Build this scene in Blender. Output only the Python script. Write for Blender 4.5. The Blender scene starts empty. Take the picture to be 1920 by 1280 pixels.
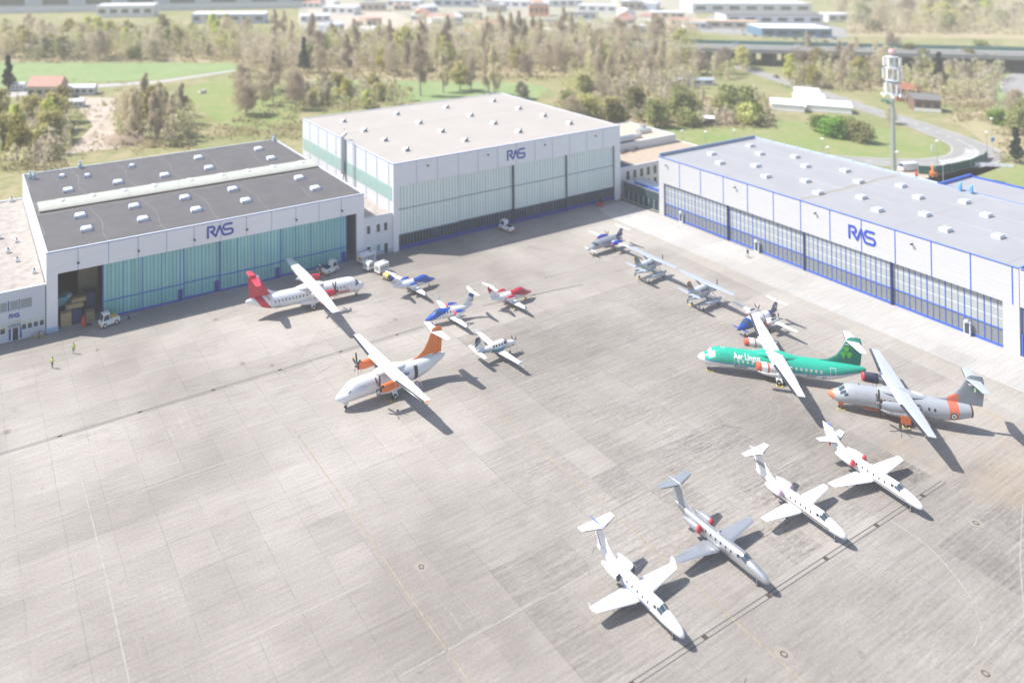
import bpy, math, random, ast
from mathutils import Vector, Matrix
D = bpy.data; SC = bpy.context.scene; COL = SC.collection
R_ = math.radians
rnd = random.Random(7)
ZS = 1.2                       # the photograph's verticals read taller than its ground plan: everything is built to that height

# ------------------------------------------------------------------ camera, sky, sun, exposure
CAM_H, CAM_YAW, CAM_PITCH, CAM_ROLL = 81.375, 0.474, -0.013, -0.007
F_PX, PX, PY = 1385.341, 621.07, -131.46          # focal length and principal point in 1920x1280 pixels
_cy, _sy, _cp, _sp = math.cos(CAM_YAW), math.sin(CAM_YAW), math.cos(CAM_PITCH), math.sin(CAM_PITCH)
FW = Vector((_sy*_cp, _cy*_cp, -_sp)); _rt = Vector((_cy, -_sy, 0)); _up = _rt.cross(FW)
RT = math.cos(CAM_ROLL)*_rt + math.sin(CAM_ROLL)*_up
UP = -math.sin(CAM_ROLL)*_rt + math.cos(CAM_ROLL)*_up
cam = D.objects.new('camera', D.cameras.new('camera')); COL.objects.link(cam)
cam.matrix_world = Matrix(((RT.x, UP.x, -FW.x, 0), (RT.y, UP.y, -FW.y, 0), (RT.z, UP.z, -FW.z, CAM_H), (0, 0, 0, 1)))
cam.data.sensor_width = 36; cam.data.lens = F_PX/1920*36
cam.data.shift_x = (960-PX)/1920; cam.data.shift_y = -(640-PY)/1920
cam.data.clip_start = 1; cam.data.clip_end = 12000
cam.data.dof.use_dof = True; cam.data.dof.focus_distance = 119
cam.data.dof.aperture_fstop = cam.data.lens/1000/0.68
SC.camera = cam

SUN_EL, SUN_AZ = R_(52.8), math.atan2(-.811, .585)
sund = D.lights.new('sun', 'SUN'); sund.energy = 4.7; sund.angle = R_(.5); sund.color = (1, .95, .88)
sun = D.objects.new('sun', sund); COL.objects.link(sun); sun.location = (-200, 200, 300)
sun.rotation_euler = Vector((.811*math.cos(SUN_EL), -.585*math.cos(SUN_EL), -math.sin(SUN_EL))).to_track_quat('-Z', 'Y').to_euler()
w = D.worlds.new('World'); SC.world = w; w.use_nodes = True
_nt = w.node_tree; _bg = _nt.nodes['Background']; _sky = _nt.nodes.new('ShaderNodeTexSky')
_sky.sky_type = 'NISHITA'; _sky.sun_disc = False; _sky.sun_elevation = SUN_EL; _sky.sun_rotation = SUN_AZ
_sky.air_density = 1.0; _sky.dust_density = 1.5; _sky.ozone_density = 1.0
_nt.links.new(_sky.outputs[0], _bg.inputs[0]); _bg.inputs[1].default_value = .13
SC.view_settings.view_transform = 'Standard'; SC.view_settings.look = 'None'
SC.view_settings.exposure = .61; SC.view_settings.gamma = 1
SC.cycles.max_bounces = 6; SC.cycles.transparent_max_bounces = 12; SC.cycles.volume_bounces = 1

def at(px, py, z=0.0):
    """ground point (or point at height z) seen at a pixel of the 1920x1280 photograph"""
    d = FW + RT*((px-PX)/F_PX) - UP*((py-PY)/F_PX)
    t = (z-CAM_H)/d.z
    return Vector((d.x*t, d.y*t, z))

# ------------------------------------------------------------------ materials
def s2l(c):
    return tuple((v/12.92 if v <= .04045 else ((v+.055)/1.055)**2.4) for v in c)
def hexc(h):
    return s2l(tuple(int(h[i:i+2], 16)/255 for i in (0, 2, 4)))
class NG:
    """small helper around one material's node tree; turns arithmetic on x, y, z into nodes"""
    def __init__(s, mat, scl=(1, 1, 1)):
        s.t = mat.node_tree; s.n = s.t.nodes; s.scl = scl; s.vars = {}; s.co = None
    def new(s, k): return s.n.new(k)
    def link(s, a, b): s.t.links.new(a, b)
    def coord(s):
        if s.co is None:
            tc = s.new('ShaderNodeTexCoord'); sx = s.new('ShaderNodeSeparateXYZ')
            mp = s.new('ShaderNodeMapping'); mp.inputs['Scale'].default_value = tuple(1/v for v in s.scl)
            s.link(tc.outputs['Object'], mp.inputs[0]); s.link(mp.outputs[0], sx.inputs[0]); s.co = mp.outputs[0]
            s.vars.update(x=sx.outputs[0], y=sx.outputs[1], z=sx.outputs[2])
        return s.co
    def m(s, op, a, b=None, clamp=False):
        n = s.new('ShaderNodeMath'); n.operation = op; n.use_clamp = clamp
        for i, v in enumerate((a, b)):
            if v is None: continue
            if isinstance(v, (int, float)): n.inputs[i].default_value = v
            else: s.link(v, n.inputs[i])
        return n.outputs[0]
    def ev(s, e):
        s.coord()
        return s._e(ast.parse(e, mode='eval').body)
    def _e(s, a):
        if isinstance(a, ast.Constant): return float(a.value)
        if isinstance(a, ast.Name): return s.vars[a.id]
        if isinstance(a, ast.UnaryOp):
            v = s._e(a.operand); return -v if isinstance(v, float) else s.m('MULTIPLY', v, -1.0)
        if isinstance(a, ast.BinOp):
            l, r = s._e(a.left), s._e(a.right)
            if isinstance(l, float) and isinstance(r, float):
                return {'Add': l+r, 'Sub': l-r, 'Mult': l*r, 'Div': l/r if r else 0}[type(a.op).__name__]
            return s.m({'Add': 'ADD', 'Sub': 'SUBTRACT', 'Mult': 'MULTIPLY', 'Div': 'DIVIDE', 'Pow': 'POWER', 'Mod': 'FLOORED_MODULO'}[type(a.op).__name__], l, r)
        if isinstance(a, ast.Compare):
            vals = [s._e(a.left)]+[s._e(c) for c in a.comparators]; out = None
            for i, o in enumerate(a.ops):
                v = s.m('LESS_THAN' if isinstance(o, (ast.Lt, ast.LtE)) else 'GREATER_THAN', vals[i], vals[i+1])
                out = v if out is None else s.m('MULTIPLY', out, v)
            return out
        if isinstance(a, ast.BoolOp):
            vs = [s._e(v) for v in a.values]; out = vs[0]
            for v in vs[1:]: out = s.m('MULTIPLY' if isinstance(a.op, ast.And) else 'MAXIMUM', out, v)
            return out
        if isinstance(a, ast.Call):
            f = a.func.id; v = [s._e(q) for q in a.args]
            if f in ('abs', 'sin', 'floor', 'sqrt', 'cos'):
                return s.m({'abs': 'ABSOLUTE', 'sin': 'SINE', 'floor': 'FLOOR', 'sqrt': 'SQRT', 'cos': 'COSINE'}[f], v[0])
            return s.m({'max': 'MAXIMUM', 'min': 'MINIMUM'}[f], v[0], v[1])
        raise ValueError(ast.dump(a))
    def noise(s, scale, detail=4, rough=.55, vec=None, stretch=None, dist=0):
        n = s.new('ShaderNodeTexNoise'); n.inputs['Scale'].default_value = scale; n.inputs['Detail'].default_value = detail
        n.inputs['Roughness'].default_value = rough; n.inputs['Distortion'].default_value = dist
        v = vec or s.coord()
        if stretch:
            mp = s.new('ShaderNodeMapping'); mp.inputs['Scale'].default_value = stretch; s.link(v, mp.inputs[0]); v = mp.outputs[0]
        s.link(v, n.inputs['Vector']); return n.outputs['Fac']
    def ramp(s, v, lo, hi):
        n = s.new('ShaderNodeMapRange'); n.inputs[1].default_value = lo; n.inputs[2].default_value = hi
        s.link(v, n.inputs[0]); return n.outputs[0]
    def mix(s, fac, a, b, mode='MIX'):
        n = s.new('ShaderNodeMix'); n.data_type = 'RGBA'; n.blend_type = mode
        for i, v in ((0, fac), (6, a), (7, b)):
            if isinstance(v, (int, float)): n.inputs[i].default_value = v
            elif isinstance(v, tuple): n.inputs[i].default_value = v+(1,) if len(v) == 3 else v
            else: s.link(v, n.inputs[i])
        return n.outputs[2]
_mats = {}
def M(name, col, rough=.5, metal=0., regions=(), scl=(1, 1, 1), vary=0., vscale=1., spec=.5, coat=0., stretch=None, bump=0., bscale=8.):
    mt = D.materials.new(name); mt.use_nodes = True; g = NG(mt, scl); b = g.n['Principled BSDF']
    b.inputs['Roughness'].default_value = rough; b.inputs['Metallic'].default_value = metal
    b.inputs['Specular IOR Level'].default_value = spec; b.inputs['Coat Weight'].default_value = coat
    cur = tuple(col)
    for e, c in regions: cur = g.mix(g.ev(e), cur, tuple(c))
    if vary:
        f = g.ramp(g.noise(vscale, 5, .6, stretch=stretch), .3, .7)
        lo = g.mix(1., cur, (1-vary,)*3, 'MULTIPLY'); cur = g.mix(f, lo, cur)
    if isinstance(cur, tuple): b.inputs['Base Color'].default_value = cur+(1,)
    else: g.link(cur, b.inputs['Base Color'])
    if bump:
        bp = g.new('ShaderNodeBump'); bp.inputs['Strength'].default_value = bump; bp.inputs['Distance'].default_value = .05
        g.link(g.noise(bscale, 4), bp.inputs['Height']); g.link(bp.outputs[0], b.inputs['Normal'])
    return mt
def glass_mat(name, tint, amount, rough=.08):
    mt = D.materials.new(name); mt.use_nodes = True; t = mt.node_tree; b = t.nodes['Principled BSDF']
    b.inputs['Base Color'].default_value = tuple(tint)+(1,); b.inputs['Roughness'].default_value = rough
    tr = t.nodes.new('ShaderNodeBsdfTransparent'); tr.inputs[0].default_value = (.82, .9, .92, 1)
    mx = t.nodes.new('ShaderNodeMixShader'); mx.inputs[0].default_value = amount
    t.links.new(b.outputs[0], mx.inputs[1]); t.links.new(tr.outputs[0], mx.inputs[2])
    t.links.new(mx.outputs[0], t.nodes['Material Output'].inputs[0]); return mt

# ------------------------------------------------------------------ mesh helpers
class MB:
    def __init__(s): s.v = []; s.f = []; s.m = []
    def add(s, vs, fs, mi=0):
        o = len(s.v); s.v += [tuple(v) for v in vs]; s.f += [tuple(i+o for i in f) for f in fs]; s.m += [mi]*len(fs)
        return s
    def box(s, x0, x1, y0, y1, z0, z1, mi=0):
        return s.add([(x0, y0, z0), (x1, y0, z0), (x1, y1, z0), (x0, y1, z0), (x0, y0, z1), (x1, y0, z1), (x1, y1, z1), (x0, y1, z1)],
                     [(3, 2, 1, 0), (4, 5, 6, 7), (0, 1, 5, 4), (1, 2, 6, 5), (2, 3, 7, 6), (3, 0, 4, 7)], mi)
    def cbox(s, c, d, mi=0, rz=0.):
        ca, sa = math.cos(rz), math.sin(rz); o = len(s.v)
        s.box(-d[0]/2, d[0]/2, -d[1]/2, d[1]/2, -d[2]/2, d[2]/2, mi)
        for i in range(o, len(s.v)):
            x, y, z = s.v[i]; s.v[i] = (c[0]+x*ca-y*sa, c[1]+x*sa+y*ca, c[2]+z)
        return s
    def loft(s, rings, mi=0, cap=True):
        n = len(rings[0]); vs = [p for r in rings for p in r]; fs = []
        for i in range(len(rings)-1):
            for j in range(n):
                k = (j+1) % n; fs.append((i*n+j, i*n+k, (i+1)*n+k, (i+1)*n+j))
        if cap: fs += [tuple(range(n))[::-1], tuple((len(rings)-1)*n+j for j in range(n))]
        return s.add(vs, fs, mi)
    def cyl(s, a, b, r0, r1=None, n=10, mi=0, cap=True):
        a, b = Vector(a), Vector(b); r1 = r0 if r1 is None else r1; d = (b-a).normalized()
        u = d.orthogonal().normalized(); v = d.cross(u)
        ring = lambda c, r: [c+(u*math.cos(2*math.pi*i/n)+v*math.sin(2*math.pi*i/n))*r for i in range(n)]
        return s.loft([ring(a, r0), ring(b, max(r1, .002))], mi, cap)
    def tube(s, pts, r, n=6, mi=0):
        for a, b in zip(pts, pts[1:]): s.cyl(a, b, r, r, n, mi)
        return s
    def lathe(s, prof, c=(0, 0, 0), axis='x', n=16, mi=0, sy=1., sz=1.):
        rings = []
        for t, r in prof:
            r = max(r, .004); q = []
            for i in range(n):
                a = 2*math.pi*i/n; p, k = r*math.cos(a)*sy, r*math.sin(a)*sz
                q.append((c[0]+t, c[1]+p, c[2]+k) if axis == 'x' else ((c[0]+p, c[1]+t, c[2]+k) if axis == 'y' else (c[0]+p, c[1]+k, c[2]+t)))
            rings.append(q)
        return s.loft(rings, mi)
    def prism(s, poly, h, mi=0):
        n = len(poly); h = Vector(h); a = [Vector(p) for p in poly]
        return s.add(a+[p+h for p in a], [tuple(range(n))[::-1], tuple(range(n, 2*n))]+[(i, (i+1) % n, n+(i+1) % n, n+i) for i in range(n)], mi)
    def sph(s, c, r, n=10, m=6, mi=0, sx=1., sy=1., sz=1.):
        rings = []
        for i in range(m+1):
            t = math.pi*i/m; q = max(math.sin(t), .02)*r
            rings.append([(c[0]+q*math.cos(2*math.pi*j/n)*sx, c[1]+q*math.sin(2*math.pi*j/n)*sy, c[2]-r*math.cos(t)*sz) for j in range(n)])
        return s.loft(rings, mi)
    def build(s, name, mats, parent=None, scl=None, smooth=False, angle=40, fix=True):
        me = D.meshes.new(name)
        v = s.v if scl is None else [(a*scl[0], b*scl[1], c*scl[2]) for a, b, c in s.v]
        me.from_pydata(v, [], s.f)
        for mt in (mats if isinstance(mats, (list, tuple)) else [mats]): me.materials.append(mt)
        me.polygons.foreach_set('material_index', s.m)
        if fix:
            import bmesh
            bm = bmesh.new(); bm.from_mesh(me); bmesh.ops.recalc_face_normals(bm, faces=bm.faces); bm.to_mesh(me); bm.free()
        if smooth:
            me.shade_smooth(); me.set_sharp_from_angle(angle=R_(angle))
        me.update()
        o = D.objects.new(name, me); COL.objects.link(o)
        if parent: o.parent = parent
        return o
def tag(o, label=None, cat=None, group=None, kind=None):
    if label: o['label'] = label
    if cat: o['category'] = cat
    if group: o['group'] = group
    if kind: o['kind'] = kind
    return o
def thing(name, label, cat, loc=(0, 0, 0), rz=0., group=None):
    o = D.objects.new(name, None); COL.objects.link(o); o.location = loc; o.rotation_euler = (0, 0, rz); o.empty_display_size = .5
    return tag(o, label, cat, group)
def dup(o, loc=None, rz=None, label=None, group=None, scale=None, parent=None):
    c = o.copy(); COL.objects.link(c)
    if parent is not None: c.parent = parent
    for ch in o.children: dup(ch, parent=c)
    if loc is not None: c.location = loc
    if rz is not None: c.rotation_euler = (0, 0, rz)
    if scale is not None: c.scale = scale
    if label: c['label'] = label
    if group: c['group'] = group
    return c
def copyat(o, off, parent):
    c = o.copy(); COL.objects.link(c); c.parent = parent; c.location = off; return c
def sheet(name, pts, z, mat, kind='structure'):
    mb = MB(); n = len(pts); mb.add([(p[0], p[1], z) for p in pts], [tuple(range(n))])
    o = mb.build(name, mat)
    if o.data.polygons[0].normal.z < 0: o.data.flip_normals()
    if kind: o['kind'] = kind
    return o
def strip(name, pts, wd, z, mat, mb=None, mi=0, closed=False):
    """a ribbon of given width along a list of ground points"""
    P = [Vector((p[0], p[1], 0)) for p in pts]; L = []
    for i, p in enumerate(P):
        a = P[i-1] if i else P[0]; b = P[i+1] if i+1 < len(P) else P[-1]
        t = (b-a).normalized(); nn = Vector((-t.y, t.x, 0)); k = wd[i] if isinstance(wd, list) else wd
        L.append((p+nn*k/2, p-nn*k/2))
    own = mb is None; mb = mb or MB()
    vs = [(q.x, q.y, z) for l in L for q in l]
    mb.add(vs, [(2*i, 2*i+1, 2*i+3, 2*i+2) for i in range(len(L)-1)], mi)
    if own:
        o = mb.build(name, mat, fix=False)
        if o.data.polygons[0].normal.z < 0: o.data.flip_normals()
        o['kind'] = 'structure'; return o
def smooth_path(pts, n=6):
    P = [Vector((p[0], p[1], 0)) for p in pts]; out = []
    for i in range(len(P)-1):
        a = P[max(i-1, 0)]; b = P[i]; c = P[i+1]; d = P[min(i+2, len(P)-1)]
        for k in range(n):
            t = k/n
            out.append(.5*((2*b)+(c-a)*t+(2*a-5*b+4*c-d)*t*t+(3*b-a-3*c+d)*t**3))
    out.append(P[-1]); return out
def stroke2d(paths, wd, nseg=6):
    """flat outline pieces (lists of 2-D polygons) of round-ended strokes along the paths"""
    polys = []
    for path in paths:
        for a, b in zip(path, path[1:]):
            a, b = Vector(a), Vector(b); d = (b-a).normalized(); an = math.atan2(d.y, d.x); q = []
            for i in range(nseg+1):
                t = an+math.pi/2+math.pi*i/nseg; q.append((a.x+wd/2*math.cos(t), a.y+wd/2*math.sin(t)))
            for i in range(nseg+1):
                t = an-math.pi/2+math.pi*i/nseg; q.append((b.x+wd/2*math.cos(t), b.y+wd/2*math.sin(t)))
            polys.append(q)
    return polys
def arc(cx, cy, r, a0, a1, n=8):
    return [(cx+r*math.cos(R_(a0+(a1-a0)*i/n)), cy+r*math.sin(R_(a0+(a1-a0)*i/n))) for i in range(n+1)]
def text2d(s, size=1., bold=0.):
    """vertices and faces of a word in the built-in font, lying in the xy plane, starting at x=0"""
    cu = D.curves.new('word', 'FONT'); cu.body = s; cu.size = size; cu.offset = bold; cu.resolution_u = 3
    ob = D.objects.new('word', cu); me = D.meshes.new_from_object(ob)
    v = [(q.co.x, q.co.y) for q in me.vertices]; f = [tuple(p.vertices) for p in me.polygons]
    D.objects.remove(ob); D.meshes.remove(me); D.curves.remove(cu)
    x0 = min(q[0] for q in v); v = [(a-x0, b) for a, b in v]
    for _ in range(2):                                   # split long edges so that a word can follow a curved skin
        nf = []; mid = {}
        def md(i, j):
            k = (min(i, j), max(i, j))
            if k not in mid: mid[k] = len(v); v.append(((v[i][0]+v[j][0])/2, (v[i][1]+v[j][1])/2))
            return mid[k]
        for q in f:
            for k in range(1, len(q)-1):
                a, b, c = q[0], q[k], q[k+1]; x, y, z = md(a, b), md(b, c), md(c, a)
                nf += [(a, x, z), (x, b, y), (z, y, c), (x, y, z)]
        f = nf
    return v, f
# ------------------------------------------------------------------ ground
def grass_mat(name, cols, scale=.05):
    mt = D.materials.new(name); mt.use_nodes = True; g = NG(mt); b = g.n['Principled BSDF']; b.inputs['Roughness'].default_value = .9
    b.inputs['Specular IOR Level'].default_value = .15
    a = g.mix(g.ramp(g.noise(scale, 6, .65), .38, .62), cols[0], cols[1])
    a = g.mix(g.ramp(g.noise(scale*5.3, 5, .7), .45, .7), a, cols[2])
    g.link(a, b.inputs['Base Color'])
    bp = g.new('ShaderNodeBump'); bp.inputs['Strength'].default_value = .6; bp.inputs['Distance'].default_value = .25
    g.link(g.noise(1.6, 4), bp.inputs['Height']); g.link(bp.outputs[0], b.inputs['Normal']); return mt
G_MEADOW = grass_mat('meadow', ((.21, .225, .095), (.33, .28, .17), (.17, .20, .07)), .03)
G_FIELD = grass_mat('field_green', ((.21, .285, .125), (.25, .315, .145), (.185, .25, .105)), .02)
G_LAWN = grass_mat('lawn', ((.20, .26, .09), (.28, .27, .135), (.165, .24, .07)), .06)
G_EARTH = grass_mat('bare_earth', ((.42, .36, .30), (.50, .45, .39), (.34, .28, .22)), .08)
sheet('ground', [(-2500, -600), (2600, -600), (2600, 3600), (-2500, 3600)], -.12, G_MEADOW)

def apron_mat(name, base, light, dark, joints=True, patches=False, px=5.97, ox=13.8, py=5.87, oy=117.6, tint=1.):
    mt = D.materials.new(name); mt.use_nodes = True; g = NG(mt); b = g.n['Principled BSDF']
    b.inputs['Roughness'].default_value = .82; b.inputs['Specular IOR Level'].default_value = .25
    g.coord()
    # broad tone, brushed-concrete streaks along the slabs, stains
    cur = g.mix(g.ramp(g.noise(.022, 4, .6), .35, .66), base, light)
    cx = g.ev(f'floor((x-{ox})/{px})'); cyy = g.ev(f'floor((y-{oy})/{py})')
    cb = g.new('ShaderNodeCombineXYZ'); g.link(cx, cb.inputs[0]); g.link(cyy, cb.inputs[1])
    wn = g.new('ShaderNodeTexWhiteNoise'); wn.noise_dimensions = '2D'; g.link(cb.outputs[0], wn.inputs['Vector'])
    cur = g.mix(1., cur, g.mix(wn.outputs['Value'], (.955, .955, .955), (1.03, 1.03, 1.028)), 'MULTIPLY')
    cb2 = g.new('ShaderNodeCombineXYZ'); g.link(cyy, cb2.inputs[0])
    wn2 = g.new('ShaderNodeTexWhiteNoise'); wn2.noise_dimensions = '2D'; g.link(cb2.outputs[0], wn2.inputs['Vector'])
    cur = g.mix(1., cur, g.mix(wn2.outputs['Value'], (.92, .92, .92), (1.05, 1.05, 1.045)), 'MULTIPLY')
    st = g.ramp(g.noise(1.0, 5, .7, stretch=(.12, 2.6, 1)), .33, .67)
    cur = g.mix(1., cur, g.mix(st, (.885, .88, .875), (1.09, 1.09, 1.09)), 'MULTIPLY')
    st2 = g.ramp(g.noise(1.0, 4, .75, stretch=(2.2, .10, 1)), .56, .74)
    msk = g.ramp(g.noise(.045, 3, .5), .5, .68)
    cur = g.mix(g.m('MULTIPLY', g.m('MULTIPLY', st2, msk), .5), cur, light)
    dk = g.ramp(g.noise(.07, 7, .8, dist=.3, stretch=(.6, 1.3, 1)), .56, .72)
    cur = g.mix(g.m('MULTIPLY', dk, .38), cur, dark)
    sp = g.ramp(g.noise(.55, 4, .6), .67, .76)
    cur = g.mix(g.m('MULTIPLY', sp, .45), cur, dark)
    fine = g.ramp(g.noise(3.2, 3, .7), .3, .7)
    cur = g.mix(1., cur, g.mix(fine, (.86, .86, .855), (1.11, 1.11, 1.11)), 'MULTIPLY')
    if patches:                                          # scrubbed strips and darker slabs; right-hand blocks also paint contrast to the left's glare
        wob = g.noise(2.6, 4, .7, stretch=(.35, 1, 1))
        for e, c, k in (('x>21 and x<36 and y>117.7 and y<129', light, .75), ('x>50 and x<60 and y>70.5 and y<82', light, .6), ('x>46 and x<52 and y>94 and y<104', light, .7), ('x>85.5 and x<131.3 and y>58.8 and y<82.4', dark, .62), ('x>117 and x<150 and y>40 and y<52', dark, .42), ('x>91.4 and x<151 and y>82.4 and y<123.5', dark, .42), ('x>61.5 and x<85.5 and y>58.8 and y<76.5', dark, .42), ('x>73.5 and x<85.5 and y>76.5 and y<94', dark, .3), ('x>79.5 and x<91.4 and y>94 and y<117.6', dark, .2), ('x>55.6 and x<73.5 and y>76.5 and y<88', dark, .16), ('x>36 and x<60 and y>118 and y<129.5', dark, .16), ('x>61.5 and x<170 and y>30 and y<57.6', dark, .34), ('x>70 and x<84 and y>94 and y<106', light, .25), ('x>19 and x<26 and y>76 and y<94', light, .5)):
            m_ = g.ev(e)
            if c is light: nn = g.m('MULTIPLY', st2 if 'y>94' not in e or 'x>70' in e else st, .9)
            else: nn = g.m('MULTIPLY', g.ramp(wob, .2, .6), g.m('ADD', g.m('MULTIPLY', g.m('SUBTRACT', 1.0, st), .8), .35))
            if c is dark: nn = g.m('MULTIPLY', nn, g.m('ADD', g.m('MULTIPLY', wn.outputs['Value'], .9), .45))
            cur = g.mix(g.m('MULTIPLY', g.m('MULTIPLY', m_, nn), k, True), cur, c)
        rust = g.ramp(g.noise(.12, 4, .6), .45, .62)
        cur = g.mix(g.m('MULTIPLY', g.m('MULTIPLY', g.ev('x>128 and x<158 and y>50 and y<66'), rust), .32), cur, (.36, .28, .19))
    if joints:
        jw = .05
        jx = g.ev(f'abs(((x-{ox})/{px}+0.5)-floor((x-{ox})/{px}+0.5)-0.5)*{px} < {jw}')
        jy = g.ev(f'abs(((y-{oy})/{py}+0.5)-floor((y-{oy})/{py}+0.5)-0.5)*{py} < {jw*1.2}')
        brk = g.ramp(g.noise(.16, 3, .6), .36, .56)
        cur = g.mix(g.m('MULTIPLY', g.m('MULTIPLY', jx, brk), .36), cur, dark)
        jyd = g.ev(f'abs(((y-{oy})/{py*2}+0.5)-floor((y-{oy})/{py*2}+0.5)-0.5)*{py*2} < {jw*2.2}')
        cur = g.mix(g.m('MULTIPLY', g.m('MULTIPLY', jy, brk), .34), cur, dark)
        lt = g.ramp(g.noise(.09, 3, .6), .46, .62)
        cur = g.mix(g.m('MULTIPLY', g.m('MULTIPLY', jyd, lt), .55), cur, light)
    g.link(cur, b.inputs['Base Color'])
    bp = g.new('ShaderNodeBump'); bp.inputs['Strength'].default_value = .25; bp.inputs['Distance'].default_value = .03
    g.link(g.noise(6, 3), bp.inputs['Height']); g.link(bp.outputs[0], b.inputs['Normal']); return mt
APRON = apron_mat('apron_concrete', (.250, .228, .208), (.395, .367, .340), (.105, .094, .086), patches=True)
PALE = apron_mat('pale_concrete', (.37, .36, .345), (.47, .46, .45), (.25, .24, .225))
SAND = apron_mat('sandy_concrete', (.325, .30, .27), (.385, .36, .33), (.23, .21, .185))
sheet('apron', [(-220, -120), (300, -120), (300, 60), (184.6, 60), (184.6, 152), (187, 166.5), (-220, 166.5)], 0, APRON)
sheet('pavement', [(169.7, 20), (183.3, 20), (185.0, 150.4), (186, 163), (173, 163), (170.2, 155)], .006, PALE)
_edge = [(169.7, 20), (169.7, 158), (167.2, 156), (165.5, 124), (164.2, 104), (165.8, 92), (163.6, 80), (162.4, 68), (159.6, 56), (157.5, 40), (157, 20)]
sheet('pavement', _edge, .003, SAND)

PAINT_Y = M('faded_yellow_paint', (.375, .325, .22), .7, vary=.4, vscale=1.2)
PAINT_W = M('faded_white_paint', (.39, .365, .335), .7, vary=.3, vscale=.8)
TAR = M('joint_tar', (.115, .106, .098), .8, vary=.3, vscale=2)
def marking(name, pts, wd, mat, z=.010): return strip(name, pts, wd, z, mat)
marking('yellow_marking', [(84.2, 124), (83.2, 100), (83.1, 81), (82.9, 60), (82.5, 44)], .2, PAINT_Y)
marking('yellow_marking', [at(x, y) for x, y in ((800, 648), (770, 630), (745, 618))], .16, PAINT_Y)
marking('yellow_marking', [(50.5, 118), (50.6, 96.7), (50.4, 82.3), (50.3, 62)], .16, PAINT_Y)
marking('yellow_marking', smooth_path([(50.5, 118), (50.1, 123), (47.5, 128), (44, 130.5), (38, 132.5)]), .14, PAINT_W)
marking('white_marking', smooth_path([(14.8, 129), (16.3, 124), (17.3, 117.7), (17.5, 100), (17.3, 84), (17.2, 70)]), .17, PAINT_W)
marking('white_marking', [(-10, 111.4), (30, 111.4), (58, 111.2), (74, 111.3)], .13, PAINT_W)
marking('white_marking', smooth_path([(116.3, 57.4), (116, 54), (115.2, 51.5), (113.4, 48.6), (111.2, 46)]), .15, PAINT_W)
marking('white_marking', [(104, 42), (114, 42), (124, 46), (136, 50)], .12, PAINT_W)
marking('white_marking', [(109.8, 45), (107.6, 43.6), (104, 42.9)], .10, PAINT_W)
marking('white_marking', [(169.7, 20), (169.7, 120), (170.2, 155)], .30, M('pale_paint', (.47, .46, .45), .7, vary=.3, vscale=.6))
for _y, _a in ((70.4, (44, 104)),):
    marking('white_marking', [(_a[0], _y), (_a[1], _y)], .11, PAINT_W)
# pale scuffs where wheels have turned
SCUFF = M('wheel_scuff', (.31, .288, .265), .8, vary=.3, vscale=.6)
for cx, cy, r0, a0, a1 in ((121, 86, 7.5, 200, 330), (121.5, 86.5, 9, 210, 325), (119, 84, 5.5, 120, 250), (96, 88, 11, 20, 110), (97, 87, 13, 25, 100), (84, 74, 9, -40, 60), (88, 71, 12, 100, 170), (78, 66, 7, 60, 160), (62, 134, 8, 190, 300), (60, 132, 6.5, 200, 310), (66, 131, 12, 150, 230), (101, 70, 10, 10, 80), (110, 76, 8, 170, 260), (133, 78, 6, 90, 200)):
    marking('tyre_scuff', arc(cx, cy, r0, a0, a1, 22), .10, SCUFF, .008)
for a, b in (((72, 70), (92, 84)), ((79, 61), (96, 76)), ((66, 80), (86, 66)), ((90, 92), (104, 74)), ((56, 128), (70, 141)), ((58, 138), (68, 126)), ((97, 100), (112, 88)), ((114, 63), (101, 86))): marking('tyre_scuff', [a, b], .08, SCUFF, .008)
# slot drains with iron grates let into the slabs
def slot_drain(label, pts, ngr, wd=.42):
    t = thing('drain_channel', label, 'drain', (pts[0][0], pts[0][1], 0))
    a, b = Vector((pts[0][0], pts[0][1], 0)), Vector((pts[1][0], pts[1][1], 0)); d = (b-a); n = Vector((-d.y, d.x, 0)).normalized()
    mb = MB()
    for s in (-1, 1):
        c0 = n*s*wd; mb.add([c0-n*.055+Vector((0, 0, .012)), c0+n*.055+Vector((0, 0, .012)), d+c0+n*.055+Vector((0, 0, .012)), d+c0-n*.055+Vector((0, 0, .012))], [(0, 1, 2, 3)])
    mb.build('channel', TAR, t, fix=False)
    for i in range(ngr):
        c = d*((i+.5)/ngr); m2 = MB(); m2.cbox((c.x, c.y, .018), (.7, wd*2.2, .012), 0, math.atan2(d.y, d.x)); m2.build('grate', IRON, t)
IRON = M('rusty_iron', (.085, .06, .045), .75, vary=.4, vscale=6)
slot_drain('long dark slot drain running in front of the noses of the white business jets', ((60, 57.95), (131.4, 57.5)), 6, .26)
slot_drain('slot drain across the apron behind the white and orange turboprop', ((-4, 129.6), (88, 130.4)), 7, .2)
slot_drain('short slot drain from the red business jet towards the middle of the apron', ((104.5, 131.6), (131.8, 128.6)), 1, .16)
CONC_RING = M('patch_concrete', (.30, .27, .235), .85, vary=.2, vscale=1.5)
def manhole(x, y, r, label):
    t = thing('manhole_cover', label, 'manhole', (x, y, 0), 0, 'manhole covers set in the apron')
    mb = MB(); mb.lathe([(0, r*2.4), (.010, r*2.4)], axis='z', n=28); mb.build('surround', CONC_RING, t)
    mb = MB(); mb.lathe([(.010, r), (.022, r)], axis='z', n=20); mb.build('frame', IRON, t)
    mb = MB(); mb.lathe([(.022, r*.62), (.03, r*.62)], axis='z', n=16); mb.build('lid', CONC_RING, t)
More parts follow.
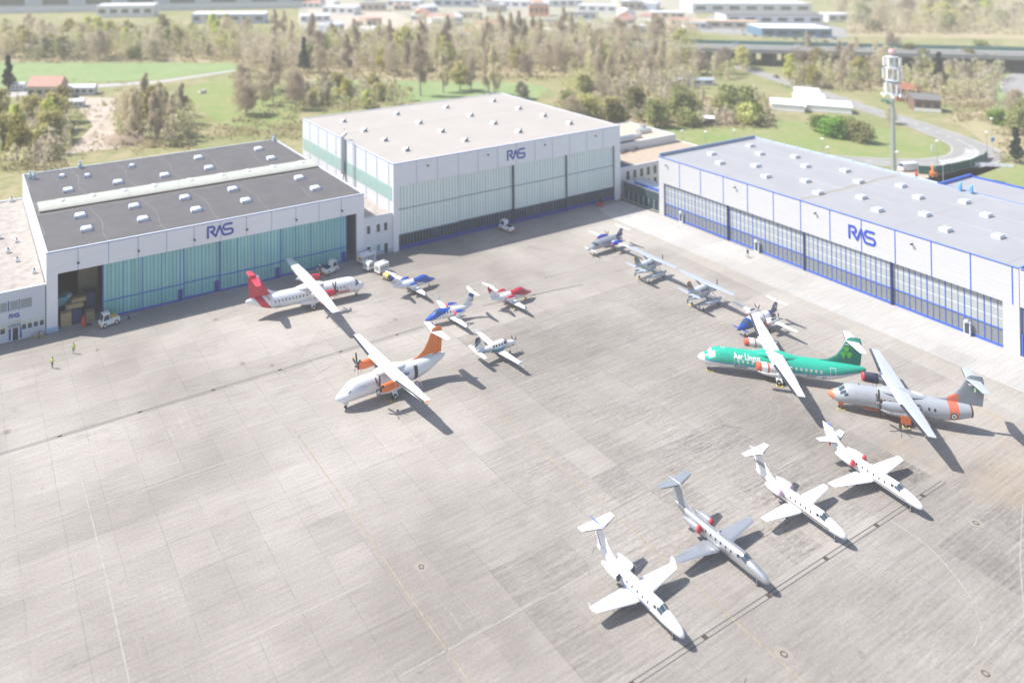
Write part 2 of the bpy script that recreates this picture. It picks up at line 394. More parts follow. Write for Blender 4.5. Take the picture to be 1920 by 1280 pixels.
for (px, py, r, lb) in ((790, 1062, .36, 'round manhole cover alone on the open apron left of the nearest white jet'),
        (1830, 980, .38, 'round manhole cover in a pale disc right of the rightmost white jet'),
        (1470, 1226, .40, 'manhole cover in a tan disc at the lower right, in front of the silver jet'),
        (1024, 520, .34, 'round manhole cover between the red business jet and the middle hangar'),
        (742, 599, .34, 'round manhole cover left of the nose of the blue, green and white business jet'),
        (405, 599, .30, 'round manhole cover left of the shadow of the red-tailed turboprop'),
        (183, 656, .30, 'round manhole cover beside the person in a yellow vest nearest the hangar'),
        (12, 810, .36, 'round manhole cover at the left edge, above the drain line'),
        (455, 682, .32, 'left one of two manhole covers behind the orange-tailed turboprop'),
        (510, 685, .32, 'right one of two manhole covers behind the orange-tailed turboprop'),
        (1848, 1262, .40, 'round manhole cover at the lower right corner of the apron')):
    q = at(px, py); manhole(q.x, q.y, r, lb)
# ------------------------------------------------------------------ hangars and the buildings beside them
CLAD = M('white_cladding', (.78, .78, .795), .5, regions=[('abs((z/0.95)-floor(z/0.95)-0.5) > 0.475', (.68, .685, .71))], vary=.06, vscale=.6, stretch=(.3, .3, 2))
CLAD3 = M('sun_toned_cladding', (.50, .505, .52), .5, regions=[('abs((z/0.95)-floor(z/0.95)-0.5) > 0.465', (.56, .565, .58))], vary=.06, vscale=.6, stretch=(.3, .3, 2))  # same white cladding, colour darkened to offset direct sun on these fronts
CLAD2 = M('white_wall_panel', (.58, .595, .62), .5, vary=.06, vscale=.4)
RENDER = M('white_render', (.72, .73, .75), .8, vary=.09, vscale=.35)
BLUE = M('blue_frame_paint', (.030, .105, .50), .4)
DBLUE = M('dark_blue_paint', (.035, .06, .30), .4)
LBLUE = M('faded_blue_trim', (.16, .23, .46), .45)
SIGN = M('sign_blue', (.035, .075, .36), .35)
DARK = M('dark_gap', (.02, .022, .03), .6)
STEEL = M('galvanised_steel', (.52, .55, .58), .4, .6, vary=.15, vscale=3)
WHITE = M('white_plastic', (.78, .79, .80), .35)
ALU = M('pale_frame', (.62, .65, .70), .4)
BLACK = M('black_rubber', (.02, .02, .022), .7)
TEAL = M('teal_profiled_glass', (.30, .62, .57), .22, regions=[('abs((x/0.28)-floor(x/0.28)-0.5) > 0.40', (.19, .53, .49))], vary=.26, vscale=.5, stretch=(2.2, 1, .12), spec=.6)
PALEGL = M('pale_translucent_panel', (.76, .85, .79), .3, vary=.07, vscale=.4, stretch=(2, 1, .2), spec=.5)
H3GL = M('grey_translucent_panel', (.37, .40, .40), .3, regions=[('abs(z-5.55)<0.09 or abs(z-7.55)<0.09', (.60, .63, .64))], vary=.10, vscale=.5, stretch=(1, 1, .25), spec=.5)
CLEAR = glass_mat('hangar_window_glass', (.10, .12, .14), .62)
CLEAR3 = glass_mat('sunlit_tint_glass', (.36, .37, .38), .55, .14)  # paler copy of the glass; grey stands in for sunlit floor and apron reflection
RLIGHT = M('rooflight_plastic', (.52, .54, .57), .3)
DGLASS = M('dark_window_glass', (.035, .05, .06), .08, spec=.7)
WGLASS = M('pale_window_glass', (.22, .26, .27), .12, spec=.7)
GRAVEL = M('roof_gravel', (.42, .385, .355), .9, vary=.35, vscale=.5, bump=.5, bscale=5)
ROOF1 = M('dark_bitumen_roof', (.112, .109, .113), .75, regions=[
    ('abs(((x-13+0.5*sin(y*0.35))/12.65)-floor((x-13+0.5*sin(y*0.35))/12.65+0.5))*12.65 < 0.045', (.30, .28, .28)),
    ('abs(x/1.05-floor(x/1.05)-0.5) > 0.475', (.10, .098, .102)), ('abs(y-24.4+0.4*sin(x*0.33))<0.16', (.26, .22, .17))], vary=.22, vscale=.25)
ROOF2 = M('pale_membrane_roof', (.40, .368, .342), .75, regions=[
    ('abs(x/1.5-floor(x/1.5)-0.5) > 0.485', (.37, .34, .315)),
    ('(abs((x-14)/20.4-floor((x-14)/20.4+0.5))*20.4 < 0.10) and (abs(y/1.1-floor(y/1.1)-0.5)<0.22)', (.28, .26, .25)),
    ('(abs(y-20.6)<0.10 or abs(y-45.6)<0.1 or abs(y-9)<0.07) and (abs(x/1.1-floor(x/1.1)-0.5)<0.22)', (.26, .24, .23)),
    ('(abs(y-33)<0.22) and (abs(x/0.9-floor(x/0.9)-0.5)<0.3)', (.26, .24, .23))], vary=.08, vscale=.12)
ROOF3 = M('grey_membrane_roof', (.33, .335, .35), .65, regions=[
    ('abs(x/1.5-floor(x/1.5)-0.5) > 0.485', (.285, .29, .305)),
    ('(abs((x-20.4)/20.2-floor((x-20.4)/20.2+0.5))*20.2 < 0.10) and (abs(y/1.0-floor(y/1.0)-0.5)<0.22)', (.22, .21, .21)),
    ('abs(y-18)<0.05 or abs(y-30)<0.05', (.60, .61, .62)),
    ('abs(x-41+0.25*sin(y*0.6))<0.40', (.29, .265, .235))], vary=.09, vscale=.15)
VAULT = M('ribbed_vault_plastic', (.48, .49, .43), .35, regions=[('abs(x/0.9-floor(x/0.9)-0.5) > 0.42', (.50, .51, .46))], vary=.12, vscale=.5)

RAS_PATHS = [[(0, 0), (0, 1), (.38, 1)]+arc(.42, .77, .23, 80, -80, 8)+[(.30, .54), (.78, .02)],
             [(.78, .02), (1.16, .94), (1.54, .05)]+arc(1.66, .10, .10, 200, 270, 3)+[(2.2, 0)]+arc(2.25, .25, .25, -80, 80, 8)+[(1.85, .5)]+arc(1.80, .75, .25, 260, 100, 8)+[(2.4, 1.0)]]
def ras(parent, x, z, h, y, scale_w=1., mat=None):
    """raised company letters on a wall that faces -y"""
    mb = MB(); k = 0
    for pl in stroke2d(RAS_PATHS, .20):
        mb.prism([(x+a*h*scale_w, y-.10-.004*(k % 7), z+b*h) for a, b in pl], (0, .10+.004*(k % 7)-.005, 0)); k += 1
    return mb.build('letters', mat or SIGN, parent, fix=True)

def hangar(label, loc, rz, W, Dp, H, fz, pl, pr, roofm, seams, seamw, seammat, leaves, kind, cop=None, wallm=CLAD):
    t = thing('hangar', label, 'hangar', (loc[0], loc[1], 0), rz)
    MB().box(0, .3, .45, Dp, 0, H-.02).build('wall', CLAD2, t)
    MB().box(W-.3, W, .45, Dp, 0, H-.02).build('wall', CLAD2, t)
    MB().box(.3, W-.3, Dp-.3, Dp, 0, H-.02).build('wall', CLAD2, t)
    MB().box(0, W, 0, .45, fz, H-.02).build('fascia', wallm, t)
    MB().box(0, pl, 0, .45, 0, fz).build('pillar', wallm, t)
    MB().box(W-pr, W, 0, .45, 0, fz).build('pillar', wallm, t)
    MB().box(.3, W-.3, .45, Dp-.3, H-.55, H-.12).build('roof', roofm, t)
    mb = MB(); c = .32
    mb.box(-.04, W+.04, -.05, c, H-.02, H+.10); mb.box(-.04, W+.04, Dp-c, Dp+.05, H-.02, H+.10)
    mb.box(-.05, c, c, Dp-c, H-.02, H+.10); mb.box(W-c, W+.05, c, Dp-c, H-.02, H+.10)
    mb.build('coping', cop or ALU, t)
    mb = MB(); mb.box(-.05, W+.05, -.09, -.055, H-.12, H+.06)
    for x in seams: mb.box(x-seamw/2, x+seamw/2, -.03, .0-.002, fz+.02, H-.13)
    mb.box(-.07, -.052, -.055, Dp, H-.10, H+.06)
    mb.build('trim', seammat, t)
    for i, (x0, x1) in enumerate(leaves):
        yo = .55+.28*(i % 2)
        if kind == 'teal':
            lf = MB().box(x0+.1, x1-.1, yo, yo+.08, .45, fz).build('door_leaf', TEAL, t)
            f = MB(); n = max(2, round((x1-x0)/.84)); st = (x1-x0)/n
            for k in range(n+1):
                wd = .13 if k in (0, n) else (.085 if k % 5 == 0 else .03)
                f.box(x0+k*st-wd, x0+k*st+wd, yo-.09, yo-.003, .45, fz)
            f.box(x0, x1, yo-.12, yo+.1, .02, .45); f.box(x0+.1, x1-.1, yo-.11, yo-.003, 3.55, 3.78)
            f.build('frame', M('mid_blue_frame', (.06, .13, .46), .4) if 'mid_blue_frame' not in D.materials else D.materials['mid_blue_frame'], lf)
            d = MB().box(x1-1.35, x1-.35, yo-.16, yo-.125, .1, 2.6).build('personnel_door', DBLUE, lf)
        elif kind == 'pale':
            lf = MB().box(x0+.1, x1-.1, yo, yo+.08, 3.95, fz).build('door_leaf', PALEGL, t)
            g = MB().box(x0+.1, x1-.1, yo, yo+.04, .95, 3.95).build('window', CLEAR, lf)
            f = MB(); n = 20; st = (x1-x0)/n
            for k in range(n+1):
                wd = .05 if k in (0, n) else (.055 if k % 5 == 0 else .032)
                f.box(x0+k*st-wd, x0+k*st+wd, yo-.08, yo-.003, 1.02, fz)
            f.box(x0+.1, x1-.1, yo-.10, yo-.003, 10.40, 10.62); f.box(x0+.1, x1-.1, yo-.10, yo-.003, 3.85, 4.05)
            f.build('frame', M('slate_blue_frame', (.22, .27, .36), .45) if 'slate_blue_frame' not in D.materials else D.materials['slate_blue_frame'], lf)
            MB().box(x0, x1, yo-.12, yo+.10, .03, 1.0).build('base_rail', DBLUE, lf)
        else:
            lf = MB().box(x0+.1, x1-.1, yo, yo+.08, 3.55, fz).build('door_leaf', H3GL, t)
            g = MB().box(x0+.1, x1-.1, yo, yo+.04, .42, 3.55).build('window', CLEAR3, lf)
            f = MB(); n = 18; st = (x1-x0)/n
            for k in range(n+1):
                wd = .10 if k in (0, n) else (.075 if k % 3 == 0 else .035)
                f.box(x0+k*st-wd, x0+k*st+wd, yo-.08, yo-.003, .45, fz)
            f.box(x0, x1, yo-.11, yo-.003, 3.42, 3.64); f.box(x0, x1, yo-.12, yo+.1, .02, .45)
            f.build('frame', BLUE, lf)
    return t
def floodlight(t, x, z, mat=DARK):
    mb = MB(); mb.cyl((x, -.02, z), (x, -.35, z-.12), .05, n=6); mb.cbox((x, -.45, z-.25), (.45, .3, .28), 0); mb.build('floodlight', mat, t)

H1 = hangar('low hangar with dark roof and blue-green glass doors, left of the tall hangar', (17.39, 164.8), R_(.05), 76.05, 58.3, 16.5, 11.8, 2.25, 2.2, ROOF1,
            [6.3, 12.6, 18.95, 25.25, 31.55, 37.9, 44.2, 50.6, 56.95, 63.25, 69.5], .10, LBLUE,
            [(11.55, 29.3), (29.3, 37.9), (37.9, 53.1), (53.1, 71.25)], 'teal')
H2 = hangar('tallest hangar with pale flat roof and grey-green doors, between the other two hangars', (102.06, 164.6), 0, 82.95, 55.9, 22.76, 16.7, 1.6, 2.25, ROOF2,
            [7.2, 14.0, 20.9, 27.6, 34.5, 41.4, 48.2, 55, 61.9, 68.8, 75.55], .10, LBLUE,
            [(1.6, 21.1), (21.1, 40.45), (40.45, 60.6), (60.6, 80.7)], 'pale')
RZ3 = math.atan2(-math.cos(.018), -math.sin(.018))
H3 = hangar('long hangar with grey roof and bright blue door frames, right of the apron', (185.07, 150.55), RZ3, 83.1, 43.5, 16.85, 9.45, 1.6, 2.6, ROOF3,
            [7.03, 13.8, 20.7, 27.6, 34.5, 41.3, 48.15, 55, 61.8, 68.6, 75.4, 82.1], .20, BLUE,
            [(1.6, 21.6), (21.6, 41.8), (41.8, 60.75), (60.75, 80.5)], 'blue', cop=M('blue_coping', (.26, .34, .56), .4), wallm=CLAD3)
ras(H1, 37.9-3.1, 13.1, 2.35, 0, 1.02); ras(H2, 38.1, 18.45, 2.45, 0, 1.03); ras(H3, 52.45, 11.85, 2.75, 0, .78, M('bright_sign_blue', (.03, .07, .42), .35))
for x in (6.3, 18.95, 31.55, 44.2, 56.95, 69.5): floodlight(H1, x, 13.6)
for x in (10.6, 30.9, 51.8, 72.2): floodlight(H2, x, 21.2)
for x in (2.8, 24.3, 45, 65.2): floodlight(H3, x, 15.2)
# blue plinths and dark door posts
MB().box(-.1, 2.35, -.18, .0-.004, 0, .95).build('plinth', M('pale_blue_plinth', (.36, .50, .66), .6), H1)
NPOST = M('navy_post', (.045, .05, .11), .5)
for x in (40.3, 60.45): MB().box(x, x+.32, .15, .45, 0, 16.68).build('door_post', NPOST, H2)
NPOST3 = M('navy_blue_post', (.02, .035, .14), .5)
for x in (21.48, 41.68, 60.62, 80.45): MB().box(x, x+.26, .15, .44, 0, 9.43).build('door_post', NPOST3, H3)
for x in (7.35, 74.65, 29.9):
    d = MB().box(x-.55, x+.55, -.10, .40, .05, 2.7).build('personnel_door', ALU, H3)
    MB().box(x-.38, x+.38, -.13, -.105, .4, 2.45).build('pane', DGLASS, d); MB().cbox((x, -.3, 3.0), (.5, .5, .3)).build('lamp', WHITE, H3)
# hangar floors
FLOOR = M('hangar_floor_paint', (.40, .40, .39), .4, vary=.15, vscale=.3)
sheet('floor', [(17.7, 166.52), (93.2, 166.52), (93.2, 222.7), (17.7, 222.7)], .004, FLOOR); sheet('floor', [(102.4, 166.52), (184.7, 166.52), (184.7, 220.1), (102.4, 220.1)], .004, FLOOR)
sheet('floor', [tuple((H3.matrix_basis @ Vector(c))[:2]) for c in ((.3, .3, 0), (109, .3, 0), (109, 43.2, 0), (.3, 43.2, 0))], .014, FLOOR)
# roof lights
def dome_light(parent, x, y, z, lx, ly, name='skylight', style=0):
    mb = MB(); mb.box(x-lx/2, x+lx/2, y-ly/2, y+ly/2, z, z+.42)
    o = mb.build(name, ALU if style != 2 else M('vent_curb', (.6, .62, .66), .5) if 'vent_curb' not in D.materials else D.materials['vent_curb'], parent)
    m2 = MB()
    if style == 0:
        m2.loft([[(x+a*lx*.47*k, y+b*ly*.47*k, z+.42+h) for a, b in ((-1, -1), (0, -1.0), (1, -1), (1.0, 0), (1, 1), (0, 1.0), (-1, 1), (-1.0, 0))] for k, h in ((1, .0), (.96, .22), (.8, .40), (.45, .52))])
        m2.build('dome', WHITE, o, smooth=True, angle=70)
        m3 = MB()
        for a in (-1, 1):
            for b in (-1, 1): m3.cbox((x+a*lx*.5, y+b*ly*.5, z+.45), (.16, .16, .9))
        m3.build('bracket', LBLUE, o)
    elif style == 1:
        m2.prism([(x-lx*.5, y-ly*.5, z+.42), (x+lx*.5, y-ly*.5, z+.42), (x+lx*.5, y+ly*.5, z+.42), (x-lx*.5, y+ly*.5, z+.42)], (0, 0, .30)); m2.build('dome', RLIGHT, o)
        m3 = MB(); m3.box(x-lx*.5-.06, x+lx*.5+.06, y-.12, y+.12, z+.74, z+.82); m3.box(x-lx*.5-.05, x-lx*.5-.003, y-ly*.5, y+ly*.5, z+.3, z+.7); m3.build('bracket', STEEL, o)
    else:
        m2.box(x-lx*.42, x+lx*.42, y-ly*.42, y+ly*.42, z+.43, z+.75); m2.build('dome', WHITE, o)
        m3 = MB(); m3.cyl((x+lx*.1, y-ly*.6, z+.5), (x+lx*.1, y-ly*.48, z+.5), .35, n=10); m3.cyl((x+lx*.4, y-ly*.3, z+.76), (x+lx*.4, y-ly*.3, z+1.0), .25, n=8); m3.build('vent', DARK, o)
    return o
for x, y in ((9.6, 51), (15.8, 48), (28.6, 51.1), (47.9, 49.9), (67, 49.9), (9.5, 38.4), (22.2, 38.6), (34.8, 38.4), (47.6, 38.9), (66.7, 39),
             (9.5, 18.3), (22.1, 18.4), (34.7, 18.4), (47.5, 18.6), (66.5, 18.7), (22.1, 9), (34.8, 9), (47.5, 9.1), (66.7, 9.1), (9.5, 9.1)):
    s = .62 if (x, y) in ((9.6, 51), (15.8, 48), (28.6, 51.1)) else 1
    dome_light(H1, x, y, 16.38, 2.5*s, 2.0*s)
for y in (46.0, 32.5, 20.6, 9.1):
    for x in (9.8, 30.0, 50.2, 70.8): dome_light(H2, x, y, 22.64, 1.6, 1.6, 'roof_vent', 2)
for x, y in ((5.4, 33.6), (5.7, 15.6), (12.2, 28.2), (12.7, 9.7), (19, 16.2), (18.8, 34.3), (25.6, 28.1), (26.2, 9.8), (33.3, 15.3), (33, 33.4), (39.9, 27), (40.2, 9), (47, 15),
             (46.7, 33.1), (53.3, 27.3), (53.6, 9.2), (60, 33.5), (60.1, 15.8), (66.7, 27.6), (67, 9.4), (73.9, 15.1), (73.6, 33.6), (80, 27.4)):
    dome_light(H3, x, y, 16.73, 1.6, 2.3, 'rooflight', 1)
# barrel vault on the dark roof
mb = MB(); prof = [(29-3.4*math.cos(R_(a)), 16.4+1.0*math.sin(R_(a))) for a in range(0, 181, 15)]
mb.loft([[(x, y, z) for y, z in prof] for x in (1.2, 75.6)]); v = mb.build('vault', VAULT, H1, smooth=True, angle=30)
mb = MB(); mb.box(1.2, 75.6, 25.15, 25.55, 16.38, 16.75); mb.box(1.2, 75.6, 32.45, 32.85, 16.38, 16.85); mb.build('gutter', M('roof_gutter', (.16, .14, .12), .7), H1)
for x in (6.5, 14, 21.7, 29.4, 39.1, 47.8, 55.5, 63, 71.9):
    mb = MB(); mb.lathe([(0, 1.0), (.2, .95), (.4, .7), (.5, .3)], c=(x, 29, 17.3), axis='z', n=12); mb.build('vent_cowl', WHITE, H1, smooth=True)
for x, y in ((15.2, 57.2), (1.6, 54), (2.6, 53), (76.4-1.2, 57.0)):
    mb = MB(); mb.cbox((x, y, 17.0), (1.0, .9, 1.3)); mb.cyl((x, y, 17.6), (x, y, 18.5), .3, n=8); mb.build('roof_unit', M('pale_blue_steel', (.42, .52, .58), .5) if 'pale_blue_steel' not in D.materials else D.materials['pale_blue_steel'], H1)
mb = MB()
for x, y in ((22, 24), (34.6, 24), (47.6, 24), (60, 24), (34.6, 44), (57, 35)): mb.cyl((x, y, 16.4), (x, y, 19.6), .035, n=5)
mb.build('lightning_rod', STEEL, H1)
# side of the tall hangar: teal strip, panel seams, duct, ladder
mb = MB(); mb.box(-.05, -.003, .5, 55.6, 13.0, 16.65); mb.build('side_glazing', M('teal_side_glass', (.33, .47, .44), .2, vary=.12, vscale=.5), H2)
mb = MB()
for y in (2.2, 8.3, 14.2, 20.3, 26.4, 32.2, 38.1, 44.2, 50.3): mb.box(-.075, -.002, y-.06, y+.06, .1, 12.95); mb.box(-.075, -.002, y-.06, y+.06, 16.7, 22.6)
mb.build('side_seam', LBLUE, H2)
mb = MB(); mb.cyl((-.75, 26.6, 12.6), (-.75, 26.6, 23.8), .55, n=12); mb.cyl((-.75, 26.6, 23.8), (.4, 26.4, 24.9), .5, n=12); mb.cyl((-.75, 26.6, 12.7), (-2.6, 24.6, 10.6), .5, n=12); mb.cyl((-.2, 27.3, 22.5), (.3, 27.3, 26), .12, n=6)
mb.build('duct', STEEL, H2, smooth=True)
mb = MB()
for k in (-.35, .35): mb.box(-.45, -.37, 20.6+k-.05, 20.6+k+.05, 9.9, 24)
for k in range(34): mb.box(-.45, -.38, 20.25, 20.95, 10+k*.41, 10.07+k*.41)
mb.build('ladder', STEEL, H2)
# roof-edge rail, blue ladder hoops and rear wing of the long hangar
mb = MB()
for k in range(12): mb.box(2+k*3.9, 2.14+k*3.9, 43.2, 43.34, 16.95, 17.75)
mb.box(0, 50, 43.36, 43.48, 16.95, 17.35); mb.build('roof_edge', M('pale_blue_edge', (.45, .53, .68), .5), H3)
mb = MB(); mb.box(-.1, .25, .4, 43.4, 16.98, 17.7); mb.build('parapet', M('slate_parapet', (.20, .28, .42), .5), H3)
mb = MB()
for x in (55.0, 57.3):
    mb.prism([(x, 42.2, 16.75), (x, 42.9, 16.75), (x, 42.9, 18.6), (x, 42.5, 19.0), (x, 42.2, 18.3)], (.5, 0, 0))
mb.build('ladder_hoop', M('sky_blue_paint', (.10, .33, .62), .4), H3)
ext = thing('rear_wing', 'flat grey-roofed wing with blue edge behind the long right-hand hangar', 'building', H3.matrix_basis @ Vector((50, 43.6, 0)), RZ3)
MB().box(0, 48, 0, 16.2, 0, 16.1).build('wall', CLAD2, ext); MB().box(.4, 47.6, .4, 15.8, 16.1, 16.35).build('roof', ROOF3, ext)
MB().box(-.1, .4, 0, 16.2, 16.1, 17.1).box(.4, 48, -.06, .4, 16.1, 16.9).box(.4, 48, 15.8, 16.25, 16.1, 16.75).build('parapet', BLUE, ext)
n4 = thing('hangar', 'next hangar bay with a blue door frame, cut off by the right edge', 'hangar', H3.matrix_basis @ Vector((83.2, 0, 0)), RZ3)
MB().box(0, 26, 0, .45, 9.45, 16.83).build('fascia', CLAD3, n4); MB().box(0, 26, .5, 43, 15.2, 15.6).build('roof', M('teal_roof_glass', (.06, .17, .21), .2), n4)
MB().box(0, 26, 42.6, 43, 0, 16.5).build('wall', CLAD2, n4)
MB().box(-.04, .22, .46, 43, 15.6, 17.0).box(.22, 26, .0-.06, -.003, 16.62, 16.9).box(6.8, 7, -.04, -.002, 9.5, 16.6).build('trim', BLUE, n4)
g = MB().box(.35, 26, .5, .56, .5, 9.4).build('door_leaf', H3GL, n4)
mb = MB()
for k in range(9): mb.box(.25+k*1.1, .40+k*1.1, .38, .497, .5, 9.4)
mb.box(.1, 26, .3, .6, .02, .5); mb.box(.3, 26, .38, .497, 3.4, 3.65); mb.box(.02, .3, .2, .62, .02, 4.2); mb.build('frame', BLUE, g)
# things standing in the open bay of the dark-roofed hangar
WOOD = M('pine_crate', (.42, .30, .17), .7, vary=.25, vscale=2); CARD = M('cardboard', (.36, .27, .18), .8, vary=.2, vscale=1.5)
NAVY = M('navy_crate', (.03, .05, .13), .5); TEALP = M('teal_tarp', (.16, .36, .40), .6); TAN = M('tan_tarp', (.30, .26, .18), .8, vary=.2, vscale=.8)
def crate(x, y, z, d, mat, label, cat='crate', rz=0., lid=True):
    t = thing('crate', label, cat, (x, y, z), rz)
    MB().cbox((0, 0, d[2]/2), d).build('box', mat, t)
    m = MB()
    for k in (-.42, 0, .42): m.cbox((d[0]*k, 0, d[2]/2), (.12, d[1]+.06, d[2]*.96))
    m.build('batten', mat, t); return t
for k, (x, y, z, d, mat, lb) in enumerate([
        (21.4, 166.4, 0, (2.2, 1.5, 1.0), WOOD, 'lowest long pine crate of the stack just inside the open hangar bay'),
        (21.4, 166.4, 1.0, (2.2, 1.5, .9), WOOD, 'second pine crate up in the stack just inside the open hangar bay'),
        (21.4, 166.4, 1.9, (2.2, 1.5, .9), WOOD, 'third pine crate up in the stack just inside the open hangar bay'),
        (23.3, 167.6, 2.85, (3.6, 1.4, .9), WOOD, 'long pale crate lying across the top of the crate stacks in the open bay'),
        (23.6, 166.8, 0, (1.9, 1.6, 2.8), NAVY, 'dark navy crate between the pine stack and the cardboard box in the open bay'),
        (26.2, 166.4, 0, (2.1, 1.5, 1.9), CARD, 'brown cardboard box behind the red stacker in the open hangar bay'),
        (26.8, 169.6, 0, (2.2, 2.0, 4.6), NAVY, 'tall dark blue rack behind the cardboard box in the open hangar bay'),
        (20.9, 169.5, 3.2, (2.2, 1.5, 1.6), TEALP, 'teal covered crate high on the left of the open hangar bay'),
        (24.2, 168.2, 3.75, (3.0, 1.3, .8), WOOD, 'topmost long crate of the pile in the open hangar bay'),
        (20.9, 169.5, 0, (2.4, 1.8, 3.2), NAVY, 'dark base crate under the teal covered crate in the open bay')]):
    crate(x, y, z, d, mat, lb)
pt = thing('storage_rack', 'tall tan sheeted storage rack deep in the open hangar bay', 'rack', (27, 174, 0))
MB().cbox((0, 0, 5.2), (4.2, 2.6, 7.6)).build('cover', TAN, pt); MB().cbox((-1.9, 0, .7), (.2, 2.4, 1.4)).cbox((1.9, 0, .7), (.2, 2.4, 1.4)).cbox((-2.3, 0, 8.6), (7, .3, .35)).build('frame', STEEL, pt)
an = thing('aircraft_part', 'pale blue rounded aircraft cowling stored high in the open hangar bay', 'aircraft part', (22.3, 170.5, 3.8))
MB().lathe([(-1, .5), (-.4, 1.0), (.4, 1.15), (1, .9)], axis='z', n=14).build('shell', M('pale_blue_shell', (.42, .58, .66), .4), an, smooth=True)
MB().cyl((0, 0, -3.8), (0, 0, -1), .25, n=8).build('stand', STEEL, an)
# low clutter behind the glass of the tall hangar and the long hangar
cr = random.Random(3)
for k in range(13):
    x = 105+k*6.0+cr.uniform(-1.5, 1.5); d = (cr.uniform(.8, 2.6), cr.uniform(.8, 1.6), cr.uniform(1.0, 3.2))
    m = [CARD, NAVY, WHITE, WOOD, STEEL, M('red_trolley', (.45, .06, .04), .5) if 'red_trolley' not in D.materials else D.materials['red_trolley']][k % 6]
    c = crate(x, 167.2+cr.uniform(0, 2.5), 0, d, m, 'boxed goods standing behind the low glass strip of the tall hangar', 'crate'); c['group'] = 'goods behind the glass of the tall hangar'
# ---- annex on the left
ax = thing('annex', 'low grey annex with gravel roof and small blue letters at the left edge', 'building', (-42, 164.9, 0))
MB().box(0, 59.2, 0, .4, 0, 10.1).box(0, .4, .4, 58, 0, 10.1).box(0, 59.2, 57.6, 58, 0, 10.1).build('wall', M('grey_ribbed_wall', (.56, .59, .64), .5, regions=[('abs(z/0.4-floor(z/0.4)-0.5) > 0.44', (.50, .53, .58))]), ax)
MB().box(.4, 59.2, .4, 57.6, 9.5, 9.9).build('roof', GRAVEL, ax); MB().box(0, 59.25, -.05, .35, 10.1, 10.25).box(0, 59.2, 57.65, 58.05, 10.1, 10.25).build('coping', WHITE, ax)
def win(parent, x0, x1, z0, z1, glass, y=0., frame=ALU, blind=None, sill=True):
    f = MB(); b = .10
    f.box(x0-b, x1+b, y-.06, y-.004, z0-b, z0); f.box(x0-b, x1+b, y-.06, y-.004, z1, z1+b); f.box(x0-b, x0, y-.06, y-.004, z0, z1); f.box(x1, x1+b, y-.06, y-.004, z0, z1)
    o = f.build('window', frame, parent)
    MB().box(x0, x1, y-.03, y-.005, z0, z1).build('pane', glass, o)
    if blind: MB().box(x0, x1, y-.045, y-.032, z0+(z1-z0)*.55, z1).build('blind', blind, o)
    if sill: MB().box(x0-.15, x1+.15, y-.16, y-.062, z0-b-.06, z0-b).build('sill', frame, o)
BLIND = M('cream_blind', (.55, .56, .46), .7); GREENISH = M('green_tint', (.3, .38, .34), .2)
for a in range(0, 3):
    off = -a*16.0
    for x0, x1 in ((50.6, 51.9), (52.45, 53.95), (54.4, 56.6)): win(ax, x0+off, x1+off, 6.25, 8.1, WGLASS, blind=None)
    for x in (52.1, 54.15): MB().box(x+off-.17, x+off+.17, -.05, -.003, 6.2, 8.2).build('panel', DBLUE, ax)
    for x0 in ((54.7, 55.8, 56.95, 58.1) if a == 0 else (49.2, 50.4, 54.7, 55.8, 56.95, 58.1)): win(ax, x0+off, x0+.8+off, 1.9, 3.7, DGLASS, blind=BLIND)
win(ax, 49.2, 50, 1.9, 3.7, DGLASS, blind=BLIND); win(ax, 50.6, 51.5, 1.9, 3.7, DGLASS, blind=BLIND)
d = MB().box(52.9, 54.0, -.05, -.003, .1, 2.6).build('door', DGLASS, ax); MB().box(52.7, 52.9, -.08, -.003, 0, 2.8).box(54.0, 54.2, -.08, -.003, 0, 2.8).box(52.7, 54.2, -.08, -.003, 2.6, 2.8).build('frame', WHITE, d)
MB().box(52.2, 52.6, -.05, -.003, .3, 2.7).box(54.25, 54.65, -.05, -.003, .3, 2.7).build('panel', DBLUE, ax); MB().box(52.1, 54.5, -.9, -.06, 3.0, 3.15).box(52.1, 54.5, -.07, -.003, 3.15, 4.1).build('canopy', STEEL, ax)
ras(ax, 52.3, 4.7, .75, 0, 1.02)
for i, (x, y, k) in enumerate(((9.5, 196, 1.), (14.5, 222, .7), (12.9, 180, .5), (11.4, 186, .6), (13.6, 191.5, .5), (15.7, 172, .5), (8, 210, .6))):
    u = thing('roof_unit', ['large ribbed cooling unit on the gravel roof of the annex', 'small pale unit at the far corner of the gravel roof', 'white box on the gravel roof of the annex', 'small vent box in the middle of the gravel roof', 'little cowl beside the dark-roofed hangar wall on gravel', 'mushroom vent nearest the front edge of the gravel roof', 'low duct box far back on the gravel roof'][i], 'roof unit', (x, y, 9.9))
    MB().cbox((0, 0, .65*k+.1), (1.6*k, 1.1*k, 1.3*k)).build('casing', WHITE, u); MB().cyl((0, 0, 1.3*k+.1), (0, 0, 1.3*k+.35), .4*k, n=10).build('fan', DARK, u)
for i, (x, lb) in enumerate(((15.3, 'left one of two tan stone planters below the annex windows'), (16.4, 'right one of two tan stone planters below the annex windows'))):
    u = thing('planter', lb, 'planter', (x, 163.9, 0)); MB().lathe([(0, .45), (.5, .58), (.8, .5)], axis='z', n=12).build('pot', CARD, u, smooth=True); MB().lathe([(.8, .5), (1.0, .3)], axis='z', n=10).build('soil', GRAVEL, u)
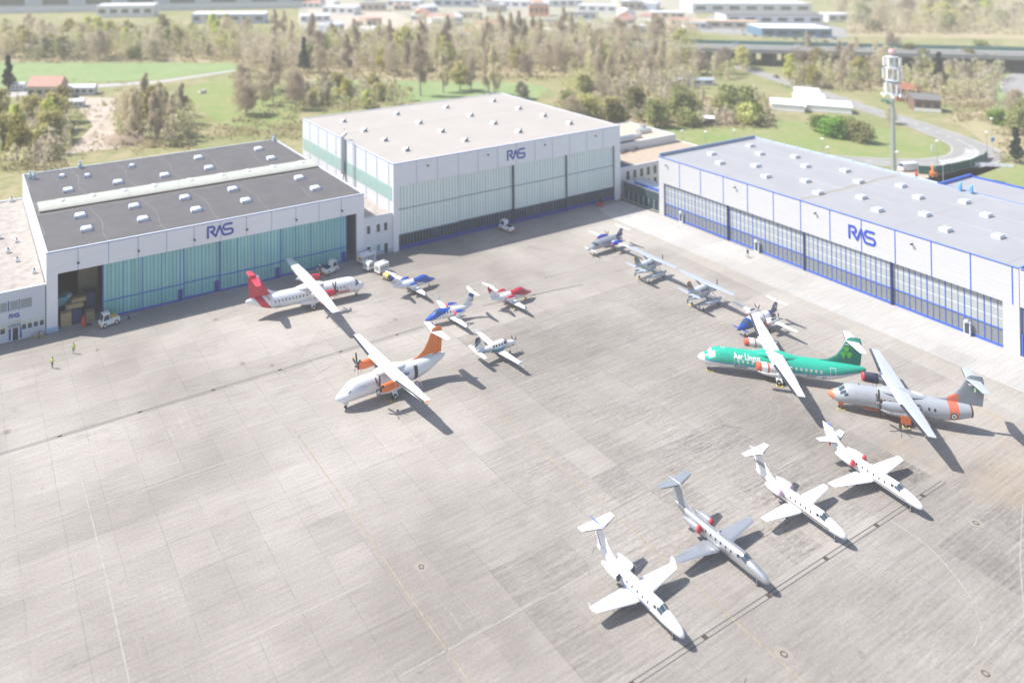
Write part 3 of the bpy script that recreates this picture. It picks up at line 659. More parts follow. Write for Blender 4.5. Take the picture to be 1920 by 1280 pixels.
# ---- white link building
lk = thing('link_building', 'white two-storey link building between the dark-roofed and the tall hangar', 'building', (93.5, 165.1, 0))
MB().box(0, 8.5, 0, .4, 0, 9.95).build('wall', RENDER, lk); MB().box(0, 8.5, 40, 40.4, 0, 9.95).build('wall', RENDER, lk); MB().box(0, 8.5, .4, 40, 9.3, 9.75).build('roof', GRAVEL, lk); MB().box(-.02, 8.52, -.06, .4, 9.95, 10.1).build('coping', STEEL, lk)
MB().box(0, 8.5, -.06, -.003, 0, 1.0).build('plinth', M('grey_plinth', (.45, .50, .55), .7), lk)
for x0, z0, z1, gl in ((.85, 5.95, 7.9, DGLASS), (3.75, 5.95, 7.9, DGLASS), (5.95, 5.95, 7.9, DGLASS), (.85, 1.0+.1, 2.6, DGLASS), (3.75, 1.1, 2.7, TEALP)): win(lk, x0, x0+.95, z0, z1, gl, y=-.06 if z0 < 3 else 0)
MB().box(6.0, 6.95, -.10, -.065, .1, 2.6).build('door', M('dark_door', (.06, .055, .05), .5), lk); MB().cyl((2.8, 6, 9.75), (2.8, 6, 11.1), .4, n=10).cbox((1.7, 7, 10.2), (1, .8, .9)).build('chimney', STEEL, lk)
# ---- office block and dark glass pavilion between the tall hangar and the long hangar
of = thing('office_building', 'white office block with small upright windows behind the long hangar', 'building', (186.2, 167, 0))
MB().box(0, 46, 0, .4, 0, 8.4).box(0, .4, .4, 34, 0, 8.4).box(45.6, 46, .4, 34, 0, 8.4).box(0, 46, 33.6, 34, 0, 8.4).build('wall', M('pinkish_white_render', (.72, .70, .72), .8, vary=.06, vscale=.3), of)
MB().box(.4, 45.6, .4, 33.6, 7.9, 8.2).build('roof', M('tan_roof_gravel', (.46, .37, .29), .9, vary=.2, vscale=.6), of); MB().box(-.04, 46.04, -.05, .4, 8.4, 8.52).build('coping', ALU, of)
MB().box(.4, 9, .4, 9, 8.2, 8.3).build('roof_mat', ROOF1, of)
MB().box(3, 44, 13, 33, 8.2, 10.6).build('penthouse', M('penthouse_wall', (.60, .61, .62), .6), of); MB().box(3.4, 43.6, 13.4, 32.6, 10.6, 10.75).build('penthouse_roof', M('pinkish_roof', (.55, .45, .36), .9, vary=.1, vscale=.3), of)
MB().box(2.9, 44.1, 12.9, 13.4, 10.6, 10.95).box(2.9, 44.1, 32.6, 33.1, 10.6, 10.95).box(43.6, 44.1, 13.4, 32.6, 10.6, 10.95).build('penthouse_rim', ALU, of)
mb = MB(); mb.cyl((12, 14.5, 12), (24, 14.5, 12), 1.1, n=12); mb.box(12, 30, 15.7, 17, 10.75, 12); mb.cbox((36, 20, 11.5), (6, 2, 1.4)); mb.cbox((5, 10.5, 9.1), (3, 1.2, 1.6)); mb.cbox((9, 11, 9), (2, 1, 1.4)); mb.cbox((38, 22, 12), (1.5, 1.5, 2)); mb.build('air_handler', STEEL, of)
mb = MB()
for k in range(14): mb.cbox((1.5+k*1.7, 11.8+.6*math.sin(k*2.1), 8.6), (.8, .5, .8))
mb.build('pipework', M('dark_pipe', (.16, .15, .14), .6), of)
for k in range(13): win(of, 4.2+k*3.12, 5.35+k*3.12, 4.6, 7.0, DGLASS, frame=M('grey_window_frame', (.22, .25, .30), .5) if 'grey_window_frame' not in D.materials else D.materials['grey_window_frame'], sill=False); win(of, 4.2+k*3.12, 5.35+k*3.12, .9, 3.2, DGLASS, frame=D.materials['grey_window_frame'], sill=False)
pv = thing('glass_pavilion', 'dark glass pavilion with a blue rail on its roof beside the long hangar', 'building', (186.2, 151.3, 0), 0)
MB().box(0, .25, 0, 13.3, 3.0, 5.4).build('wall', M('dark_slate_panel', (.045, .075, .085), .35), pv); MB().box(.05, .15, 0, 13.3, .15, 3.0).build('glazing', DGLASS, pv)
mb = MB()
for k in range(8): mb.box(-.06, .04, .1+k*1.85, .25+k*1.85, .1, 3.0)
mb.box(-.06, .04, 0, 13.3, 0, .15); mb.box(-.05, .04, 5.9, 6, .15, 2.9); mb.build('frame', M('pale_teal_frame', (.35, .48, .50), .5), pv)
MB().box(.25, 9, 0, 13.3, 4.9, 5.15).box(-.08, .3, -.05, 13.35, 5.4, 5.55).box(8.7, 9, 0, 13.3, 0, 4.9).box(.25, 8.7, 13, 13.3, 0, 4.9).build('roof', STEEL, pv)
mb = MB()
for k in range(9): mb.cbox((1.6, 1.6+k*1.05, 5.6), (.5, .7, .5))
mb.box(1.5, 1.7, 1, 10.6, 5.8, 5.95); mb.build('rail', BLUE, pv)
sheet('planting_bed', [(184.9, 151.5), (186.1, 151.5), (186.1, 165), (184.0, 165)], .03, M('bed_soil', (.16, .14, .09), .9, vary=.4, vscale=1.5))
# ------------------------------------------------------------------ aircraft (built nose at x=0, +x aft, +y starboard, metres)
SCALE = [1., 1., ZS]
class Fus:
    """lofted body: stations (x, centre height, half width, half height)"""
    def __init__(s, st): s.st = st
    def at(s, x):
        st = s.st; x = min(max(x, st[0][0]), st[-1][0])
        i = max(k for k in range(len(st)-1) if st[k][0] <= x+1e-9)
        a, b = st[i], st[i+1]; h = b[0]-a[0]; t = (x-a[0])/h; out = []
        for k in (1, 2, 3):
            d = (b[k]-a[k])/h
            def sl(j):
                if j <= 0 or j >= len(st)-1: return (st[min(j+1, len(st)-1)][k]-st[max(j-1, 0)][k])/(st[min(j+1, len(st)-1)][0]-st[max(j-1, 0)][0])
                d0 = (st[j][k]-st[j-1][k])/(st[j][0]-st[j-1][0]); d1 = (st[j+1][k]-st[j][k])/(st[j+1][0]-st[j][0])
                return 0 if d0*d1 <= 0 else 2*d0*d1/(d0+d1)
            m0, m1 = sl(i), sl(i+1)
            out.append((2*t**3-3*t*t+1)*a[k]+(t**3-2*t*t+t)*h*m0+(-2*t**3+3*t*t)*b[k]+(t**3-t*t)*h*m1)
        return out
    def pt(s, x, th, off=0.):
        zc, w, h = s.at(x); return (x, (w+off)*math.sin(th), zc+(h+off)*math.cos(th))
    def side(s, x, z, sg, off=.012):
        zc, w, h = s.at(x); q = max(-.98, min(.98, (z-zc)/max(h, .01))); c = math.sqrt(1-q*q)
        return (x, sg*((w+off)*c), z+off*q)
    def mesh(s, N=56, m=28):
        x0, x1 = s.st[0][0], s.st[-1][0]; xs = [x0+(x1-x0)*(i/N) for i in range(N+1)]; xs = sorted(set(xs+[p[0] for p in s.st]))
        mb = MB(); mb.loft([[s.pt(x, 2*math.pi*j/m) for j in range(m)] for x in xs]); return mb
    def patch(s, x0, x1, a0, a1, off=.012, n=4, k=4, lean=0.):
        """grid over body between x0..x1 and angles from the top (degrees, + = starboard)"""
        mb = MB(); vs = []
        for i in range(n+1):
            for j in range(k+1):
                a = R_(a0+(a1-a0)*j/k); vs.append(s.pt(x0+(x1-x0)*i/n+lean*(j/k), a, off))
        mb.add(vs, [(i*(k+1)+j, i*(k+1)+j+1, (i+1)*(k+1)+j+1, (i+1)*(k+1)+j) for i in range(n) for j in range(k)]); return mb
    def rect(s, x0, x1, z0, z1, sg, off=.012, n=3, k=4, mb=None):
        mb = mb or MB(); vs = [s.side(x0+(x1-x0)*i/n, z0+(z1-z0)*j/k, sg, off) for i in range(n+1) for j in range(k+1)]
        mb.add(vs, [(i*(k+1)+j, i*(k+1)+j+1, (i+1)*(k+1)+j+1, (i+1)*(k+1)+j) for i in range(n) for j in range(k)]); return mb
    def outline(s, x0, x1, z0, z1, sg, t=.04, off=.012):
        mb = MB(); s.rect(x0, x1, z0, z0+t, sg, off, 4, 1, mb); s.rect(x0, x1, z1-t, z1, sg, off, 4, 1, mb)
        s.rect(x0, x0+t, z0, z1, sg, off, 1, 6, mb); s.rect(x1-t, x1, z0, z1, sg, off, 1, 6, mb); return mb
    def oval(s, x, z, rx, rz, sg, off=.014, n=10):
        mb = MB(); mb.add([s.side(x, z, sg, off)]+[s.side(x+rx*math.cos(2*math.pi*i/n), z+rz*math.sin(2*math.pi*i/n), sg, off) for i in range(n)], [(0, 1+i, 1+(i+1) % n) for i in range(n)]); return mb
    def word(s, txt, size, x0, z0, sg, off=.035, bold=.02, shear=0., stretch=1.):
        v, f = text2d(txt, size, bold); mb = MB()
        mb.add([s.side(x0+(a*stretch+b*shear)*(1 if sg < 0 else -1), z0+b, sg, off) for a, b in v], f); return mb
def put(mb, name, mat, parent, smooth=False, angle=40): return mb.build(name, mat, parent, scl=tuple(SCALE), smooth=smooth, angle=angle, fix=True)
def flat(mb, name, mat, parent): return mb.build(name, mat, parent, scl=tuple(SCALE), fix=False)
AF = [(0, 0), (.03, .26), (.1, .42), (.3, .5), (.6, .36), (1, .02), (1, -.02), (.6, -.2), (.3, -.36), (.1, -.34), (.03, -.22)]
def wing(secs, vert=False):
    """lofted aerofoil through sections (x leading edge, span position, height, chord, thickness ratio); vert for a fin"""
    rings = []
    for xl, y, z, c, t in secs:
        rings.append([(xl+a*c, y+(b*t*c if vert else 0), z+(0 if vert else b*t*c)) for a, b in AF])
    return MB().loft(rings)
def prop_unit(parent, c, r, nb, phase, mat, spin, aft=False, tip=None, chord=.30, spin_len=.7, spin_r=.28, bend=.0):
    """spinner with separate blades; blades carry a painted tip"""
    sgn = 1 if aft else -1
    sp = put(MB().lathe([(0, spin_r), (sgn*spin_len*.4, spin_r*.86), (sgn*spin_len*.8, spin_r*.45), (sgn*spin_len, .02)], c=c, axis='x', n=14), 'propeller', spin, parent, True, 60)
    for k in range(nb):
        a = R_(phase+360*k/nb); d = Vector((0, math.cos(a), math.sin(a))); e = Vector((0, -math.sin(a), math.cos(a))); X = Vector((1, 0, 0)); rings = []
        for t, ch, tw in ((.12, .5, 60), (.3, .8, 48), (.55, 1, 34), (.8, .92, 26), (.94, .7, 22), (1., .35, 20)):
            w_ = (e*math.cos(R_(tw))+X*math.sin(R_(tw)))*ch*chord/2; nrm = (X*math.cos(R_(tw))-e*math.sin(R_(tw)))*ch*chord*.07
            o = Vector(c)+d*r*t+X*(sgn*.12*spin_len)+e*(bend*r*t*t)
            rings.append([o-w_, o+nrm, o+w_, o-nrm])
        b = put(MB().loft(rings[:5]), 'blade', mat, sp, True, 60)
        if tip: put(MB().loft(rings[4:]), 'tip', tip, sp)
        else: put(MB().loft(rings[4:]), 'tip', mat, sp)
    return sp
def gear(parent, name, x, y, ztop, r, wd, strut, n=1, gap=.0, lean=0., door=None):
    t = put(MB().cyl((x, y, r), (x+lean, y*(.96 if abs(y) > .1 else 1), ztop), .07*max(r/.35, .7), n=8).cyl((x, y-gap-.05, r), (x, y+gap+.05, r), .06, n=6), name, strut, parent)
    for k in range(n):
        yy = y+(gap*(1 if k else -1) if n > 1 else 0)
        w_ = put(MB().lathe([(-wd/2, r*.7), (-wd*.35, r), (wd*.35, r), (wd/2, r*.7)], c=(x, yy, r), axis='y', n=16), 'wheel', BLACK, t, True, 50)
        put(MB().lathe([(-wd*.53, r*.5), (wd*.53, r*.5)], c=(x, yy, r), axis='y', n=12), 'hub', STEEL, t)
    return t
CHOCK = M('yellow_chock_paint', (.50, .40, .03), .5)
NCH = [0]
def chocks(tr, x, y, what):
    """a pair of yellow chocks with a bar, laid on the apron at a wheel: a thing of its own"""
    p = tr.matrix_basis @ Vector((x*SCALE[0], y*SCALE[1], 0))
    t = thing('wheel_chock', 'yellow wheel chocks '+what, 'wheel chock', p, tr.rotation_euler[2], 'yellow chocks at aircraft wheels')
    for s in (-.45, .45):
        MB().prism([(s-.13, -.22, 0), (s+.13, -.22, 0), (s, -.22, .18)], (0, .44, 0)).build('block', CHOCK, t)
    MB().box(-.45, .45, -.28, -.23, .02, .07).build('bar', CHOCK, t)
GREYM = M('mid_grey_paint', (.30, .31, .33), .45)
BLADE = M('black_blade', (.03, .03, .033), .4); BLADE_TIP = M('yellow_blade_tip', (.75, .55, .12), .5)
SPIN = M('dark_spinner', (.10, .10, .11), .4); WINDOW = M('cabin_window', (.03, .035, .045), .15); COCKPIT = M('cockpit_glass', (.04, .06, .085), .06, spec=.8)
STRUT = M('gear_strut', (.60, .62, .64), .4); REDC = M('red_cover', (.62, .05, .06), .6, vary=.15, vscale=3); COPPER = M('engine_intake', (.03, .03, .035), .5)
def paint(name, base, regions=(), rough=.25, metal=0., coat=.4, vary=.03):
    return M(name, base, rough, metal, regions, tuple(SCALE), vary, .8, coat=coat)
WH = (.74, .74, .745)

def atr(label, pos, ang, sl, ss, long, cb, wingpaint, finpaint, fuspaint, nacpaint, stabpaint, cut=False):
    """high-wing twin turboprop; cb(t, F, info) adds the livery"""
    SCALE[0], SCALE[1] = sl, ss
    t = thing('turboprop_airliner', label, 'airliner', (pos[0], pos[1], 0), ang)
    L = 27.17 if long else 22.67; dx = 0 if long else -2.3; e = L-27.17
    tail = [(20.2+e-.5, 2.35, 1.42, 1.42), (22.2+e, 2.50, 1.28, 1.25), (24.0+e, 2.72, .98, .96), (25.6+e, 2.93, .62, .66), (26.7+e, 3.08, .34, .40), (27.15+e, 3.13, .12, .15)]
    if cut: tail = [(20.2+e-.5, 2.35, 1.42, 1.42), (22.2+e, 2.50, 1.28, 1.25), (24.0+e, 2.72, .98, .96), (24.55+e, 2.78, .86, .86)]
    F = Fus([(0, 1.80, .05, .05), (.25, 1.80, .36, .36), (.8, 1.80, .74, .66), (1.5, 1.83, 1.04, .87), (2.1, 2.04, 1.20, 1.10), (2.8, 2.24, 1.33, 1.32), (3.8, 2.33, 1.41, 1.41), (5.2, 2.35, 1.4325, 1.43)]+tail)
    info = dict(L=L, e=e, dx=dx)
    f = put(F.mesh(), 'fuselage', fuspaint(t), t, True, 50); info['fus'] = f
    xw = 11.25+dx
    # wing
    for sg in (1, -1):
        wp = put(wing([(xw, 0, 4.02, 2.57, .17), (xw, sg*4.9, 4.02, 2.57, .16), (xw+.72, sg*13.3*(1 if long else .908), 4.12, 1.62, .13), (xw+.95, sg*13.52*(1 if long else .908), 4.13, 1.2, .10)]), 'wing', wingpaint(xw, sg), t, True, 35)
        put(wing([(xw+2.58, sg*1.5, 3.93, .10, .5), (xw+2.58, sg*8.9, 3.99, .10, .5)]), 'flap_edge', GREYM, wp)
        for y in (2.6, 6.4, 8.6):
            put(MB().lathe([(0, .02), (.5, .12), (1.1, .13), (1.9, .02)], c=(xw+1.0, sg*y, 3.80), axis='x', n=8), 'flap_fairing', stabpaint, wp, True, 60)
    put(MB().loft([[(x, w_*math.sin(a), z0+h*math.cos(a)) for a in [math.pi*(i-4)/8 for i in range(9)]]+[(x, 0, z0-.2)] for x, w_, h, z0 in ((xw-2.0, .25, .10, 3.62), (xw-.8, .9, .42, 3.62), (xw+.4, 1.15, .58, 3.62), (xw+2.6, 1.1, .58, 3.62), (xw+4.2, .8, .30, 3.62), (xw+5.8, .25, .10, 3.60))]), 'wing_fairing', fuspaint(t), t, True, 60)
    for sg in (1, -1):
        put(MB().lathe([(-3.0, .1), (-2.2, .45), (-.8, .66), (1.0, .66), (2.4, .42), (3.2, .08)], c=(xw+1.4, sg*1.30, 1.38), axis='x', n=14, sy=1.0, sz=.82), 'gear_fairing', info.get('gearp') or fuspaint(t), t, True, 60)
        # nacelle
        nc = put(MB().loft([[(x, sg*4.05+w_*math.cos(a)*(1 if abs(math.cos(a)) < .7 else .96), z0+h*math.sin(a)) for a in [2*math.pi*i/14 for i in range(14)]] for x, w_, h, z0 in
             ((xw-2.35, .36, .46, 3.30), (xw-1.9, .44, .60, 3.28), (xw-.9, .50, .68, 3.26), (xw+.6, .50, .66, 3.32), (xw+1.9, .40, .42, 3.52), (xw+2.7, .22, .18, 3.72), (xw+3.1, .06, .05, 3.80))]), 'nacelle', nacpaint(sg), t, True, 50)
        put(MB().lathe([(0, .23), (.08, .23)], c=(xw-2.38, sg*4.05, 2.95), axis='x', n=12, sz=.6), 'intake', COPPER, nc)
        put(MB().cyl((xw+2.4, sg*4.52, 3.35), (xw+3.0, sg*4.75, 3.33), .17, n=8), 'exhaust', GREYM, nc)
    # fin
    xt = 20.9+e if long else 20.6+e+.3
    if long or True:
        fin = put(wing([(18.7+e, 0, 3.62, 7.6, .05), (21.1+e, 0, 4.0, 5.25, .06), (22.5+e, 0, 4.75, 3.95, .09), (23.45+e, 0, 5.9, 3.1, .10), (23.95+e, 0, 6.8, 2.6, .11), (24.35+e, 0, 7.45, 2.1, .10), (24.8+e, 0, 7.66, 1.45, .06)], True), 'fin', finpaint, t, True, 35)
    info['fin'] = fin
    put(MB().loft([[(24.1+e+q[0]*2.2, q[1], 6.98+q[2]) for q in ((0, 0, 0), (.3, .17, .04), (.75, .16, .0), (1, 0, 0), (.75, -.16, 0), (.3, -.17, .04))], [(24.3+e+q[0]*1.9, q[1]*.6, 7.2+q[2]) for q in ((0, 0, 0), (.3, .17, .04), (.75, .16, .0), (1, 0, 0), (.75, -.16, 0), (.3, -.17, .04))]]), 'fin_bullet', finpaint, t, True, 60)
    for sg in (1, -1):
        put(wing([(24.15+e, sg*.05, 7.02, 1.95, .10), (24.85+e, sg*3.45, 7.02, 1.15, .09), (24.98+e, sg*3.66, 7.02, .8, .07)]), 'tailplane', stabpaint, t, True, 35)
        put(wing([(24.11+e+.0, sg*.35, 7.02, .16, .55), (24.79+e, sg*3.45, 7.02, .14, .5)]), 'deicing_boot', BLACK, t)
    g = gear(t, 'nose_gear', 1.9, 0, 1.2, .23, .16, STRUT, 2, .17); put(MB().box(1.5, 2.3, -.32, -.28, .55, 1.15).box(1.5, 2.3, .28, .32, .55, 1.15), 'gear_door', info.get('doorp') or M_WHITE, g)
    for sg in (1, -1):
        g = gear(t, 'main_gear', xw+1.6, sg*1.95, 1.5, .42, .26, STRUT, 2, .24)
        put(MB().loft([[(xw+1.1, sg*1.55, 1.35), (xw+2.1, sg*1.55, 1.35), (xw+2.1, sg*1.75, 1.2), (xw+1.1, sg*1.75, 1.2)], [(xw+1.2, sg*2.25, .55), (xw+2.15, sg*2.25, .55), (xw+2.15, sg*2.32, .5), (xw+1.2, sg*2.32, .5)]]), 'gear_leg_fairing', info.get('doorp') or M_WHITE, g)
    put(MB().cyl((6.5, 0, 3.7), (6.55, 0, 4.05), .03, n=5).cyl((9.2+dx, 0, 3.75), (9.3+dx, 0, 4.1), .03, n=5).cyl((21+e, 0, .95+.35), (21.1+e, 0, .75), .03, n=5), 'antenna', M_WHITE, t)
    cb(t, F, info); return t
M_WHITE = M('gloss_white', (.76, .76, .765), .3, coat=.4)
def windscreen(F, t, mat, cov=None):
    for sg in (1, -1):
        flat(F.patch(1.62, 2.42, sg*5, sg*34, .015), 'windscreen', mat, t); flat(F.patch(1.68, 2.5, sg*38, sg*60, .015), 'windscreen', mat, t); flat(F.patch(2.2, 2.75, sg*63, sg*78, .015), 'side_window', mat, t)
def window_row(F, t, x0, x1, pitch, z, sg, mat, w=.13, h=.19, skip=()):
    base = None; k = 0; x = x0
    while x <= x1+1e-6:
        if not any(a <= x <= b for a, b in skip):
            if base is None: base = flat(F.oval(x, z, w, h, sg), 'window', mat, t); bx = x
            else: copyat(base, ((x-bx)*SCALE[0], 0, 0), t)
        x += pitch
def nac_covers(t, dx, sgs=(1, -1)):
    ws = M('white_cover_panel', (.75, .76, .78), .5); xw = 11.25+dx
    for sg in sgs:
        c = put(MB().loft([[(x, sg*4.05+w_*math.cos(a), z0+h*math.sin(a)) for a in [2*math.pi*i/14 for i in range(14)]] for x, w_, h, z0 in ((xw-2.5, .30, .40, 3.3), (xw-2.3, .47, .60, 3.29), (xw-1.75, .50, .68, 3.28))]), 'engine_cover', REDO, t, True, 50)
        put(MB().loft([[(x, sg*4.05+w_*math.cos(a), z0+h*math.sin(a)) for a in [2*math.pi*i/14 for i in range(14)]] for x, w_, h, z0 in ((xw-.72, .53, .71, 3.26), (xw-.50, .54, .72, 3.27))]), 'cover_strap', REDO, t, True, 50)
        put(MB().box(xw-1.72, xw-.75, sg*4.05-.2, sg*4.05+.2, 3.90, 4.0).box(xw-1.6, xw-.8, sg*4.62-.02, sg*4.62+.02, 2.95, 3.5), 'cover_panel', ws, c)
REDO = M('orange_red_cover', (.62, .10, .05), .6, vary=.12, vscale=3)
def wing_white(scl_name, boot=True, top=(.70, .705, .71)):
    def f(xw, sg):
        b = f'{xw}+max(abs(y)-4.9,0)*{.0857 if xw > 11 else .1}'
        rg = [(f'abs(x-({xw+1.75}+max(abs(y)-4.9,0)*0.03))<0.03 and abs(y)>1.3', (.40, .42, .45)), (f'x>{xw+1.75} and abs(abs(y)-9)<0.03', (.40, .42, .45)), (f'abs(x-({xw+.5}+max(abs(y)-4.9,0)*0.07))<0.02 and abs(y)>1.3', (.55, .56, .58))]
        if boot: rg.append((f'x < {b}+0.40 and abs(y)>4.7', (.03, .03, .035)))
        return paint(scl_name, top, rg)
    return f
# --- red-tailed white airliner by the dark-roofed hangar
def liv_red(t, F, i):
    e = i['e']
    windscreen(F, t, COCKPIT)
    for sg in (1, -1):
        window_row(F, t, 5.5, 21.4, .78, 2.66, sg, WINDOW, skip=((10.2, 11.4),))
        flat(F.outline(22.0, 22.75, 1.45, 3.1, sg, .035), 'door', GREYM, t); flat(F.outline(3.6, 4.9, 1.4, 3.1, sg, .03), 'cargo_door', GREYM, t)
        w = 'Avianca'
        flat(F.word(w, 1.05, 7.55 if sg > 0 else 3.5, 1.62, sg, bold=.02, shear=.15), 'lettering', RED_L, t)
        mb = MB()
        for a in ((0, 0, .75, 1.1, .10), (.3, -.35, .85, .35, .16)):
            P = [(a[0], a[1]), (a[0]+a[2]*.55, a[1]+a[3]*.28), (a[0]+a[2], a[1]+a[3]), (a[0]+a[2]*.35, a[1]+a[3]*.55)]
            mb.add([F.side(5.2+(.4-p)*(1 if sg > 0 else -1), 2.55+q*.75, sg, .016) for p, q in P], [(0, 1, 2, 3)])
        flat(mb, 'emblem', RED_L, t); flat(F.word('N722AV', .40, 21.3 if sg > 0 else 19.7, 1.55, sg, bold=.005), 'registration', GREYM, t)
    for sg, ph in ((1, 20), (-1, 34)): prop_unit(t, (11.25-2.45, sg*4.05, 3.42), 1.96, 6, ph, BLADE, SPIN, tip=BLADE_TIP, chord=.40, bend=.10)
    v, f = text2d('N722AV', .75, .0)
    flat(MB().add([(12.9-b, -7.2-a, 4.30) for a, b in v], f), 'wing_lettering', GREYM, t)
    for x, y, w_ in ((1.9, .5, 'at the nose wheel of the red-tailed airliner'), (12.9, 2.4, 'at the near main wheel of the red-tailed airliner')): chocks(t, x, y, w_)
RED_L = M('scarlet_lettering', (.60, .03, .04), .4)
SCALE[:2] = [1.043, 1.042]
atr('white turboprop airliner with red tail and red engines beside the blue-green doors', (84.195, 148.815), 3.081, 1.043, 1.042, True, liv_red,
    wing_white('red_airliner_wing', boot=False), paint('red_fin', (.52, .025, .05), [('x>26.0+(7.6-z)*0.0 and z>7.2', (.62, .06, .10)), ('x<21.9-(3.9-z)*1.0 and z<4.6 and x<22.4', WH), ('abs(z-7.35)<0.22 and x<24.9', (.85, .85, .85))]),
    lambda t, c={}: c.setdefault('m', paint('red_airliner_body', WH, [('x>20.2+(3.8-z)*-0.9+3.6 and x<22.9+(3.8-z)*-0.9+3.6 and z>0.9 and x<25.3', (.55, .03, .055)), ('x>20.0+(z-2)*0.9+1.0 and x<20.35+(z-2)*0.9+1.0 and z>3.1', (.75, .25, .04)), ('x>19.9+(z-2)*0.9+4.0', WH)])),
    lambda sg: paint('red_nacelle', (.58, .03, .05), [('x>12.2', WH)]), paint('red_tailplane', (.56, .04, .075)))
# --- white airliner with orange fin in the middle of the apron
def liv_orange(t, F, i):
    e = i['e']
    for sg in (1, -1):
        flat(F.patch(1.95, 2.45, sg*55, sg*62, .015), 'side_window', COCKPIT, t); flat(F.patch(1.62, 2.2, sg*6, sg*40, .015), 'window_cover', M_WHITE, t)
        flat(F.outline(4.0, 5.2, 2.5, 3.0, sg, .06), 'cargo_door', PALEBL, t); flat(F.outline(6.6, 7.3, 1.6, 2.9, sg, .04), 'hatch', PALEBL, t)
        flat(F.word('I-GIJA', .62, 15.9+e+1.1 if sg < 0 else 18.8+e, 2.5, sg, bold=.015), 'registration', SIGN, t)
        mb = MB()
        for k, (x, z) in enumerate(((7.1, 2.2), (7.7, 2.35), (8.3, 2.25), (8.9, 2.35))): F.rect(x, x+.34, z-.2, z+.12, sg, .016, mb=mb)
        flat(mb, 'faded_marking', M('faded_pink_marking', (.70, .50, .50), .6), t)
    d = flat(F.rect(20.2+e-.6, 20.95+e-.6, 1.2, 3.35, -1, .016, 3, 8), 'doorway', M('dark_doorway', (.07, .065, .06), .8), t)
    st = put(MB().prism([(19.62+e, -1.30, 1.15), (20.34+e, -1.30, 1.15), (20.34+e, -2.75, .12), (19.62+e, -2.75, .12)], (0, 0, -.12)), 'air_stairs', M('stair_grey', (.34, .42, .44), .5), t)
    for k in range(5): put(MB().box(19.66+e, 20.3+e, -1.55-k*.28, -1.40-k*.28, 1.03-k*.2, 1.10-k*.2), 'step', GREYM, st)
    for x in (19.6, 20.36): put(MB().tube([(x+e, -1.4, 2.0), (x+e, -2.0, 1.55), (x+e, -2.6, 1.0), (x+e, -2.65, .25)], .03, 5), 'handrail', M('pink_rail', (.65, .35, .35), .5) if 'pink_rail' not in D.materials else D.materials['pink_rail'], st)
    for sg, ph in ((1, 8), (-1, 22)): prop_unit(t, (11.25+i['dx']-2.45, sg*4.05, 3.42), 1.96, 6, ph, BLADE, SPIN, tip=BLADE_TIP, chord=.40, bend=.10)
    put(wing([(11.25+i['dx']+.9, 12.22, 4.13, 1.4, .10), (11.25+i['dx']+1.1, 12.42, 4.13, 1.0, .07)]), 'wing_tip', ORANGE_P, t); put(wing([(11.25+i['dx']+.9, -12.22, 4.13, 1.4, .10), (11.25+i['dx']+1.1, -12.42, 4.13, 1.0, .07)]), 'wing_tip', ORANGE_P, t)
    for sg in (1, -1): put(MB().tube([(9.2, sg*4.58, 2.7), (9.2, sg*4.6, 3.3), (9.2, sg*4.5, 3.9)], .05, 5), 'nacelle_strap', STEEL, t)
    chocks(t, 10.0, -2.3, 'at the near main wheel of the orange-tailed airliner')
PALEBL = M('pale_blue_line', (.42, .48, .62), .5); ORANGE_P = M('orange_paint', (.72, .17, .035), .4)
SCALE[:2] = [1.027, .953*1.0]
atr('white turboprop airliner with orange tail and orange engines, alone in the middle of the apron', (58.806, 114.206), .016, 1.027, .96, False, liv_orange,
    wing_white('orange_airliner_wing'), paint('orange_fin', (.78, .20, .03), [('x<19.9 and z<3.76+(x-15)*0.02', WH), ('x > 20.95+(z-4)*0.18 and x < 21.0+(z-4)*0.18', (.45, .08, .02))]),
    lambda t, c={}: c.setdefault('m', paint('orange_airliner_body', WH, [('abs(x-9.0)<0.03 and z>1.4', (.64, .66, .72))])),
    lambda sg: paint('orange_nacelle', (.72, .16, .03), [('x>10.1', WH)]), paint('white_tailplane', WH))
# --- green airliner with covered engines
GREENL = M('light_green_leaf', (.10, .50, .06), .4); DKGREEN = M('dark_green_lettering', (.01, .12, .10), .4)
def shamrock(t, x, z, s, sg, y=.145):
    mb = MB(); k = 0
    for a in (90, 210, -30):
        c = (math.cos(R_(a))*.62, math.sin(R_(a))*.62); ca, sa = math.cos(R_(a)), math.sin(R_(a)); P = []
        for u, v in ((-.55, 0), (-.2, .42), (.15, .58), (.42, .5), (.52, .25), (.40, 0), (.52, -.25), (.42, -.5), (.15, -.58), (-.2, -.42)):
            P.append((x+(c[0]+u*ca-v*sa)*s, sg*(y+.002*k), z+(c[1]+u*sa+v*ca)*s))
        mb.add(P, [tuple(range(10))]); k += 1
    mb.add([(x-.05*s, sg*y, z), (x+.08*s, sg*y, z), (x-.55*s, sg*y, z-1.25*s), (x-.72*s, sg*y, z-1.2*s)], [(0, 1, 2, 3)])
    flat(mb, 'shamrock', GREENL, t)
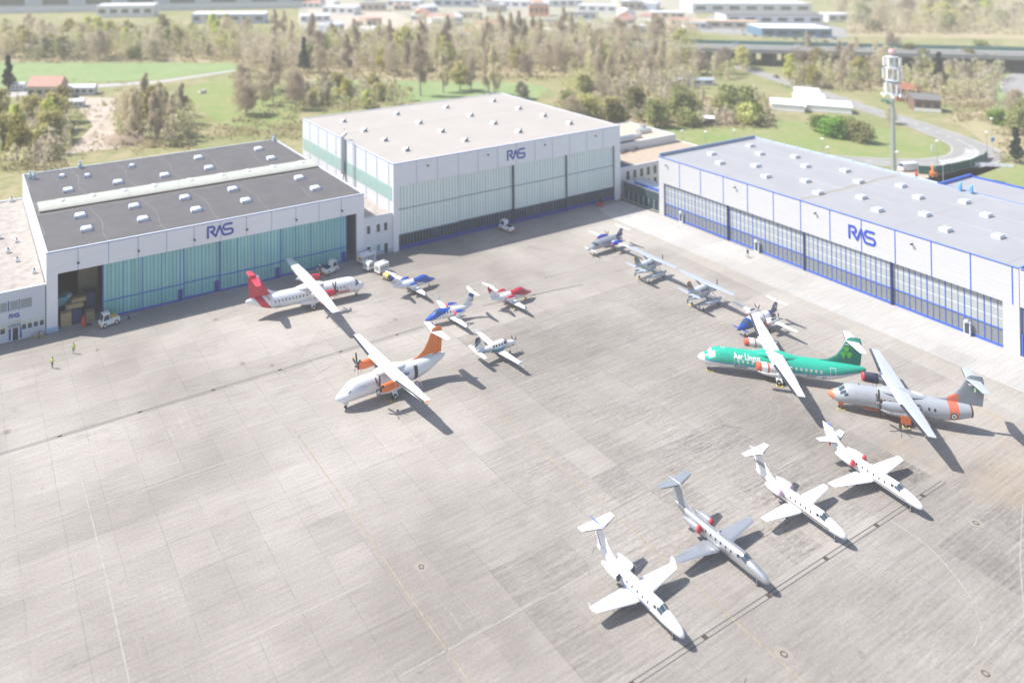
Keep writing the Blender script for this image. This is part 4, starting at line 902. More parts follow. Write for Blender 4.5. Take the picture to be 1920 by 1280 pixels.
def liv_green(t, F, i):
    for sg in (1, -1):
        flat(F.patch(1.60, 2.35, sg*4, sg*36, .015), 'window_cover', M_WHITE, t); flat(F.patch(1.75, 2.75, sg*36, sg*70, .015), 'window_cover', M_WHITE, t)
        window_row(F, t, 6.5, 20.4, .78, 2.50, sg, PALEW, .19, .25, skip=((9.9, 10.8),))
        flat(F.outline(21.2, 22.1, 1.3, 3.2, sg, .06), 'door', M_WHITE, t); flat(F.outline(5.9, 6.7, 1.55, 3.0, sg, .045), 'door', M_WHITE, t); flat(F.outline(3.6, 5.0, 1.75, 3.2, sg, .025), 'cargo_door', DKGREEN, t)
        flat(F.word('Aer Lingus', 1.0, 5.75 if sg < 0 else 10.2, 2.82, sg, bold=.03), 'lettering', M_WHITE, t)
        flat(F.word('Regional', .62, 5.9 if sg < 0 else 8.6, 1.42, sg, bold=.012), 'lettering', DKGREEN, t)
        flat(F.word('EI-FAU', .50, 17.6 if sg < 0 else 19.6, 1.42, sg, bold=.01), 'registration', DKGREEN, t)
        flat(F.rect(20.0, 20.22, 1.42, 1.78, sg, .016), 'flag', DKGREEN, t); flat(F.rect(20.36, 20.58, 1.42, 1.78, sg, .016), 'flag', RED_L, t)
        shamrock(t, 24.1, 5.35, .80, sg); flat(MB().box(23.95, 24.5, sg*.17-.004, sg*.17+.004, 6.5, 6.66), 'light_strip', M_WHITE, t)
    nac_covers(t, 0)
    v, f = text2d('EI-FAU', .75, .0); flat(MB().add([(12.9-b, 8.8-a, 4.32) for a, b in v], f), 'wing_lettering', GREYM, t)
    for x, y, w_ in ((1.9, -.5, 'at the nose wheel of the green airliner'), (12.9, -2.4, 'at the near main wheel of the green airliner')): chocks(t, x, y, w_)
    mb = MB()
    for a in range(16): mb.add([F.pt(4.2+.35*math.cos(2*math.pi*(a+u)/16)*r, .35*r*math.sin(2*math.pi*(a+u)/16)/1.4, .014) for u, r in ((0, .8), (1, .8), (1, 1), (0, 1))], [(0, 1, 2, 3)])
    flat(mb, 'roof_ring', M_WHITE, t)
PALEW = M('blanked_window', (.55, .60, .68), .25)
SCALE[:2] = [1.013, 1.032]
atr('green and white turboprop airliner with shamrock tail and covered engines', (125.296, 93.809), -.747, 1.013, 1.032, True, liv_green,
    wing_white('green_airliner_wing', top=(.70, .71, .73)), paint('green_fin', (.012, .22, .155), [('z>7.05', (.015, .30, .22)), ('x>25.4-(5-z)*0.1 and x<25.44-(5-z)*0.1', (.01, .14, .1))]),
    lambda t, c={}: c.setdefault('m', paint('green_airliner_body', (.022, .42, .29), [('z < 1.80-max(x-19,0)*-0.13 and z<2.7', WH), ('abs(z-(1.86-max(x-19,0)*-0.13))<0.07 and z<2.7', (.05, .22, .60)), ('x<1.05', WH), ('z<1.2 and x>5', WH), ('abs(x-10.1)<0.03 or abs(x-15.4)<0.025', (.018, .36, .25))])),
    lambda sg: paint('white_nacelle', WH), paint('pale_tailplane', (.78, .79, .80)))
# --- grey patrol aircraft
def liv_grey(t, F, i):
    e = i['e']
    windscreen(F, t, COCKPIT)
    for sg in (1, -1):
        for x in (6.9, 7.9, 8.7, 10.3, 11.1, 15.9+e, 18.6+e, 19.4+e): flat(F.oval(x, 2.66, .17, .22, sg), 'window', WINDOW, t)
        o = flat(F.oval(17.2+e, 2.62, .42, .42, sg, .02, 16), 'bubble_window', M('bubble_glass', (.10, .12, .13), .1) if 'bubble_glass' not in D.materials else D.materials['bubble_glass'], t)
        flat(F.outline(3.9, 5.6, 1.6, 3.1, sg, .03), 'cargo_door', FAINT, t); flat(F.outline(6.55, 7.3, 2.2, 3.1, sg, .035), 'hatch', FAINT, t); flat(F.outline(20.0+e, 20.75+e, 1.35, 3.2, sg, .045), 'door', FAINT, t)
        for r, m_ in ((.50, DKGREEN), (.34, M_WHITE), (.15, DKGREEN)): flat(F.oval(22.0+e, 2.18, r, r, sg, .016+(.5-r)*.02, 20), 'roundel', m_, t)
        for x, m_ in ((24.9+e, M('flag_green', (.05, .28, .07), .5) if 'flag_green' not in D.materials else D.materials['flag_green']), (25.15+e, M_WHITE), (25.4+e, D.materials.get('flag_green'))): flat(MB().box(x, x+.24, sg*.15-.004, sg*.15+.004, 5.5, 6.1), 'flag', m_, t)
        flat(MB().box(24.4+e, 25.2+e, sg*.165-.004, sg*.165+.004, 6.3, 6.55), 'light_strip', M_WHITE, t)
    put(MB().lathe([(0, .05), (.5, .42), (1.2, .55), (2.3, .45), (3.2, .05)], c=(15.6+e, 0, 3.62), axis='x', n=16, sz=.95), 'radome', M_WHITE, t, True, 70)
    put(MB().lathe([(0, .84), (.25, .80)], c=(24.55+e, 0, 2.78), axis='x', n=24, sz=1.02), 'tail_ring', M('dark_red_ring', (.12, .02, .02), .7), t)
    put(MB().box(5, 14, -.75, .75, .84, .98), 'belly_panel', ORANGE_B, t)
    xw = 11.25+i['dx']
    prop_unit(t, (xw-2.45, -4.05, 3.42), 1.96, 6, 74, BLADE, SPIN, tip=BLADE_TIP, chord=.40, bend=.08)
    put(MB().loft([[(x, 4.05+w_*math.cos(a), 3.28+h*math.sin(a)) for a in [2*math.pi*k/14 for k in range(14)]] for x, w_, h in ((xw-2.6, .42, .55), (xw-2.3, .53, .72), (xw-.4, .56, .74))]), 'open_cowling', M('navy_cowling', (.02, .025, .06), .5), t, True, 50)
    put(MB().lathe([(0, .50), (.25, .58)], c=(xw-2.72, 4.05, 3.28), axis='x', n=16, sz=1.2), 'cowling_ring', M('red_ring', (.5, .03, .04), .5), t)
    put(MB().cyl((xw-1.2, 4.05, 2.6), (xw-1.2, 4.05, 1.3), .03, n=5).cyl((xw-.6, 4.05, 2.6), (xw-.6, 4.05, 1.5), .03, n=5), 'hanging_cable', M('brown_cable', (.3, .17, .08), .7), t)
    flat(F.rect(11.2, 12.0, 1.05, 1.3, -1, .03), 'panel', ORANGE_B, t)
    for s in (-1, 1): put(MB().box(xw+.9, xw+2.3, s*2.3-.05, s*2.3+.05, .45, 1.5), 'gear_door', ORANGE_B, t)
    put(MB().box(1.5, 2.3, -.36, -.33, .5, 1.1).box(1.5, 2.3, .33, .36, .5, 1.1), 'gear_door', ORANGE_B, t)
    for s in (-1, 1): put(MB().sph((13.5+e+2, s*1.2, 1.1), .22, 8, 6).sph((15.0+e+2, s*1.15, 1.12), .22, 8, 6), 'side_blister', M_WHITE, t, True, 70)
    for x, y, w_ in ((1.9, -.5, 'at the nose wheel of the grey patrol aircraft'), (10.6, -2.4, 'at the near main wheel of the grey patrol aircraft')): chocks(t, x, y, w_)
    put(MB().cyl((4.6, 0, 3.7), (4.6, 0, 3.98), .06, n=6).cyl((8.2, 0, 3.75), (8.2, 0, 4.0), .08, n=6), 'roof_mast', BLACK, t)
FAINT = M('faint_red_line', (.45, .33, .33), .5); ORANGE_B = M('orange_primer', (.66, .16, .05), .5)
SCALE[:2] = [.993, 1.042]
GREYP = (.34, .365, .40)
atr('grey patrol turboprop with orange nose, orange tail band and a green-white roundel', (135.076, 75.922), -.83, .993, 1.042, False, liv_grey,
    wing_white('grey_wing', top=(.45, .48, .53)), paint('grey_fin', (.21, .24, .28), [('x>16.9 and x<18.55 and z<4.8', (.58, .14, .08)), ('x<17 and z<4.8', (.24, .27, .31)), ('x>21.05+(z-4)*0.18 and x<21.1+(z-4)*0.18', (.12, .14, .16))]),
    lambda t, c={}: c.setdefault('m', paint('grey_body', GREYP, [('x<0.85', (.66, .20, .10)), ('x>16.9 and x<18.3', (.60, .15, .09)), ('z<1.02 and x>1.5', (.60, .15, .05))])),
    lambda sg: paint('grey_nacelle', (.32, .35, .39)), paint('grey_tailplane', (.42, .46, .51)), cut=True)
# ------------------------------------------------------------------ business jets and small turboprops
def dark_boot(t, secs, wd, mat=None):
    put(wing([(a-.02, b, c, wd, .42) for a, b, c in secs]), 'leading_edge', mat or BLACK, t)
SILVER_LE = M('polished_edge', (.55, .57, .60), .25, .7)
def jet_engine(t, x, y, z, r, ln, mat, cover=None, front=None):
    e = put(MB().lathe([(0, r*.80), (.06, r*.93), (ln*.25, r), (ln*.6, r*.92), (ln*.85, r*.62), (ln, r*.50)], c=(x, y, z), axis='x', n=18), 'engine', mat, t, True, 60)
    if cover: put(MB().lathe([(-.16, r*.5), (-.10, r*.84), (.02, r*.97), (.16, r*.99)], c=(x, y, z), axis='x', n=18), 'engine_cover', cover, e, True, 60)
    else:
        put(MB().lathe([(-.02, r*.86), (.05, r*.86)], c=(x, y, z), axis='x', n=18), 'intake', front or COPPER, e)
        put(MB().lathe([(-.06, r*.98), (.0, r*.99)], c=(x+.05, y, z), axis='x', n=18), 'intake_lip', SILVER_LE, e, True, 60)
    put(MB().lathe([(0, r*.46), (.05, r*.44)], c=(x+ln-.02, y, z), axis='x', n=14), 'exhaust', COPPER, e)
    return e
def citation(label, pos, ang, sl, ss, L, span, base, cb, ttail=True, wx=None, tips=False, metal=0., cover=None, nwin=6, body=None, finp=None, hs=2.9, engp=None, wingp=None, rough=.22):
    """low-wing business jet with rear engines"""
    SCALE[0], SCALE[1] = sl, ss
    t = thing('business_jet', label, 'business jet', (pos[0], pos[1], 0), ang)
    k = L/15.6; r = .84; zc = 1.62
    F = Fus([(0, 1.33, .10, .09), (.10, 1.335, .27, .24), (.5*k, 1.37, .47, .43), (1.1*k, 1.43, .60, .54), (1.9*k, 1.51, .72, .66), (2.7*k, 1.56, .79, .72), (3.4*k, 1.66, .83, .83), (4.2*k, zc+.07, r, .82), (5.4*k, zc+.06, r, .80), (9.3*k, zc+.06, r, .80), (10.6*k, zc+.12, .70, .72),
             (12.0*k, 1.84, .50, .54), (13.3*k, 2.02, .30, .36), (14.3*k, 2.14, .14, .20), (14.6*k, 2.16, .05, .07)])
    bp = body or paint(label[:14]+'_body', base, metal=metal, rough=rough)
    put(F.mesh(50, 26), 'fuselage', bp, t, True, 50)
    wp = wingp or paint(label[:14]+'_wing', base, metal=metal, rough=rough+.05)
    h = span/2; wx = wx or 6.1*k; zr = 1.02
    for sg in (1, -1):
        W_ = put(wing([(wx+.1, 0, zr, 2.5, .13), (wx+.26, sg*.85, zr+.03, 2.3, .13), (wx+.95, sg*(h-.25), zr+.42, 1.05, .11), (wx+1.25, sg*h, zr+.44, .75, .09)]), 'wing', wp, t, True, 35)
        put(wing([(wx+2.0, sg*1.0, zr+.085, .07, .4), (wx+1.88, sg*(h*.60), zr+.29, .07, .4)]), 'flap_line', GREYM, W_)
        put(wing([(wx+1.84, sg*(h*.62), zr+.315, .06, .4), (wx+1.82, sg*(h-.5), zr+.44, .06, .4)]), 'aileron_line', GREYM, W_)
        put(MB().box(wx+1.9, wx+2.7, sg*(h*.60)-.03, sg*(h*.60)+.03, zr+.22, zr+.30), 'aileron_gap', GREYM, W_)
        if tips: put(wing([(wx+.95, sg*(h-.1), zr+.40, 1.05, .08), (wx+1.35, sg*(h+.12), zr+.85, .7, .07), (wx+1.6, sg*(h+.2), zr+1.05, .4, .06)]), 'winglet', wp, W_, True, 40)
        dark = [(wx+.17, sg*.95, zr+.03), (wx+.95, sg*(h-.35), zr+.41)]
        put(wing([(a-.03, b, c, .10, .5) for a, b, c in dark]), 'leading_edge', SILVER_LE, W_)
        ex, ey, ez = 9.35*k, 1.30, 2.02
        put(MB().loft([[(ex+.5, sg*.5, ez-.08), (ex+2.0, sg*.45, ez-.02), (ex+2.0, sg*.45, ez+.08), (ex+.5, sg*.5, ez+.10)], [(ex+.5, sg*1.0, ez-.05), (ex+2.0, sg*1.0, ez-.02), (ex+2.0, sg*1.0, ez+.06), (ex+.5, sg*1.0, ez+.08)]]), 'pylon', wp, t)
        jet_engine(t, ex, sg*ey, ez, .46, 2.5, engp or wp, cover)
    zt = 4.55 if ttail else 4.35; xf = 14.55*k
    fp = finp or wp
    if ttail:
        put(wing([(10.6*k, 0, 2.35, 3.9*k, .03), (11.6*k, 0, 2.62, 2.9*k, .06), (12.15*k, 0, 2.95, 2.45*k, .08), (13.55*k, 0, 4.25, 1.75, .09), (13.75*k, 0, zt, 1.5, .07)], True), 'fin', fp, t, True, 35)
        put(MB().lathe([(0, .02), (.5, .12), (1.4, .12), (2.4, .02)], c=(13.3*k, 0, zt+.0), axis='x', n=10), 'fin_bullet', fp, t, True, 60)
        zh, xh = zt-.02, 13.45*k
    else:
        put(wing([(10.4*k, 0, 2.35, 4.0*k, .03), (11.7*k, 0, 2.68, 3.0*k, .06), (12.3*k, 0, 2.9, 2.6*k, .08), (13.75*k, 0, zt-.1, 1.45, .08), (13.9*k, 0, zt, 1.2, .06)], True), 'fin', fp, t, True, 35)
        zh, xh = 2.72, 12.75*k
    for sg in (1, -1):
        hp = put(wing([(xh, sg*.04, zh, 1.6, .10), (xh+.75, sg*hs, zh+(.0 if ttail else .30), .85, .09)]), 'tailplane', wp, t, True, 35)
        put(wing([(xh-.02, sg*.35, zh, .13, .55), (xh+.70, sg*(hs-.1), zh+(0 if ttail else .29), .11, .55)]), 'deicing_boot', BLACK, hp)
        put(wing([(xh+1.12, sg*.2, zh+.05, .03, .4), (xh+1.33, sg*(hs-.1), zh+.04+(0 if ttail else .29), .03, .4)]), 'elevator_line', GREYM, hp)
    # cockpit glass and cabin windows
    for sg in (1, -1):
        flat(F.patch(2.62*k, 3.30*k, sg*2, sg*40, .014), 'windscreen', COCKPIT, t)
        flat(F.patch(2.72*k, 3.55*k, sg*41, sg*66, .014), 'windscreen', COCKPIT, t)
        flat(F.patch(3.64*k, 4.05*k, sg*48, sg*70, .014), 'side_window', WINDOW, t)
        x0 = 4.9*k; base = None
        for q in range(nwin):
            x = x0+q*.78
            if base is None: base = flat(F.oval(x, 1.98, .115, .16, sg), 'window', WINDOW, t); bx = x
            else: copyat(base, ((x-bx)*SCALE[0], 0, 0), t)
    flat(F.outline(4.15*k, 4.75*k, 1.35, 2.25, -1, .025), 'door', GREYM, t)
    gear(t, 'nose_gear', 1.75*k, 0, 1.15, .22, .14, STRUT, 1)
    for sg in (1, -1): gear(t, 'main_gear', wx+1.75, sg*2.0, 1.15, .29, .2, STRUT, 1)
    put(MB().cyl((5.6*k, 0, 2.4), (5.65*k, 0, 2.72), .05, n=6).box(7.2*k, 7.5*k, -.03, .03, 2.4, 2.66), 'antenna', wp, t)
    if cb: cb(t, F, k)
    return t
# nearest white jet with blue stripe and winglets
SCALE[:] = [.994, .985, ZS]
def cb_a(t, F, k):
    flat(F.patch(8.9*k, 9.35*k, -88, -30, .02), 'open_hatch', M('open_hatch', (.10, .11, .13), .7), t)
    flat(F.word('D-CHMC', .42, 0, 0, -1) if False else MB().add([(12.25*k+a*.9*.42+b*.3, -.17, 3.2-a*.16+b*.42) for a, b in text2d('N7284', 1, .02)[0]], text2d('N7284', 1, .02)[1]), 'registration', GREYM, t)
def stripe_exp(z0, slope, w, x0=0, x1=99): return f'abs(z-({z0}+(x-4)*{slope}))<{w} and x>{x0} and x<{x1}'
citation('white business jet with upturned wing tips and a blue belly stripe, nearest the camera', (74.285, 57.832), 1.554, .994, .985, 13.9, 14.2, WH, cb_a, True, 5.55, True, nwin=5, hs=2.9,
    body=paint('near_jet_body', WH, [('z<1.45-(x-5)*-0.03 and x>4.2 and x<11', (.03, .14, .42)), ('abs(z-(1.56+(x-5)*0.03))<0.03 and x>4', (.02, .05, .2)), ('z<1.3 and x>4.2 and x<9', WH)]),
    finp=paint('near_jet_fin', WH, [('z>4.25-(x-12.6)*0.12 and z<4.47-(x-12.6)*0.12', (.02, .10, .45)), ('z>4.5', (.03, .13, .5)), ('abs(x-(13.6-(4.5-z)*0.55))<0.10 and z<3.6', (.03, .12, .42)), ('abs(x-(13.45-(4.5-z)*0.55))<0.03 and z<3.9', (.03, .03, .06))]))
# silver jet
citation('silver grey business jet with dark blue tailplane and red engine covers', (89.744, 57.671), 1.56, .922, .952, 15.8, 15.8, (.56, .58, .61), None, True, 6.5, False, .55, REDC, 6, hs=3.3,
    body=paint('silver_body', (.44, .45, .465), [('abs(z-(1.62+(x-5)*0.045))<0.025 and x>4.5', (.03, .035, .05)), ('abs(z-(1.40+(x-6)*0.04))<0.03 and x>6 and x<12', (.16, .17, .2))], .28, .6),
    wingp=paint('silver_wing', (.33, .355, .395), [('x>8.55 and abs(y)>5.0 and abs(y)<7.3', (.32, .345, .39)), ('x>8.7 and abs(y)<2.4', (.34, .365, .40))], .38, .35), rough=.3)
D.objects['tailplane'].name = D.objects['tailplane'].name
# white jet with lilac engine covers
def reg_fin(txt, mat):
    def f(t, F, k):
        v, q = text2d(txt, 1, .02)
        for sg in (1, -1): flat(MB().add([(12.75*k+(a*.46-b*.1 if sg < 0 else 1.9-a*.46), sg*.20, 3.15-a*.0+b*.55) for a, b in v], q), 'registration', mat, t)
    return f
citation('white business jet with lilac engine covers, between the silver jet and the rightmost jet', (105.523, 57.205), 1.549, .894, .941, 15.0, 15.0, WH, reg_fin('N525GQ', M('dark_registration', (.05, .05, .08), .5)), True, 6.0, False, 0., M('lilac_cover', (.50, .36, .46), .7, vary=.12, vscale=3), 5, hs=2.8,
    body=paint('brown_line_body', WH, [('z < 1.50+(x-4)*0.05 and z > 1.36+(x-4)*0.05 and x>2.0', (.13, .06, .055)), ('abs(z-(1.30+(x-4)*0.05))<0.025 and x>2', (.4, .3, .2))]))
# rightmost white jet
def cb_d(t, F, k):
    put(MB().lathe([(0, .20), (.35, .33), (.8, .02)], c=(13.6*k, 0, 2.06), axis='x', n=12), 'tail_cover', REDC, t, True, 60)
    put(MB().box(13.7*k, 14.4*k, -.11, .11, 4.33, 4.40), 'fin_cap', BLUE, t); reg_fin('LZ-XYZ', GREYM)(t, F, k)
citation('white business jet with low tailplane and red engine covers, rightmost of the row', (120.286, 55.136), 1.463, 1.008, .97, 14.4, 15.9, WH, cb_d, False, 6.0, False, 0., REDC, 6, hs=2.8,
    body=paint('low_tail_body', WH, [('abs(z-(1.42+(x-4)*0.03))<0.045 and x>2', (.09, .08, .10))]))

# ---- light jets with engines standing on the wings
def hjet(label, pos, ang, sl, ss, upper, split, accent=None, cover=None, reg=None):
    SCALE[0], SCALE[1] = sl, ss
    t = thing('light_jet', label, 'business jet', (pos[0], pos[1], 0), ang)
    F = Fus([(0, 1.10, .04, .03), (.35, 1.12, .25, .17), (1.0, 1.20, .48, .34), (1.8, 1.34, .66, .52), (2.4, 1.47, .74, .68), (3.1, 1.63, .78, .86), (3.9, 1.67, .79, .90), (5.0, 1.62, .78, .84), (7.4, 1.60, .76, .80), (8.8, 1.66, .64, .68), (10.2, 1.80, .42, .47), (11.4, 1.96, .24, .30), (12.3, 2.06, .10, .14), (12.6, 2.08, .03, .04)])
    rg = [(split, upper)]
    if accent: rg = [(split.replace('0.0)', '-0.13)'), accent)]+rg
    put(F.mesh(50, 26), 'fuselage', paint('light_jet_body', WH, rg), t, True, 50)
    wp = paint('light_jet_wing', WH)
    for sg in (1, -1):
        W_ = put(wing([(5.55, 0, .98, 2.3, .13), (5.7, sg*.8, 1.0, 2.1, .13), (6.55, sg*5.75, 1.27, .95, .11), (6.75, sg*6.0, 1.29, .7, .09)]), 'wing', wp, t, True, 35)
        put(wing([(6.7, sg*5.85, 1.28, .85, .08), (7.15, sg*6.05, 1.75, .55, .07), (7.4, sg*6.1, 2.05, .32, .06)]), 'winglet', wp, W_, True, 40)
        put(wing([(5.66, sg*.95, 1.01, .10, .5), (6.50, sg*5.6, 1.26, .10, .5)]), 'leading_edge', SILVER_LE, W_)
        put(wing([(7.2, sg*1.0, 1.09, .035, .4), (7.15, sg*5.4, 1.31, .035, .4)]), 'flap_line', GREYM, W_)
        put(MB().loft([[(6.9, sg*1.62, 1.05), (8.0, sg*1.62, 1.05), (8.0, sg*1.72, 1.05), (6.9, sg*1.72, 1.05)], [(6.9, sg*1.60, 1.75), (8.4, sg*1.60, 1.75), (8.4, sg*1.74, 1.75), (6.9, sg*1.74, 1.75)]]), 'pylon', wp, t)
        e = put(MB().lathe([(0, .34), (.08, .41), (.6, .46), (1.4, .43), (2.1, .28), (2.5, .20)], c=(6.7, sg*1.67, 2.0), axis='x', n=18), 'engine', paint('light_jet_engine', WH, [('z>2.16', upper)]), t, True, 60)
        put(MB().lathe([(-.08, .30), (-.02, .38), (.12, .43)], c=(6.7, sg*1.67, 2.0), axis='x', n=16), 'engine_cover', cover or REDC, e, True, 60)
        put(MB().lathe([(0, .21), (.05, .19)], c=(9.18, sg*1.67, 2.0), axis='x', n=12), 'exhaust', COPPER, e)
        hp = put(wing([(11.55, sg*.04, 4.44, 1.2, .10), (12.25, sg*2.25, 4.44, .65, .09)]), 'tailplane', wp, t, True, 35)
        flat(F.patch(2.45, 3.1, sg*4, sg*42, .014), 'windscreen', COCKPIT, t); flat(F.patch(2.65, 3.35, sg*46, sg*76, .014), 'side_window', COCKPIT, t)
        for x in (4.75, 5.45, 6.15): flat(F.oval(x, 1.92, .14, .20, sg), 'window', WINDOW, t)
        if reg:
            v, f = text2d(reg, .55, .015); flat(MB().add([(11.5+a*(1 if sg < 0 else -1)*.75+(0 if sg < 0 else 1.1)+b*.2, sg*.15, 2.75+b) for a, b in v], f), 'registration', GREYM, t)
    put(wing([(9.2, 0, 2.25, 3.0, .03), (9.9, 0, 2.5, 2.4, .06), (10.4, 0, 2.85, 2.05, .09), (11.55, 0, 4.1, 1.45, .09), (11.75, 0, 4.45, 1.25, .07), (11.95, 0, 4.54, .9, .05)], True), 'fin', paint('light_jet_fin', WH, [('z>3.45+(12-x)*0.55', upper)]+([('abs(z-(3.42+(12-x)*0.55))<0.06', accent)] if accent else [])), t, True, 35)
    put(MB().box(3.7, 3.8, -.02, .02, 2.55, 2.75).box(4.3, 4.4, -.02, .02, 2.5, 2.72).box(4.9, 5.0, -.02, .02, 2.45, 2.66), 'antenna', paint('light_jet_antenna', upper), t)
    gear(t, 'nose_gear', 1.9, 0, 1.1, .2, .14, STRUT, 1)
    for sg in (1, -1): gear(t, 'main_gear', 7.1, sg*1.55, 1.05, .25, .18, STRUT, 1)
    return t
BL = (.018, .085, .40)
SCALE[:2] = [.946, 1.004]
hjet('white light jet with blue nose and green edge stripe, behind the orange-tailed airliner', (88.199, 130.242), -.095, .946, 1.004, BL, 'z > 1.62-max(3.6-x,0.0)*0.30+max(x-3.6,0.0)*0.26 and x<6.8', (.06, .45, .18), REDC, 'N420E')
SCALE[:2] = [1.018, .95]
hjet('white light jet with blue nose and blue tail, next to the yellow ground cart', (101.326, 144.982), -3.058, 1.018, .95, BL, 'z > 1.15-max(3.6-x,-9)*-0.01+max(x-2.6,0.0)*0.22 and x<6.6', None, REDC, 'N71AE')
SCALE[:2] = [.999, .95]
tj = hjet('white light jet with red nose and red tail', (116.881, 129.541), -3.10, .999, .95, (.47, .02, .045), 'z > 1.15-max(3.6-x,-9)*-0.01+max(x-2.6,0.0)*0.22 and x<6.6', None, REDC, None)
chocks(tj, 1.9, .1, 'at the nose wheel of the red and white light jet'); chocks(tj, 7.1, 1.6, 'at the main wheel of the red and white light jet')

# ---- pusher twins with a foreplane
def pusher(label, pos, ang, sl, ss, bodyp, nacp, finp, forep, wingp, cover=True, reg=None):
    SCALE[0], SCALE[1] = sl, ss
    t = thing('pusher_turboprop', label, 'turboprop plane', (pos[0], pos[1], 0), ang)
    F = Fus([(0, 1.40, .04, .04), (.4, 1.42, .22, .18), (1.2, 1.50, .48, .38), (2.2, 1.66, .74, .62), (3.2, 1.83, .90, .84), (4.2, 1.90, .97, .92), (5.6, 1.92, .98, .92), (7.6, 1.94, .96, .90), (9.2, 2.0, .82, .78), (11.0, 2.12, .50, .52), (12.6, 2.22, .22, .28), (13.6, 2.26, .06, .09)])
    put(F.mesh(50, 26), 'fuselage', bodyp, t, True, 50)
    for sg in (1, -1):
        put(wing([(8.0, 0, 2.0, 1.85, .14), (8.15, sg*2.2, 1.97, 1.6, .13), (8.6, sg*6.9, 2.0, .68, .12), (8.75, sg*7.0, 2.0, .4, .1)]), 'wing', wingp, t, True, 35)
        put(wing([(.75, sg*.1, 1.38, .75, .12), (.95, sg*1.65, 1.34, .52, .10)]), 'foreplane', forep, t, True, 35)
        n = put(MB().lathe([(0, .16), (.3, .34), (1.2, .46), (2.4, .44), (3.3, .30), (3.7, .20)], c=(6.6, sg*2.25, 2.08), axis='x', n=16), 'nacelle', nacp, t, True, 60)
        put(MB().lathe([(-.04, .15), (.14, .25)], c=(6.58, sg*2.25, 2.02), axis='x', n=12), 'intake_cover', REDC, n)
        prop_unit(t, (10.3, sg*2.25, 2.08), 1.08, 5, 15+30*(sg > 0), BLADE, SPIN, True, None, .20, .6, .2)
        put(wing([(12.75, sg*.03, 3.90, 1.05, .10), (13.35, sg*2.2, 3.90, .58, .09)]), 'tailplane', M_WHITE, t, True, 35)
        flat(F.patch(2.1, 2.95, sg*4, sg*40, .014), 'windscreen', COCKPIT, t); flat(F.patch(2.35, 3.3, sg*44, sg*74, .014), 'side_window', COCKPIT, t)
        for x in (4.6, 5.25, 5.9, 6.55, 7.2): flat(F.oval(x, 2.22, .13, .18, sg), 'window', WINDOW, t)
        put(MB().box(11.2, 12.6, sg*.25-.02, sg*.25+.02, 1.35, 1.9), 'ventral_fin', finp, t)
        if reg:
            v, f = text2d(reg, .6, .02); flat(MB().add([(12.3+a*(1 if sg < 0 else -1)*.6+(0 if sg < 0 else 1.0)+b*.2, sg*.13, 2.85+b) for a, b in v], f), 'registration', M_WHITE, t)
    put(wing([(10.6, 0, 2.45, 2.9, .04), (11.3, 0, 2.7, 2.2, .08), (12.75, 0, 3.85, 1.15, .09), (12.9, 0, 3.98, .95, .06)], True), 'fin', finp, t, True, 35)
    gear(t, 'nose_gear', 2.6, 0, 1.2, .2, .14, STRUT, 1)
    for sg in (1, -1): gear(t, 'main_gear', 8.6, sg*1.5, 1.3, .28, .2, STRUT, 1)
    return t
SCALE[:2] = [1.03, 1.03]
SILV = (.40, .42, .45)
tp = pusher('silver grey pusher turboprop with blue engines and navy fin, farthest of the right-hand row', (144.131, 139.17), .072, 1.03, 1.03, paint('silver_pusher_body', SILV, [('x>10.4', (.02, .05, .22))], .3, .4), paint('blue_nacelle', (.015, .06, .42)),
       paint('navy_fin', (.02, .03, .14), [('abs(z-3.1-0.25*sin(x*5))<0.10 and x>12', (.5, .52, .58)), ('abs(z-3.55)<0.05', (.4, .42, .5))]), paint('silver_foreplane', (.62, .64, .67)), paint('silver_pusher_wing', (.55, .58, .64)))
chocks(tp, 8.6, -1.5, 'at the main wheel of the silver pusher plane')
SCALE[:2] = [.973, .987]
tp = pusher('white pusher turboprop with blue nose and black-striped tail, behind the green airliner', (141.501, 96.877), -.001, .973, .987, paint('striped_body', WH, [('x<3.9-(z-1.9)*0.3', (.012, .06, .30)), ('abs(x-4.7)<0.14 or abs(x-5.25)<0.08 or abs(x-7.9)<0.12', (.03, .03, .05)), ('z<1.5 and x<9', (.02, .05, .2)), ('x>10.2', (.02, .035, .14))]), paint('white_pod', WH, [('z>2.42 and x>7.6', (.03, .03, .05))]),
       paint('striped_fin', (.03, .03, .07), [('abs((x-z*0.9)-8.9)<0.12 or abs((x-z*0.9)-9.45)<0.08', (.55, .55, .6)), ('z>3.7', (.1, .1, .12))]), paint('blue_foreplane', (.012, .06, .32)), paint('white_pusher_wing', WH), reg='N181')
chocks(tp, 8.6, -1.4, 'at the main wheel of the blue-nosed pusher plane')

